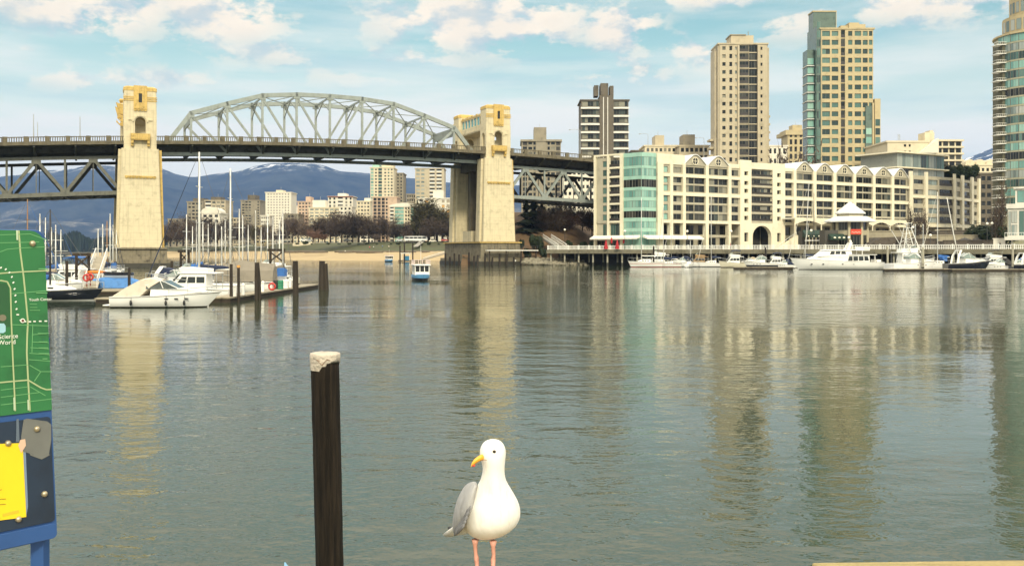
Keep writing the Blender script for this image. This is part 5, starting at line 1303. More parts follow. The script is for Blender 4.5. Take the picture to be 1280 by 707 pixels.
def conifer_crown(seed, h, w, n):
    rnd = random.Random(seed); tr = MB(); cr = MB(); tr.tube([(0,0,-.3), (0,0,h*.5), (0,0,h*.98)], [h*.02, h*.012, h*.003], 6)
    for i in range(n):
        f = rnd.random()**.75; z = h*(.06+.93*f); rr = w*(1-f)**.85*(.55+.45*math.sin(f*37+seed))*rnd.uniform(.5, 1.1)+.1; a = rnd.uniform(0, 2*math.pi)
        p = Vector((math.cos(a)*rr*.5, math.sin(a)*rr*.5, z)); e = Vector((math.cos(a)*rr, math.sin(a)*rr, z-rr*.28+rnd.uniform(-.2,.2)))
        sd_ = Vector((-math.sin(a), math.cos(a), rnd.uniform(-.3,.3)))*h*rnd.uniform(.014,.03)
        cr.add([p-sd_, p+sd_, e+sd_*.5, e-sd_*.5], [(0,1,2,3)])
    return tr, cr
def bush_crown(seed, h, w, n):
    rnd = random.Random(seed); cr = MB(); tr = MB(); tr.tube([(0,0,-.2), (0,0,h*.5)], [.12, .05], 5)
    lob = [(rnd.uniform(-.5,.5)*w, rnd.uniform(-.5,.5)*w, h*rnd.uniform(.3,.7), rnd.uniform(.3,.5)) for _ in range(7)]
    for i in range(n):
        lx, ly, lz, lr = rnd.choice(lob); d = Vector((rnd.gauss(0,1), rnd.gauss(0,1), rnd.gauss(0,1))).normalized()
        o = Vector((lx, ly, lz))+Vector((d.x*lr*w, d.y*lr*w, d.z*lr*h*.85))*rnd.uniform(.75,1.05)
        if o.z < 0: o.z = rnd.uniform(0, .3*h)
        a = d.cross(Vector((rnd.gauss(0,1), rnd.gauss(0,1), 1))).normalized(); b = d.cross(a)
        s = rnd.uniform(.05,.09)*h; cr.add([o-a*s, o+b*s*.6, o+a*s, o-b*s*.6], [(0,1,2,3)])
    return tr, cr
PROTO = {}
def tree(kind, px, pytop, Y, z0, label, group=None, wide=1.0, var=0):
    x = xat(px, Y); h = zat(pytop, Y)-z0
    key = (kind, var)
    if key not in PROTO:
        H = 10.0
        if kind == 'bare': tr, cr = bare_crown(10+var, H, 4.4, 3000, TW1); m = TW1
        elif kind == 'thin': tr, cr = bare_crown(60+var, H, 2.4, 420, TW3, True); m = TW1
        elif kind == 'red': tr, cr = bare_crown(30+var, H, 5.2, 3200, TW2); m = TW2
        elif kind == 'tall': tr, cr = bare_crown(50+var, H, 2.6, 1900, TW3, True); m = TW3
        elif kind == 'conifer': tr, cr = conifer_crown(70+var, H, 3.2, 1500); m = EVG
        else: tr, cr = bush_crown(90+var, H, 7.0, 1600); m = BUSH
        a = tr.build('trunk', BARK, None, smooth=True); b = cr.build('crown', m, None, fix=False); PROTO[key] = (a.data, b.data); bpy.data.objects.remove(a); bpy.data.objects.remove(b)
    nm = {'bare': 'bare_tree', 'red': 'bare_tree', 'tall': 'bare_tree', 'thin': 'bare_tree', 'conifer': 'conifer_tree', 'bush': 'evergreen_bush'}[kind]
    r = thing(nm, label, 'tree' if kind != 'bush' else 'bush', (x, Y, z0), (px*1.7) % 6.28, group)
    s = h/10; r.scale = (s*wide, s*wide, s)
    for n_, d in zip(('trunk', 'crown'), PROTO[key]):
        o = bpy.data.objects.new(n_, d); COL.objects.link(o); o.parent = r
    return r
G1 = 'leafless trees along the far shore'
k = 0
FAR = [(384,286,600,'bare',1.3),(391,281,606,'bare',1.3),(398,277,604,'bare',1.3),(406,273,612,'bare',1.3),(413,271,608,'bare',1.3),(420,271,618,'bare',1.3),(427,274,606,'bare',1.3),(434,276,612,'bare',1.2),(441,272,616,'bare',1.2),(448,272,608,'bare',1.2),(455,274,614,'bare',1.2),(461,276,604,'bare',1.2),(403,289,590,'red',1.6),(392,291,588,'red',1.4),(468,280,618,'bare',1.2),(475,278,622,'bare',1.1),(484,276,612,'bare',1.1),(492,281,604,'bare',1.2),(500,283,598,'bare',1.3),(508,286,592,'bare',1.3),(516,280,620,'bare',1.1),
    (522,266,605,'tall',1.4),(529,250,600,'tall',1.7),(536,256,610,'tall',1.6),(546,260,605,'tall',1.6),(553,266,600,'tall',1.6),(560,270,610,'bare',1.3),(543,276,595,'bare',1.2),(531,282,590,'bare',1.3),(537,268,602,'bare',1.1),
    (366,270,650,'bare',1.1),(373,276,640,'bare',1.1),(345,286,700,'bare',1.2),(336,290,680,'bare',1.4),(328,286,700,'bare',1.2),(318,282,690,'tall',1.4),(308,284,700,'bare',1.2),(299,280,720,'bare',1.2),(290,282,720,'bare',1.3),(281,282,700,'bare',1.3),(272,279,710,'bare',1.3),(263,278,720,'bare',1.3),(254,280,740,'bare',1.3),(246,277,760,'bare',1.3),(238,280,760,'bare',1.3),(229,279,780,'bare',1.4),(221,282,800,'bare',1.4),(213,285,850,'bare',1.5),(206,288,900,'bare',1.6),(355,290,640,'bare',1.4),(470,288,590,'bare',1.5),(567,276,600,'bare',1.3),(574,280,610,'bare',1.3),(579,268,620,'tall',1.3)]
for px, py, Y, kind, w in FAR:
    lab = {'bare': 'bare grey-brown tree among the leafless trees in front of the far apartment blocks', 'red': 'broad reddish bare tree low in front of the darker leafless trees, '+('right one' if px > 400 else 'left one'), 'tall': 'tall slender olive-brown tree rising above its bare neighbours on the far shore'}[kind]
    py += [-4, 2, -1, 4, -2, 5, 0, -3, 3][k % 9]
    tree(kind, px, py, Y, 10.2 if px > 300 else 9.0, lab, G1 if kind != 'red' else None, w, k % 3 if kind == 'bare' else k % 2); k += 1
for i, (px, py, Y, w) in enumerate(((372,303,560,1.3),(382,301,570,1.0),(390,304,556,1.5),(410,303,566,1.2),(424,304,560,1.6),(437,303,566,1.2),(448,304,558,1.5),(459,303,566,1.3),(471,304,560,1.5),(489,304,562,1.2),(498,303,570,1.4),(536,303,572,1.3),(549,304,566,1.5),(560,302,570,1.2))):
    tree('bush', px, py, Y, 8.0, 'dark rounded shrub along the far lawn in front of the bare trees', 'shrubs along the far lawn', w*1.3, i % 2)
# under the bridge approach at right
for px, py, Y, z0, kind, w, l in ((658,250,318,5.0,'conifer',1.5,'dark conifer just right of the right bridge tower'), (667,247,322,6.0,'conifer',1.6,'tallest dark conifer under the bridge approach'), (677,252,330,7,'conifer',1.6,'dark conifer, rightmost of the group beside the bridge tower'), (687,262,322,6.0,'bare',1.2,'dark bare tree between the conifers and the brown bank'), (700,258,335,9,'bare',1.3,'bare brown tree on the bank under the approach span'), (712,266,330,9,'red',1.2,'reddish bare tree on the brown bank under the approach span'), (728,262,340,11,'red',1.2,'reddish bare tree on the bank beside the apartment block wall'), (740,268,330,9,'bare',1.2,'dark bare tree hard against the apartment block wall'),
    (671,293,300,4.0,'bush',.75,'round dark evergreen bush left of the white-railed stairway'), (652,298,305,4.5,'bush',.5,'small evergreen bush at the foot of the right bridge tower'), (660,309,296,1.6,'bush',.6,'low brownish bush above the shore rocks'), (679,310,295,1.8,'bush',.6,'low bush on the bank below the stairway'), (712,299,312,5.5,'bush',.8,'dark bush behind the stairway top'), (728,301,306,4.8,'bush',1.0,'dark hedge-like bush above the left end of the promenade'), (742,300,302,4.8,'bush',.8,'dark bush touching the apartment block corner')):
    tree(kind, px, py, Y, z0, l, None, w, int(px) % 2)
for px, py, Y, l, w in ((972,183,380,'bare tree showing above the gabled roof right of the tall beige tower', 1.0), (987,190,370,'small bare tree behind the gabled roof below the small tan tower', 1.2), (1004,186,372,'bare tree in front of the foot of the yellow-tan tower', 1.1), (1015,189,366,'low bare tree in front of the yellow-tan tower', 1.2)): tree('thin', px, py, Y, 10, l, None, w*.8, int(px) % 2)
for px, py, Y, l in ((1139,254,288,'slim bare street tree on the plaza, left of three'), (1147,257,284,'slim bare street tree on the plaza, middle of three'), (1157,256,286,'slim bare street tree on the plaza, right of three'), (1252,226,262,'bare tree in front of the green glass tower'), (1245,250,262,'smaller bare tree by the white house on stilts')): tree('thin', px, py, Y, 4.7, l, None, .62, int(px) % 2)
for i, (px, py, Y, w) in enumerate(((1236,278,272,1.2),(1248,280,266,1.2),(1227,284,274,1.0))): tree('bush', px, py, Y, 4.7, ['dark rounded hedge under the green glass tower, middle one', 'dark rounded hedge under the green glass tower, rightmost', 'dark rounded hedge under the green glass tower, leftmost'][i], None, w, i % 2)
for i, px in enumerate((1182, 1188, 1194, 1200, 1206, 1212)):
    r = tree('bush', px, 206, 372, 31.2, 'dark shrub planted along the roof terrace of the penthouse block', 'roof terrace shrubs', .9, i % 2)
# far wooded point across the bay
mb = MB(); rnd = random.Random(8); rows = []
for i in range(2600):
    px = rnd.uniform(-120, 240); f = rnd.random(); Y = 1900+f*250; x = xat(px, Y)
    top = 291+4*math.sin(px*.06)+3*math.sin(px*.17+1)+(8 if px < 66 else 0)*((66-px)/66 if px < 66 else 0)*.4
    h = (zat(top, 1900))*rnd.uniform(.72, 1.0); w = rnd.uniform(5, 10)
    for q in range(3):
        a = rnd.uniform(0, math.pi); d = Vector((math.cos(a)*w, math.sin(a)*w, 0)); mb.add([Vector((x, Y, 0))-d, Vector((x, Y, 0))+d, Vector((x, Y, h*.6))+d*.75, Vector((x, Y, h)), Vector((x, Y, h*.6))-d*.75], [(0,1,2,3,4)])
o = mb.build('far_wood', mat('far_conifer_wood', (.018,.030,.022), 1, .3, .01), fix=False); tag(o, 'dark wooded point low across the bay at the left, below the mountains', 'woodland', kind='stuff')
mb = MB(); mb.prism([(xat(-140,1850),1850), (xat(245,1850),1850), (xat(250,2300),2300), (xat(-140,2300),2300)], -3, 2.5); struct(mb, 'far_shore', SOIL)
# beach logs, cars, people
LOG = mat('drift_log', (.13,.105,.075), .95, .3, 1)
rnd = random.Random(21); me = None
for i in range(46):
    px = rnd.uniform(352, 556); Y = rnd.uniform(512, 534); x = xat(px, Y); L = rnd.uniform(2.5, 8)
    if me is None:
        mb = MB(); mb.tube([(-.5,0,0), (-.2,.02,.02), (.5,0,0)], [.12, .14, .09], 7); o = mb.build('drift_log', LOG, smooth=True); me = o.data
    else: o = bpy.data.objects.new('drift_log', me); COL.objects.link(o)
    o.location = (x, Y, 4.0 if Y > 520 else 3.8); o.rotation_euler = (0, 0, rnd.uniform(-.4, .4)); o.scale = (L, 4.5, 4.0); tag(o, 'driftwood log lying at the top of the far beach below the lawn', 'log', 'driftwood logs on the far beach')
def make_car(name, label, colr, px, Y, z, L=4.4, H=1.5, van=False, rz=0.0, grp='cars parked along the far shore road'):
    r = thing(name, label, 'bus' if L > 8 else 'car', (0,0,0), 0, grp); pm_ = mat('car_paint_'+label.split()[0], colr, .3, .05, coat=.5)
    w = .9 if L < 8 else 1.25
    mb = MB()
    if van: mb.side([(-L/2,.3), (L/2,.3), (L/2,H*.55), (L/2-.25,H*.95), (L/2-.5,H), (-L/2,H)], w, w*.92)
    else: mb.side([(-L/2,.3), (L/2,.3), (L/2,.72), (L/2-.9,.88), (L/2-1.6,H), (-L/2+1.0,H), (-L/2+.25,.95), (-L/2,.85)], w, w*.78)
    mb.build('body', pm_, r, bevel=.05)
    mb = MB()
    for s in (-1, 1):
        n = 1 if L < 8 else 5
        for q in range(n):
            a, b = (-L/2+1.1, L/2-1.5) if n == 1 else (-L/2+.5+q*(L-1)/n, -L/2+.2+(q+1)*(L-1)/n)
            z0, z1 = (.95, H-.1) if not van else (H*.52, H*.85)
            yy = (w*.82 if not van else w*.955)*s
            mb.box(a, b, yy+s*.0, yy+s*.05, z0, z1)
    mb.build('window', mat('car_glass', (.02,.025,.03), .1, .05), r)['kind'] = 'stuff'
    for sx in (-1, 1):
        for s in (-1, 1):
            q = MB(); q.tube([(sx*L*.31, s*(w-.16), .33), (sx*L*.31, s*(w+.03), .33)], .33, 10); q.build('wheel', WROUGHT, r)
    r.location = (xat(px, Y), Y, z); r.rotation_euler = (0, 0, rz)
make_car('parked_car', 'white car parked on the shore road left of the broad reddish tree', (.7,.7,.68), 380, 588, 10.3)
make_car('parked_car', 'silver car parked on the shore road beside the white one', (.42,.43,.44), 387, 590, 10.3)
make_car('parked_car', 'black car parked under the bare trees in the middle of the far shore', (.03,.03,.03), 434, 588, 10.3)
make_car('parked_car', 'pale grey car parked below the teal-topped mid-rise', (.5,.5,.5), 500, 588, 10.3)
make_car('parked_car', 'cream car parked near the foot of the path on the far lawn', (.6,.56,.45), 541, 566, 9.6)
make_car('parked_car', 'red car parked far right on the shore road near the bridge', (.35,.04,.03), 556, 588, 10.3)
make_car('city_bus', 'white and blue long bus on the shore road under the bare trees', (.62,.68,.74), 520, 590, 10.4, 14, 3.1, True)
SKIN = mat('skin_tone', (.42,.26,.18), .6, .05)
def person(px, Y, z, top, label, low=(.03,.035,.05), grp=None):
    r = thing('person', label, 'person', (0,0,0), 0, grp)
    mb = MB(); n = 8
    def rg(x, y, rx, ry, z): return [Vector((x+rx*math.cos(2*math.pi*i/n), y+ry*math.sin(2*math.pi*i/n), z)) for i in range(n)]
    b = MB()
    b.loft([rg(0,0,.15,.10,.82), rg(0,0,.16,.11,1.0), rg(0,0,.18,.12,1.3), rg(0,0,.17,.10,1.42), rg(0,0,.06,.06,1.47), rg(0,0,.055,.06,1.54), rg(0,-.01,.085,.10,1.64), rg(0,-.01,.07,.09,1.74), rg(0,0,.02,.03,1.78)])
    for s in (-1, 1): b.tube([(s*.17,0,1.4), (s*.24,0,1.15), (s*.25,-.06,.9), (s*.25,-.08,.78)], [.055,.045,.035,.03], 6)
    for s in (-1, 1): b.tube([(s*.08,0,.88), (s*.09,-.02+s*.05,.48), (s*.09,s*.10,.06), (s*.09,s*.10-.12,.03)], [.085,.06,.045,.03], 6)
    b.build('body', SKIN, r, smooth=True)
    c = MB(); c.loft([rg(0,0,.175,.125,.86), rg(0,0,.185,.135,1.05), rg(0,0,.20,.135,1.32), rg(0,0,.19,.115,1.44), rg(0,0,.08,.08,1.48)])
    for s in (-1, 1): c.tube([(s*.17,0,1.41), (s*.245,0,1.15), (s*.255,-.055,.92)], [.075,.06,.05], 6)
    c.build('jacket', mat('cloth_'+label.split()[2], top, .9, .1), r, smooth=True)
    t = MB()
    for s in (-1, 1): t.tube([(s*.08,0,.92), (s*.09,-.02+s*.05,.48), (s*.09,s*.10,.09)], [.105,.075,.06], 6)
    t.build('trousers', mat('dark_trousers', low, .9, .1), r, smooth=True)
    h = MB(); h.ball((0,.02,1.70), .095, 8, 6, (1,1,.8)); h.build('hair', mat('dark_hair', (.03,.02,.015), .8, .1), r)
    r.location = (xat(px, Y), Y, z); r.rotation_euler = (0, 0, px % 6)
for px, Y, z, c, l in ((431.5,505,3.2,(.7,.68,.62),'person in white jacket strolling alone on the open sand of the far beach'), (462,540,5.4,(.6,.1,.08),'person in red jacket by the logs on the far lawn edge'), (467,541,5.5,(.7,.7,.66),'person in pale jacket next to the one in red on the far lawn edge'), (478,545,6.0,(.1,.2,.4),'person in blue jacket on the far lawn right of the pair'), (486,543,5.8,(.65,.6,.5),'person in cream jacket at the lawn edge behind the small blue ferry'), (526,560,8.2,(.05,.05,.05),'person in black jacket walking on the path up the far lawn')):
    person(px, Y, z, c, l)
for px, c, l in ((1250, (.03,.03,.03), 'person in dark coat standing at the balustrade by the white kiosk'), (913, (.3,.05,.05), 'person in maroon coat on the promenade left of the big arch')):
    p = TQ @ Vector((uq(px), -3, 0)); person(px, p.y, 4.73, c, l)
# path up the lawn
mb = MB(); pts = [(519,548,6.6), (523,560,8.15), (527,575,9.7), (520,590,10.32)]
rings = [[Vector((xat(px-3.2, Y), Y, z+.25)), Vector((xat(px+3.2, Y), Y, z+.25))] for px, Y, z in pts]
mb.loft(rings, caps=False, closed=False); struct(mb, 'park_path', PAVE)
# ------------------------------------------------------------------ boats
GEL = mat('white_gelcoat', (.82,.81,.78), .25, .05, .6, coat=.3, zband=[(-2, .10, (.04,.035,.03))])
GELR = mat('white_gelcoat_red_line', (.74,.73,.69), .25, .05, .6, coat=.3, zband=[(-2, .10, (.30,.05,.04)), (.62, .72, (.35,.06,.04))])
NAVY = mat('dark_navy_gelcoat', (.012,.015,.025), .2, .2, 1, coat=.5, zband=[(-2, .10, (.5,.5,.48))])
CRM = mat('cream_gelcoat', (.62,.57,.44), .3, .06, .6, coat=.2, zband=[(-2, .10, (.04,.035,.03))])
DECKW = mat('white_deck', (.78,.77,.73), .5, .06, 1.5)
BOATGL = mat('smoked_boat_glass', (.02,.024,.026), .08, .2)
CLEARGL = mat('pale_windshield_glass', (.22,.27,.25), .08, .2)
ALU = mat('anodised_mast', (.66,.65,.60), .35, .06, metal=.25)
WOODM = mat('varnished_mast', (.30,.15,.05), .4, .15, 3)
BLACKM = mat('black_mast', (.02,.02,.022), .4, .1)
WIRE = mat('rigging_wire', (.10,.10,.10), .4, .1)
BLUEC = mat('blue_canvas', (.03,.12,.36), .8, .15)
NAVYC = mat('navy_canvas', (.015,.025,.06), .85, .2)
TANCV = mat('tan_canvas', (.40,.33,.23), .85, .12)
GREYCV = mat('grey_brown_canvas', (.215,.19,.15), .9, .12, .8, bump=.3)
LTBLUE = mat('light_blue_tarp', (.06,.19,.45), .7, .15)
ORANGE = mat('orange_plastic', (.75,.20,.02), .4, .08)
FEND = mat('black_fender', (.02,.02,.02), .5, .1)
def hull(L, B, H, Hs, over=.8, n=18, sternw=.86):
    mb = MB(); rings = []; edge = []
    for i in range(n+1):
        f = i/n; x = -L/2+L*f
        b = B/2*((1-((f-.4)/.6)**2.3) if f > .4 else 1-(1-sternw)*((.4-f)/.4)**2); b = max(b, .015)
        s = Hs+(H-Hs)*f**1.7
        k = over*f**5; r = -.12*(1-f)**6
        rings.append([Vector((x, b, s)), Vector((x-k*.35, b*.97, s*.55)), Vector((x-k*.8, b*(.84-.25*f**2), .02)), Vector((x-k, b*.3, -.38)), Vector((x-k, -b*.3, -.38)), Vector((x-k*.8, -b*(.84-.25*f**2), .02)), Vector((x-k*.35, -b*.97, s*.55)), Vector((x, -b, s))])
        edge.append((x, b, s))
    mb.loft(rings, caps=True, closed=False)
    mb.add(rings[0], [tuple(range(8))])
    dk = MB(); dk.loft([[Vector((x, b-.02, s-.05)), Vector((x, 0, s-.01)), Vector((x, -b+.02, s-.05))] for x, b, s in edge], closed=False, caps=False)
    RUB.clear(); RUB.extend(edge)
    return mb, dk, edge
RUB = []
def put(r, px, Y, heading, z=0.0, zs=1.0):
    r.scale = (1, 1, zs); r.location = (xat(px, Y), Y, z); r.rotation_euler = (0, 0, R(heading)); return r
def rails(r, edge, h=.6, f0=.45, f1=1.0, step=3):
    mb = MB()
    for s in (-1, 1): mb.tube([(x, s*(b+.005), z-.07) for x, b, z in edge], .028, 5)
    mb.build('rub_rail', mat('grey_rub_rail', (.22,.21,.19), .5, .1), r)
    mb = MB(); es = [e for i, e in enumerate(edge) if f0 <= i/(len(edge)-1) <= f1]
    for s in (-1, 1):
        mb.tube([(x, s*(b-.06), z+h) for x, b, z in es], .022, 5)
        for x, b, z in es[::step]: mb.tube([(x, s*(b-.06), z-.03), (x, s*(b-.06), z+h)], .018, 5)
    mb.build('railing', GALV, r)
def sailboat(label, px, Y, heading, L, mast_top, hm=GEL, mm=ALU, cover=BLUEC, mr=.085, group=None, spread=2, dodger=None, tent=None, rake=0.0, mast_f=.12, furl=True, zs=None):
    zs = zs or (1.4 if px > 760 else 1.15); mast_top /= zs
    r = thing('sailboat', label, 'sailboat', (0,0,0), 0, group)
    B = L*.30; H = L*.135; Hs = L*.10
    h, d, e = hull(L, B, H, Hs, L*.11, sternw=.62); h.build('hull', hm, r, smooth=True); d.build('deck', DECKW, r)
    cb = MB(); cb.side([(-L*.16, Hs-.05), (L*.22, H*.86), (L*.17, H*.86+L*.03), (L*.02, Hs+L*.065), (-L*.16, Hs+L*.07)], B*.33, B*.27); c = cb.build('cabin', DECKW, r, bevel=.04)
    for s in (-1, 1):
        for q in range(3):
            w = MB(); x = -L*.11+q*L*.075; zz = Hs+L*.028; yy = s*(B*.30+.012); w.box(x, x+L*.05, yy-.02, yy+.02, zz, zz+L*.018); w.build('window', BOATGL, c)
    mx = L*mast_f; mt = mast_top
    m = MB(); m.tube([(mx, 0, H*.7), (mx-rake*.5, 0, mt*.5), (mx-rake, 0, mt)], [mr, mr*.92, mr*.6], 8); mo = m.build('mast', mm, r, smooth=True)
    for q in range(spread):
        z = H+(mt-H)*(.45+.28*q) if spread > 1 else H+(mt-H)*.55
        w = MB(); w.bar((mx-rake*z/mt, -B*.34, z), (mx-rake*z/mt, B*.34, z), .05, .04); w.build('spreader', mm, mo)
    tip = Vector((mx-rake, 0, mt-.05))
    for p in ((L*.49, 0, H), (-L*.49, 0, Hs), (mx, B*.46, H*.8), (mx, -B*.46, H*.8)):
        w = MB(); w.tube([tip, p], .016, 4); w.build('stay', WIRE, r)
    if furl:
        w = MB(); a = Vector((L*.48, 0, H+.3)); w.tube([a, a.lerp(tip, .15), a.lerp(tip, .9)], [.03, .05, .02], 6); w.build('furled_sail', cover if furl == 2 else AWNW, r)
    bz = Hs+L*.14
    w = MB(); w.tube([(mx-.1, 0, bz), (-L*.36, 0, bz-.05)], .06, 6); bo = w.build('boom', mm, r)
    if cover:
        w = MB(); N = 8; w.loft([[Vector((mx-.15-(L*.36+mx-.2)*f, math.sin(a)*rr*.55, bz+.10+math.cos(a)*rr)) for a in (2*math.pi*j/8 for j in range(8))] for f, rr in ((0, .30), (.15, .26), (.5, .20), (.85, .14), (1, .06))]); w.build('sail_cover', cover, bo, smooth=True)
    if dodger:
        w = MB(); w.side([(-L*.16, Hs+L*.06), (-L*.10, Hs+L*.13), (-L*.20, Hs+L*.15), (-L*.24, Hs+L*.145), (-L*.24, Hs+L*.06)], B*.36, B*.30); w.build('spray_hood', dodger, r)
    if tent:
        w = MB(); t0, t1 = mx+L*.16, -L*.46; zt = bz+.75
        w.loft([[Vector((x, B*.46, Hs+.15)), Vector((x, B*.30, zt*.72)), Vector((x, 0, zt*k)), Vector((x, -B*.30, zt*.72)), Vector((x, -B*.46, Hs+.15))] for x, k in ((t0, .80), (mx, .98), (mx-L*.15, 1.06), (-L*.15, 1.0), (t1, .93))]); w.build('boom_tent', tent, r)
    rails(r, e)
    rd = MB(); rd.box(-L*.5-.08, -L*.5+.05, -.03, .03, -.5, Hs); rd.build('rudder', DECKW, r)
    put(r, px, Y, heading, 0, zs); return r
def boat_windows(r, par, polys, hw, gm=BOATGL, name='window'):
    for s in (-1, 1):
        for poly in polys:
            w = MB(); n = len(poly); vs = [Vector((x, s*(hw(z)-.01), z)) for x, z in poly]+[Vector((x, s*(hw(z)+.02), z)) for x, z in poly]
            w.add(vs, [tuple(range(n)), tuple(range(2*n-1, n-1, -1))]+[(i, (i+1) % n, n+(i+1) % n, n+i) for i in range(n)]); w.build(name, gm, par)
def express(label, px, Y, heading, L, hm=GEL, canvas=None, arch=True, full=False, group=None, glassm=CLEARGL, zs=None, fenders=()):
    zs = zs or (1.4 if px > 760 else 1.1)
    r = thing('motor_cruiser', label, 'motorboat', (0,0,0), 0, group)
    B = L*.33; H = L*.165; Hs = L*.115
    h, d, e = hull(L, B, H, Hs, L*.17, sternw=.9); h.build('hull', hm, r, smooth=True); d.build('deck', DECKW, r)
    top = Hs+L*.12
    tap = lambda x: 1-.55*max(0, (x-L*.05)/(L*.45))
    cb = MB(); cb.side([(-L*.12, Hs-.03), (L*.36, H-.05), (L*.30, H+L*.02), (L*.12, Hs+L*.085), (-L*.12, Hs+L*.085)], B*.46, B*.40, tap); cb.build('cabin', DECKW, r, bevel=.05)
    ws = MB(); ws.side([(-L*.16, Hs+L*.08), (L*.13, Hs+L*.08), (-L*.02, Hs+L*.165), (-L*.05, Hs+L*.165), (-L*.16, Hs+L*.11)], B*.43, B*.36, tap); ws.build('windshield', glassm, r)
    fr = MB()
    for s in (-1, 1):
        fr.tube([(L*.13, s*B*.33, Hs+L*.085), (-L*.03, s*B*.36, Hs+L*.168), (-L*.17, s*B*.40, Hs+L*.115)], .035, 5)
        fr.tube([(L*.0, s*B*.42, Hs+L*.085), (-L*.035, s*B*.37, Hs+L*.165)], .03, 5)
    fr.build('windshield_frame', DECKW, r)
    for s in (-1, 1):
        for q in range(3):
            w = MB(); x = L*(.02+.09*q); bb = None
            i = min(len(e)-1, int((x/L+.5)*(len(e)-1))); bb = e[i][1]*.985; w.box(x, x+L*.035, s*bb-.03, s*bb+.012, Hs*.78, Hs*.78+.09); w.build('porthole', BOATGL, r)
    if arch:
        a = MB()
        for s in (-1, 1): a.loft([[Vector((x+dx, s*B*k+dy, z)) for dx, dy in ((-.22, -.05), (.22, -.05), (.22, .05), (-.22, .05))] for x, k, z in ((-L*.30, .47, Hs), (-L*.27, .45, Hs+L*.12), (-L*.21, .37, Hs+L*.205))])
        a.box(-L*.235, -L*.185, -B*.37, B*.37, Hs+L*.195, Hs+L*.215); a.build('radar_arch', DECKW, r)
    if canvas:
        w = MB(); x1 = -L*.47 if full else -L*.36; z1 = Hs+.05 if full else Hs+L*.10
        w.loft([[Vector((x, B*.44*k, z0)), Vector((x, B*.40*k, zt-.12)), Vector((x, 0, zt)), Vector((x, -B*.40*k, zt-.12)), Vector((x, -B*.44*k, z0))] for x, z0, zt, k in ((-L*.04, Hs+L*.155, Hs+L*.178, .92), (-L*.12, Hs+L*.10, Hs+L*.20, .95), (-L*.22, Hs, Hs+L*.185, 1), (-L*.34, Hs, Hs+L*.115, 1), (x1, Hs-.05, z1+.14, .98))]); w.build('canvas_cover', canvas, r)
    sp = MB(); sp.box(-L*.5-L*.07, -L*.5+.05, -B*.36, B*.36, .16, .24); sp.build('swim_platform', DECKW, r)
    rails(r, e, .45, .55)
    for x in fenders:
        bb = e[int((x/L+.5)*18)][1]
        f = MB(); f.ball((x, -bb-.10, .42), .10, 8, 7, (1, 1, 2.3)); f.tube([(x, -bb-.06, .62), (x, -bb+.02, 1.0)], .012, 4); f.build('fender', FEND, r)
    put(r, px, Y, heading, 0, zs); return r, B, Hs, e
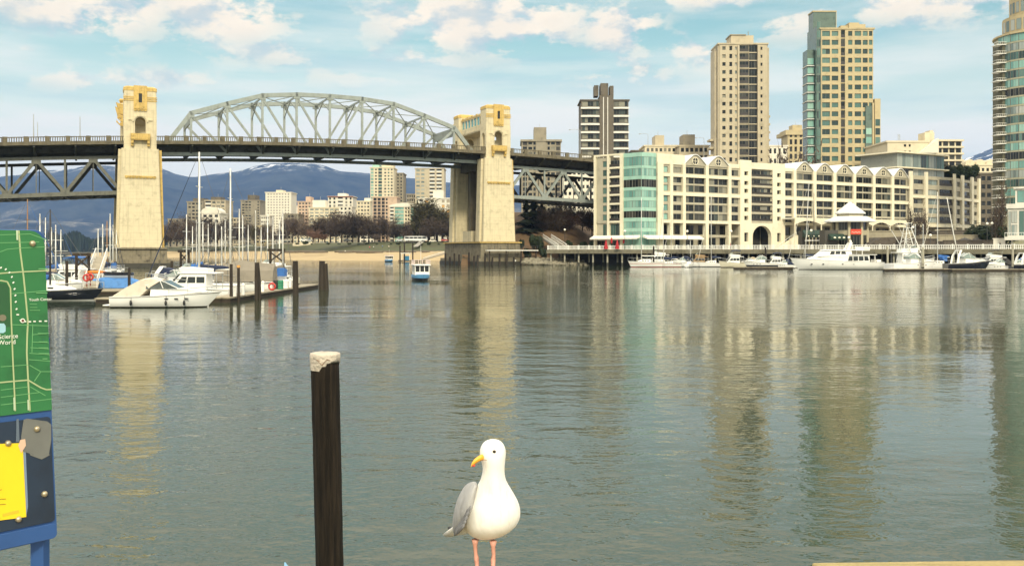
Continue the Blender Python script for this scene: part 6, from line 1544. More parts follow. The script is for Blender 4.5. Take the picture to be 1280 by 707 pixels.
def flybridge(label, px, Y, heading, L, hm=GEL, canvas=None, cabm=None, group=None, tower=False, zs=None):
    zs = zs or (1.45 if px > 760 else 1.25)
    cabm = cabm or DECKW
    r = thing('flybridge_cruiser', label, 'motorboat', (0,0,0), 0, group)
    B = L*.34; H = L*.17; Hs = L*.10
    h, d, e = hull(L, B, H, Hs, L*.10, sternw=.9); h.build('hull', hm, r, smooth=True); d.build('deck', DECKW, r)
    z0, z1 = Hs+.0, Hs+L*.155
    cb = MB(); cb.side([(-L*.22, z0), (L*.25, z0+.12), (L*.20, z0+L*.06), (L*.10, z1), (-L*.22, z1)], B*.42, B*.37); c = cb.build('cabin', cabm, r, bevel=.05)
    hw = lambda z: B*.42+(B*.37-B*.42)*(z-z0)/(z1-z0)
    a, b = z0+L*.065, z0+L*.125
    boat_windows(r, c, [[(-L*.20, a), (-L*.10, a), (-L*.10, b), (-L*.20, b)], [(-L*.085, a), (L*.02, a), (L*.005, b), (-L*.085, b)], [(L*.035, a), (L*.14, a), (L*.085, b), (L*.02, b)]], hw)
    w = MB(); w.side([(L*.235, z0+L*.055), (L*.25, z0+L*.055), (L*.135, z1-.06), (L*.115, z1-.06)], B*.37, B*.32); w.build('windshield', BOATGL, c)
    rf = MB(); rf.box(-L*.36, L*.14, -B*.41, B*.41, z1, z1+.09); rf.build('roof', cabm, r, bevel=.03)
    fb = MB(); fb.side([(-L*.24, z1+.09), (L*.10, z1+.09), (L*.13, z1+L*.055), (L*.09, z1+L*.07), (-L*.24, z1+L*.05)], B*.36, B*.38); fb.build('flybridge', cabm, r, bevel=.04)
    w = MB(); w.side([(L*.06, z1+L*.065), (L*.10, z1+L*.065), (L*.05, z1+L*.105), (L*.035, z1+L*.105)], B*.34, B*.30); w.build('venturi_screen', CLEARGL, r)
    for s in (-1, 1):
        w = MB(); w.tube([(-L*.35, s*B*.38, Hs), (-L*.35, s*B*.38, z1)], .035, 5); w.build('roof_post', GALV, r)
    if canvas:
        w = MB(); w.loft([[Vector((x, B*.36, z-.1)), Vector((x, 0, z)), Vector((x, -B*.36, z-.1)), Vector((x, -B*.36, z-.16)), Vector((x, 0, z-.06)), Vector((x, B*.36, z-.16))] for x, z in ((-L*.26, z1+L*.16), (-L*.08, z1+L*.175), (L*.05, z1+L*.15))]); w.build('bimini', canvas, r)
        w = MB()
        for s in (-1, 1): w.tube([(-L*.22, s*B*.36, z1+L*.04), (-L*.26, s*B*.35, z1+L*.15)], .02, 4); w.tube([(L*.02, s*B*.36, z1+L*.05), (L*.04, s*B*.35, z1+L*.145)], .02, 4)
        w.build('bimini_frame', GALV, r)
    if tower:
        w = MB(); zt = z1+L*.36
        for s in (-1, 1):
            w.tube([(-L*.24, s*B*.44, Hs), (-L*.10, s*B*.24, zt)], .09, 5); w.tube([(L*.16, s*B*.40, z1), (-L*.02, s*B*.22, zt)], .09, 5)
            for f in (.35, .6, .82): w.tube([(-L*.24+L*.14*f, s*B*(.44-.2*f), Hs+(zt-Hs)*f), (L*.10-L*.12*f, s*B*(.40-.18*f), z1+(zt-z1)*f)], .03, 5)
        for f in (.6, 1.0): w.box(-L*.10, -L*.0, -B*.23, B*.23, Hs+(zt-Hs)*f-.05, Hs+(zt-Hs)*f)
        w.tube([(-L*.10, -B*.24, zt+.7), (0, -B*.22, zt+.7), (0, B*.22, zt+.7), (-L*.10, B*.24, zt+.7)], .03, 5)
        for x, y in ((-L*.10, -B*.24), (0, -B*.22), (0, B*.22), (-L*.10, B*.24)): w.tube([(x, y, zt), (x, y, zt+.7)], .025, 5)
        w.build('tuna_tower', WHITEPAINT, r)
        for s in (-1, 1):
            w = MB(); w.tube([(-L*.05, s*B*.46, z1), (-L*.38, s*B*.75, z1+L*.42)], [.09, .03], 5); w.build('outrigger', ALU, r)
    an = MB(); an.tube([(-L*.2, 0, z1+.1), (-L*.22, 0, z1+L*.25)], .02, 4); an.build('aerial', WIRE, r)
    rails(r, e, .5, .5)
    put(r, px, Y, heading, 0, zs); return r
def marina_left():
    # ---- floats, ramp, portal frames, pilings
    def float_(name, label, x0, x1, y0, y1, z=.42, skew=0.0):
        r = thing(name, label, 'dock', ((x0+x1)/2, (y0+y1)/2, 0))
        mb = MB(); mb.add([Vector((x+(skew if y == y1 else 0), y, zz)) for zz in (z-.12, z) for x, y in ((x0,y0), (x1,y0), (x1,y1), (x0,y1))], [(0,3,2,1), (4,5,6,7), (0,1,5,4), (1,2,6,5), (2,3,7,6), (3,0,4,7)]); mb.build('plank_deck', OLDWOOD, r)
        mb = MB(); mb.add([Vector((x+(skew if y > (y0+y1)/2 else 0), y, zz)) for zz in (-.3, z-.125) for x, y in ((x0+.08,y0+.08), (x1-.08,y0+.08), (x1-.08,y1-.08), (x0+.08,y1-.08))], [(0,3,2,1), (4,5,6,7), (0,1,5,4), (1,2,6,5), (2,3,7,6), (3,0,4,7)]); mb.build('float', TIMBER, r)
    float_('floating_dock', 'narrow floating dock running back along the pilings of the left marina', -24.9, -23.0, 78.5, 110, .45, .9)
    float_('floating_dock', 'floating dock finger behind the white express cruiser', -33.5, -24.95, 77.0, 78.6, .45)
    float_('floating_dock', 'floating dock at the foot of the gangway, left of the blue tarpaulin', -46, -35.2, 92, 94, .45)
    float_('floating_dock', 'floating dock finger along the boat under the blue tarpaulin', -43.6, -36.6, 96.2, 97.4, .42)
    def piling(px, ytop, Y, rad, label, lean=0.0, m=TIMBER, grp=None, two=False):
        x = xat(px, Y); zt = zat(ytop, Y); mb = MB(); n = 10
        mb.tube([(x, Y, -2), (x+lean*.4, Y, zt*.5), (x+lean, Y, zt)], [rad*1.08, rad, rad*.92], n)
        if two: mb.tube([(x+rad*1.6, Y+.25, -2), (x+rad*.9+lean, Y+.1, zt-.3)], [rad, rad*.85], n)
        o = mb.build('mooring_piling', m); setbase(o, (x, Y, 0)); tag(o, label, 'piling', grp); return o
    piling(402, 326, 104, .33, 'lone thick mooring piling standing in open water right of the dock end', .05, two=True)
    piling(369.7, 326, 90.5, .27, 'thick dark piling at the outer side of the dock, left of the lone one', -.05)
    piling(320.5, 328, 84, .16, 'left half of the leaning pair of pilings along the dock', .0); piling(325, 328, 84.2, .16, 'right half of the leaning pair of pilings along the dock', -.22)
    piling(289, 330, 79.6, .13, 'slim dark piling at the near dock corner, left of the orange capped one')
    o = piling(298.2, 334, 79.8, .12, 'slim dark piling with an orange cap at the near dock corner')
    c = MB(); x = xat(298.2, 79.8); c.tube([(x, 79.8, zat(334, 79.8)-.02), (x, 79.8, zat(331.5, 79.8))], .13, 10); c.build('cap', mat('orange_cap', (.7,.33,.08), .5, .1), o)
    piling(161.5, 334.5, 88, .13, 'slim dark piling in front of the blue tarpaulin boat')
    piling(83.5, 326, 92, .14, 'slim dark piling left of the gangway frame')
    piling(268, 345, 112, .16, 'dark piling nearly hidden behind the grey boom tent'); piling(215, 326, 125, .18, 'dark piling against the foot of the left bridge tower'); piling(205, 333, 110, .18, 'dark piling at the right side of the left tower pier')
    def portal(px0, px1, ytop, Y, label):
        x0, x1 = xat(px0, Y), xat(px1, Y); zt = zat(ytop, Y); r = thing('pile_frame', label, 'pile frame', ((x0+x1)/2, Y, 0))
        for x in (x0, x1):
            mb = MB(); mb.tube([(x, Y, -2), (x, Y, zt)], [.17, .15], 8); mb.build('pile', TIMBER, r)
        mb = MB(); mb.bar((x0-.3, Y-.2, zt-.18), (x1+.3, Y-.2, zt-.18), .14, .3); mb.build('cross_beam', TIMBER, r)
        mb = MB(); mb.bar((x0, Y-.2, zt-.4), (x1, Y-.2, zt-1.5), .1, .16); mb.bar((x0, Y-.27, zt-1.5), (x1, Y-.27, zt-.4), .1, .16); mb.build('cross_brace', TIMBER, r)
    portal(95.5, 111, 316, 100, 'dark timber frame with crossed braces over the gangway at far left')
    portal(226, 236, 312, 118, 'dark timber frame with crossed braces just right of the left bridge tower')
    portal(338, 354, 310.5, 112, 'dark timber frame with crossed braces at the right end of the left marina'); 
    gw = thing('gangway', 'railed gangway sloping up from the float under the timber frame at far left', 'gangway', (xat(112, 96), 96, .5))
    a, b = Vector((xat(113, 95), 95, .55)), Vector((xat(108, 108), 112, 3.6))
    mb = MB(); mb.bar(a, b, 1.3, .15); mb.build('walkway', OLDWOOD, gw)
    for s in (-.65, .65):
        o = Vector((s, 0, 0)); mb = MB(); mb.bar(a+o+Vector((0,0,1)), b+o+Vector((0,0,1)), .06)
        for i in range(10):
            p = a.lerp(b, i/9)+o; mb.bar(p, p+Vector((0,0,1)), .05)
        mb.build('handrail', WHITEPAINT, gw)
    # ---- boats
    express('white express cruiser with a beige canvas cover and black fenders, nearest boat at left', 210.5, 72.5, 0, 8.0, GEL, mat('pale_beige_canvas', (.60,.53,.43), .85, .08), False, True, zs=.90, fenders=(-2.3, .3, 1.6), glassm=mat('tinted_windshield', (.06,.075,.07), .08, .2))
    flybridge('white flybridge cruiser moored behind the beige-canvas express cruiser', 240, 85, 180, 7.0, GEL, None)
    sailboat('sailboat with the tallest white mast, behind the flybridge cruiser', 243, 91, 180, 9.2, 13.6, GEL, ALU, NAVYC, .125, spread=2, mast_f=-.05, furl=2)
    sailboat('sailboat under a large grey-brown boom tent beside the dock', 298, 98.5, 180, 8.2, 12.7, GEL, ALU, None, .115, tent=GREYCV, mast_f=.10, furl=False)
    sailboat('black hulled sailboat with a dark mast, cut off behind the green map sign', 60, 82.5, 0, 9.6, 7.8, NAVY, BLACKM, BLUEC, .09, mast_f=.02, dodger=GREYCV, furl=False, zs=.82)
    G = 'sailboats moored in rows at the left marina'
    rows = [(32.5,249,118,WOODM,'sailboat with a varnished wooden mast rising above the map sign'), (49,267,104,ALU,'sailboat whose white mast rises at the right shoulder of the map sign'), (69,281,98,ALU,'sailboat with a short white mast left of the gangway frame'), (75,287,110,ALU,'sailboat with the shortest mast left of the gangway frame'),
        (127,280,140,ALU,'sailboat of the mast cluster beside the left tower, leftmost mast'), (133,276,150,WOODM,'sailboat with a brownish mast in the cluster beside the left tower'), (137,267,144,ALU,'sailboat with the tallest mast of the cluster beside the left tower'), (141,281,156,ALU,'sailboat of the mast cluster beside the left tower, rightmost mast'),
        (235,268,106,ALU,'sailboat just right of the left tower behind the timber frame'), (245.5,275,122,ALU,'sailboat with a thin mast close behind the tallest mast'), (253,277,134,ALU,'sailboat with a thin mast close right of the tallest mast'), (269.5,272,107,ALU,'sailboat midway between the two tallest masts'), (275.5,283,126,ALU,'sailboat with a short mast midway between the two tallest masts'), (286.5,257,116,ALU,'sailboat with a tall thin mast just left of the boom tent mast'),
        (298.5,261,111,ALU,'sailboat with a mast just right of the boom tent mast'), (303,269,136,ALU,'sailboat with a shorter mast second right of the boom tent mast'), (317.6,263,118,ALU,'sailboat with a mast in front of the dark grey tower'), (334,268,128,ALU,'sailboat with a mast in front of the left edge of the cream slab'), (349,276,137,ALU,'sailboat with the left mast in front of the cream slab'), (353,262,104,ALU,'sailboat with the right mast in front of the cream slab at the dock end')]
    rnd = random.Random(2)
    for i, (px, yt, Y, m_, l) in enumerate(rows):
        L = rnd.uniform(7, 8.6); hd = 90+rnd.uniform(-14, 14) if i % 4 else rnd.choice((8, 172))
        sailboat(l, px, Y, hd, L, zat(yt, Y), GEL, m_, [BLUEC, NAVYC, TANCV, BLUEC, GREYCV][i % 5], .075 if Y < 125 else .10, G, spread=1 if i % 2 else 2, mast_f=.02, dodger=[None, BLUEC, NAVYC][i % 3], furl=(2 if i % 3 == 0 else False))
    flybridge('old white cabin boat under masts left of the gangway frame', 88, 104, 175, 7, CRM, BLUEC)
    express('white motor boat behind the dock float beside the red lifebuoys', 118, 101, 5, 6.2, GEL, None, True)
    flybridge('cream cabin boat behind the boom tent near the right timber frame', 338, 122, 170, 7, CRM, None)
    express('small white runabout at the dock end below the right timber frame', 344, 105.5, 80, 5.6, GEL, NAVYC, False)
    express('white cruiser with navy canvas tucked behind the flybridge cruiser', 222, 103, 10, 7.2, GEL, NAVYC, True)
    express('white motor boat half hidden behind the grey boom tent', 272, 116, 20, 6.5, GEL, BLUEC, True)
    for px, yt, Y, hd, l in ((56,272,128,85,'sailboat with a thin mast between the two masts at the sign shoulder'), (64,284,140,95,'sailboat with a low mast behind the dark masted boat'), (122,286,134,88,'sailboat just right of the gangway frame'), (145,288,165,92,'sailboat with a low mast against the left edge of the left tower'), (240,283,140,80,'sailboat with a low mast in front of the dark grey twin block'), (260,280,150,96,'sailboat with a low mast in front of the curved white roof'), (281,274,146,84,'sailboat with a thin mast left of the boom tent mast, far row'), (310,281,150,95,'sailboat with a low mast left of the dark grey tower'), (326,284,146,88,'sailboat with a low mast right of the dark grey tower'), (341,271,118,100,'sailboat with a mast left of the pair in front of the cream slab')):
        sailboat(l, px, Y, hd, 7.4, zat(yt, Y), GEL, ALU, [BLUEC, NAVYC, TANCV][int(px) % 3], .085, G, spread=1, mast_f=.02, furl=(2 if int(px) % 2 else False))
    for px, Y, hd, l in ((100,112,10,'white motor boat behind the gangway frame'), (256,110,165,'white motor boat between the two tallest masts'), (310,108,12,'white motor boat behind the leaning pair of pilings'), (232,95,175,'small white motor boat at the left tower side of the marina'), (72,96,8,'small white motor boat behind the black hulled sailboat')):
        express(l, px, Y, hd, 6.4, GEL, [NAVYC, TANCV, BLUEC][int(px) % 3], True)
    # boat under the blue tarpaulin
    r = thing('covered_boat', 'boat under a bright blue tarpaulin with a black dinghy on top', 'motorboat', (0,0,0))
    h, d, e = hull(5.6, 1.9, .75, .55, .5); h.build('hull', GEL, r, smooth=True); d.build('deck', DECKW, r)
    w = MB(); w.loft([[Vector((x, .98*k, .45)), Vector((x, .7*k, z-.2)), Vector((x, 0, z)), Vector((x, -.7*k, z-.2)), Vector((x, -.98*k, .45))] for x, z, k in ((-2.7, 1.3, .95), (-1.2, 1.55, 1), (0, 1.45, 1.02), (1.4, 1.5, .9), (2.5, 1.15, .45))]); w.build('tarpaulin', LTBLUE, r)
    put(r, 146, 99, 4)
    r = thing('dinghy', 'small black dinghy lying upside down on the blue tarpaulin', 'dinghy', (0,0,0)); h, d, e = hull(3.0, 1.2, .5, .4, .3); h.build('hull', NAVY, r, smooth=True); d.build('floor', NAVY, r); put(r, 147, 99.2, 185, 1.62)
    r = thing('kayak', 'orange kayak on a rack by the gangway at far left', 'kayak', (0,0,0)); w = MB(); w.loft([[Vector((x, .3*k*math.cos(a), .18*k*math.sin(a))) for a in (2*math.pi*j/8 for j in range(8))] for x, k in ((-1.2,.1),(-.7,.7),(0,1),(.7,.7),(1.2,.1))]); w.build('hull', ORANGE, r, smooth=True); w = MB(); w.ball((0,0,.17), .2, 8, 4, (1.5,1,.3)); w.build('cockpit', FEND, r); put(r, 119.5, 100, 5, 2.05)
    r = thing('kayak_rack', 'white dinghy rack under the orange kayak', 'rack', (xat(119.5, 100), 100, .4)); w = MB(); x = xat(119.5, 100)
    for s in (-.8, .8): w.bar((x+s, 99.8, .4), (x+s, 99.8, 1.9), .1); w.bar((x+s, 99.7, 1.88), (x+s, 100.4, 1.88), .1)
    w.build('frame', WHITEPAINT, r)
    LB = mat('red_lifebuoy', (.45,.04,.03), .5, .08)
    for px, py, Y, l, m_ in ((108, 347, 94.6, 'red lifebuoy hanging at the foot of the gangway', LB), (112.5, 346, 95.2, 'second red lifebuoy right of the one at the gangway foot', LB), (340, 358, 92, 'red lifebuoy on the dock beside the boom tent boat', LB)):
        c = P(px, py, Y); w = MB(); N = 14; rings = [[c+Vector(((.30+.09*math.cos(b))*math.cos(a), .09*math.sin(b), (.30+.09*math.cos(b))*math.sin(a))) for b in (2*math.pi*j/6 for j in range(6))] for a in (2*math.pi*i/N for i in range(N))]; rings.append(rings[0]); w.loft(rings, caps=False)
        w.bar(c+Vector((0, .1, -.9)), c+Vector((0, .1, .45)), .06); o = w.build('lifebuoy', m_, smooth=True); setbase(o, c-Vector((0,0,.9))); tag(o, l, 'lifebuoy')
    # dock furniture
    for px, Y, m_, l in ((353.5, 95, mat('green_drum', (.03,.20,.11), .5, .1), 'green drum standing on the dock near its outer end'), (345, 95.5, FEND, 'black drum on the dock left of the green one'), (362, 97, DECKW, 'white dock box near the outer dock end')):
        x = min(xat(px, Y), -22.9); x = max(x, -24.6); w = MB(); N = 12
        w.loft([[Vector((x+rr*math.cos(2*math.pi*i/N), Y+rr*math.sin(2*math.pi*i/N), z)) for i in range(N)] for rr, z in ((.27,.46),(.29,.5),(.27,.75),(.29,.8),(.27,1.05),(.29,1.1),(.27,1.32),(.2,1.34))]); o = w.build('drum', m_); setbase(o, (x, Y, .45)); tag(o, l, 'drum')
    for px, Y, l in ((294, 80, 'white cleat box at the near corner of the dock'), (310, 82.5, 'white service pedestal on the near part of the dock'), (332, 89, 'white service pedestal halfway along the dock'), (374, 100, 'white service pedestal near the outer end of the dock')):
        x = max(-24.7, min(-23.1, xat(px, Y))); w = MB(); w.prism([(x-.12, Y-.1), (x+.12, Y-.1), (x+.12, Y+.1), (x-.12, Y+.1)], .46, 1.25); w.ball((x, Y, 1.3), .16, 8, 5); o = w.build('service_pedestal', DECKW); setbase(o, (x, Y, .45)); tag(o, l, 'pedestal')
marina_left()
def marina_right():
    def fl(name, label, pxa, pxb, Y, w=1.6):
        a, b = xat(pxa, Y), xat(pxb, Y); r = thing(name, label, 'dock', ((a+b)/2, Y, 0))
        mb = MB(); mb.box(a, b, Y, Y+w, .36, .5); mb.build('plank_deck', OLDWOOD, r)
        mb = MB(); mb.box(a+.1, b-.1, Y+.1, Y+w-.1, -.3, .355); mb.build('float', TIMBER, r)
    fl('floating_dock', 'floating dock in front of the small motor boat left of the big yacht', 918, 992, 226)
    fl('floating_dock', 'long floating dock in front of the sportfishing boat at right', 1106, 1190, 203)
    fl('floating_dock', 'floating dock under the black hulled boats at the right edge', 1190, 1300, 201)
    fl('floating_dock', 'floating dock behind the sailing boats at the foot of the white apartment block', 800, 925, 268)
    fl('floating_dock', 'floating dock between the big yacht and the sportfishing boat', 1088, 1120, 222)
    def pile(px, ytop, Y, label, m=PILEC, rad=.24):
        x = xat(px, Y); mb = MB(); mb.tube([(x, Y, -2), (x, Y, zat(ytop, Y))], [rad, rad*.95], 10); mb.loft([[Vector((x+rr*math.cos(2*math.pi*i/10), Y+rr*math.sin(2*math.pi*i/10), z)) for i in range(10)] for rr, z in ((rad*1.1, zat(ytop, Y)), (.03, zat(ytop, Y)+.45))])
        o = mb.build('mooring_piling', m); setbase(o, (x, Y, 0)); tag(o, label, 'piling')
    pile(1153.5, 311, 204, 'pale capped piling in front of the sportfishing boat', rad=.3); pile(1109.5, 309, 226, 'pale piling between the big yacht and the sportfishing boat'); pile(1266, 307, 206, 'pale piling between the two black hulled boats at right')
    pile(1144, 282, 236, 'tall slim piling behind the sportfishing boat', GALV, .15); pile(1133, 281, 238, 'tall slim piling left behind the sportfishing boat', GALV, .13); pile(1154, 282, 240, 'tall slim piling right behind the sportfishing boat', GALV, .14); pile(817, 309, 262, 'dark piling among the sailing boats at left', TIMBER); pile(957, 311, 250, 'dark piling behind the tan covered boat', TIMBER); pile(1093, 318, 240, 'dark piling behind the stern of the big yacht', TIMBER)
    Yk = 256
    r = sailboat('white sailboat with a red line, leftmost boat at the foot of the teal corner', 806, Yk, 180, 9.0, zat(247, Yk), GELR, ALU, None, .11, mast_f=.10, furl=False)
    flybridge('white flybridge cruiser moored behind the red-lined sailboat', 822, 266, 180, 8.6, GEL, None)
    sailboat('small white sailboat with dark sail cover right of the red-lined one', 836, 257, 178, 6.5, zat(256, 257), GELR, ALU, NAVYC, .085, mast_f=.22, furl=2)
    express('white motor boat with a navy bimini between the small sailboats', 853, 260, 170, 6.8, GEL, NAVYC, False)
    flybridge('small trawler with a wooden wheelhouse between the sailboats', 873, 259, 175, 7.2, GEL, None, mat('varnished_wheelhouse', (.30,.20,.10), .5, .2, 2))
    sailboat('white sailboat showing its broad stern beside the trawler', 862, 254, 65, 6.4, zat(300, 254), GEL, ALU, NAVYC, .07, spread=1)
    sailboat('white sailboat with a tall mast in front of the left pair of gables', 889, 258, 185, 7.4, zat(245, 258), GEL, ALU, NAVYC, .10, mast_f=0.0)
    sailboat('sailboat with a bare mast just left of the tall masted one, behind the trawler', 843, 270, 175, 7, zat(268, 270), GEL, ALU, NAVYC, .07)
    flybridge('cream flybridge cruiser with a navy bimini right of the tall masted sailboat', 916, 250, 180, 7.4, CRM, NAVYC)
    express('boat under a fitted tan cover behind the cream flybridge cruiser', 937, 256, 180, 6.2, CRM, TANCV, False, True)
    express('white motor boat with a dark hull side at the float left of the big yacht', 950, 234, 180, 8.2, mat('dark_side_gelcoat', (.70,.69,.65), .3, .05, zband=[(.15, .62, (.02,.02,.025))]), None, False)
    flybridge('white pilot-house boat with navy covers right of the dark sided boat', 968, 240, 180, 6.4, GEL, NAVYC)
    express('small boat under navy canvas against the bow of the big yacht', 980, 238, 180, 5.2, GEL, NAVYC, False, True)
    sailboat('sailboat with a raked mast behind the bow of the big yacht', 1006, 246, 182, 9, zat(226, 246), GEL, ALU, NAVYC, .11, rake=1.1, mast_f=.0)
    sailboat('sailboat with a dark mast behind the middle of the big yacht', 1022, 252, 180, 8, zat(241, 252), GEL, BLACKM, NAVYC, .08)
    # big motor yacht
    Y = 222.; L = 21.0
    r = thing('motor_yacht', 'long white motor yacht with two rows of dark windows, largest boat at the right quay', 'yacht', (0,0,0))
    h, d, e = hull(L, 5.4, 2.75, 1.75, 2.6, 26, .9); h.build('hull', GEL, r, smooth=True); d.build('deck', DECKW, r)
    cb = MB(); tap = lambda x: 1-.35*max(0, (x-1)/8)
    cb.side([(-7.2, 1.6), (6.6, 2.2), (5.9, 2.75), (4.6, 3.0), (-2.0, 3.35), (-7.2, 3.35)], 2.25, 2.1, tap); c = cb.build('cabin', DECKW, r, bevel=.08)
    hw = lambda z: 2.25-.15*(z-1.6)/1.75
    boat_windows(r, c, [[(-7.0+k*1.25, 2.05), (-5.95+k*1.25, 2.05), (-5.95+k*1.25-(.3 if k == 3 else 0), 3.05), (-7.0+k*1.25+(.25 if k == 0 else 0), 3.05)] for k in range(4)], hw)
    ub = MB(); ub.side([(-3.2, 3.35), (4.6, 3.0), (3.0, 4.35), (-3.2, 4.45)], 2.05, 1.75); u2 = ub.build('pilothouse', DECKW, r, bevel=.06)
    hw2 = lambda z: 2.05-.3*(z-3.0)/1.45
    boat_windows(r, u2, [[(-1.9, 3.55), (-.7, 3.55), (-.85, 4.2), (-1.7, 4.2)], [(-.5, 3.55), (.6, 3.55), (.45, 4.2), (-.6, 4.2)], [(.8, 3.5), (1.9, 3.45), (1.5, 4.2), (.7, 4.2)]], hw2)
    w = MB(); w.side([(2.1, 3.5), (4.1, 3.25), (3.1, 4.15), (1.9, 4.25)], 1.82, 1.74); w.build('windshield', CLEARGL, u2)
    rf = MB(); rf.side([(-8.8, 3.36), (-2.5, 3.36), (-2.5, 3.52), (-8.8, 3.5)], 2.35, 2.35); rf.build('boat_deck', DECKW, r); rf = MB(); rf.side([(-6.0, 4.46), (3.2, 4.38), (2.6, 4.62), (-6.0, 4.62)], 2.0, 1.9); rf.build('hardtop', DECKW, r)
    w = MB()
    for s in (-1, 1): w.bar((-5.6, s*1.8, 3.5), (-5.6, s*1.8, 4.46), .12); w.bar((-8.4, s*2.1, 1.75), (-8.4, s*2.1, 3.36), .12)
    w.build('roof_post', DECKW, r)
    w = MB(); w.loft([[Vector((x-.3, y, z)), Vector((x+.3, y, z)), Vector((x+.3, y+.1*1, z)), Vector((x-.3, y+.1, z))] for x, y, z in ((-2.6, -1.2, 4.6), (-3.4, -.9, 6.2))]); w.loft([[Vector((x-.3, y, z)), Vector((x+.3, y, z)), Vector((x+.3, y+.1, z)), Vector((x-.3, y+.1, z))] for x, y, z in ((-2.6, 1.1, 4.6), (-3.4, .8, 6.2))]); w.box(-3.7, -3.1, -.9, .9, 6.1, 6.25); w.ball((-3.4, .4, 6.5), .3, 8, 6); w.build('radar_mast', DECKW, r)
    h2, d2, e2 = hull(3.4, 1.5, .6, .5, .3); t = Matrix.Translation((-6.2, 0, 4.7)); 
    h2.v = [tuple(t @ Vector(v)) for v in h2.v]; h2.build('tender', DECKW, r, smooth=True)
    for x in (-3.5, -1.0, 3.3, 5.8):
        for s in (-1, 1):
            i = int((x/L+.5)*26); w = MB(); bb = e[i][1]*.975; w.box(x, x+.35, s*bb-.06, s*bb+.015, 1.15, 1.38); w.build('porthole', BOATGL, r)
    w = MB(); w.box(-10.9, -10.4, -2.2, 2.2, .2, .32); w.box(-9.9, -8.9, -1.9, 1.9, 1.7, 2.3); w.build('stern_platform', DECKW, r)
    rails(r, e, .7, .45, 1.0, 2); put(r, 1044, Y, 180)
    # right-hand group
    flybridge('white sportfishing boat with a tall tubular tower and outriggers', 1138, 211, 0, 10.5, GEL, None, None, None, True)
    express('white boat lying in front of the sportfishing boat with its bow to the right', 1142, 206, 0, 9.6, GEL, None, False)
    sailboat('sailboat with blue sail cover and tall mast right of the sportfishing boat', 1171, 222, 185, 8.6, zat(240, 222), GEL, ALU, BLUEC, .11, mast_f=-.02, dodger=BLUEC)
    sailboat('sailboat whose mast leans far to the left behind the black hulled cruiser', 1201, 218, 180, 7.5, zat(247, 218), GEL, mat('white_mast', (.74,.72,.66), .4, .04), None, .13, rake=-3.0, mast_f=.02, furl=False, spread=1)
    express('black hulled express cruiser with a white arch, left of the black canvas boat', 1210, 207, 0, 9.8, NAVY, None, True)
    express('white boat under a black canvas cover near the right edge', 1249, 209, 180, 6.6, GEL, DKC, False, True)
    express('black hulled cruiser cut by the right picture edge', 1288, 207, 0, 8.5, NAVY, None, True)
    flybridge('cabin cruiser with smoky side curtains behind the black canvas boat', 1240, 214, 180, 7.5, GEL, DKC)
    express('white runabout at the far right behind the cut-off cruiser', 1272, 217, 180, 6.0, GEL, BLUEC, True)
marina_right()
# ------------------------------------------------------------------ small ferries and their landing
def ferry(label, px, Y, heading, s=1.0):
    r = thing('harbour_ferry', label, 'ferry', (0,0,0), 0, 'small blue harbour ferries')
    FB = mat('ferry_blue', (.14,.38,.66), .35, .06, zband=[(-2, .36, (.012,.012,.015))])
    h, d, e = hull(6.2, 2.5, .95, .8, .5, 14, .92); h.build('hull', FB, r, smooth=True); d.build('deck', DECKW, r)
    cb = MB(); cb.box(-2.5, 1.3, -1.05, 1.05, .78, 1.25); cb.build('cabin', mat('ferry_white', (.74,.73,.70), .4, .04), r)
    for s_ in (-1, 1):
        for q in range(5):
            w = MB(); x = -2.4+q*.92; w.bar((x, s_*1.0, 1.25), (x, s_*1.0, 2.15), .1); w.build('window_post', DECKW, r)
    for q in range(4):
        w = MB(); w.bar((1.3, -.99+q*.66, 1.25), (1.2, -.99+q*.66, 2.15), .09); w.build('window_post', DECKW, r)
    w = MB(); w.box(-2.35, 1.15, -.93, .93, 1.26, 2.12); w.build('window', BOATGL, r)
    w = MB(); w.box(-2.75, 1.6, -1.2, 1.2, 2.15, 2.3); w.build('roof', mat('ferry_white', (.74,.73,.70)), r, bevel=.04)
    w = MB()
    for s_ in (-1, 1):
        w.bar((-2.6, s_*1.1, 2.95), (1.4, s_*1.1, 2.95), .06)
        for q in range(6): w.bar((-2.6+q*.8, s_*1.1, 2.3), (-2.6+q*.8, s_*1.1, 2.95), .07)
    for q in range(5): w.bar((1.4, -1.1+q*.55, 2.3), (1.4, -1.1+q*.55, 2.95), .09)
    w.bar((1.4, -1.1, 2.95), (1.4, 1.1, 2.95), .06); w.build('roof_rail', mat('pink_white_rail', (.62,.50,.46), .5), r)
    w = MB(); w.tube([(-.5, 0, 2.3), (-.5, 0, 5.0)], .03, 5); w.build('mast', ALU, r)
    r.scale = (s, s, s); put(r, px, Y, heading)
ferry('small blue and white harbour ferry coming towards the viewer in mid channel', 526.5, 139, -78, .74)
ferry('small blue and white harbour ferry beside the far landing at the beach', 487, 385, -65, .85)
lr = thing('ferry_landing', 'small floating ferry landing with tall piles off the far beach', 'dock', (xat(508, 392), 392, 0))
mb = MB(); mb.box(xat(498, 392), xat(531, 392), 391, 394, .2, .6); mb.build('float', TIMBER, lr)
for px in (500, 505.5, 516):
    x = xat(px, 392); mb = MB(); mb.tube([(x, 392, -2), (x, 392, zat(303 if px > 501 else 307, 392))], .28, 8); mb.build('pile', TIMBER, lr)
x0, x1 = xat(502, 392), xat(512, 392)
mb = MB(); mb.box(x0-.4, x1+.4, 391.2, 393.8, 3.3, 3.55); mb.build('shelter_roof', WHITEPAINT, lr)
mb = MB(); mb.box(x0+.7, x1-.2, 392.6, 393.4, .6, 2.3); mb.build('shelter_wall', mat('blue_shelter', (.04,.22,.42), .6), lr)
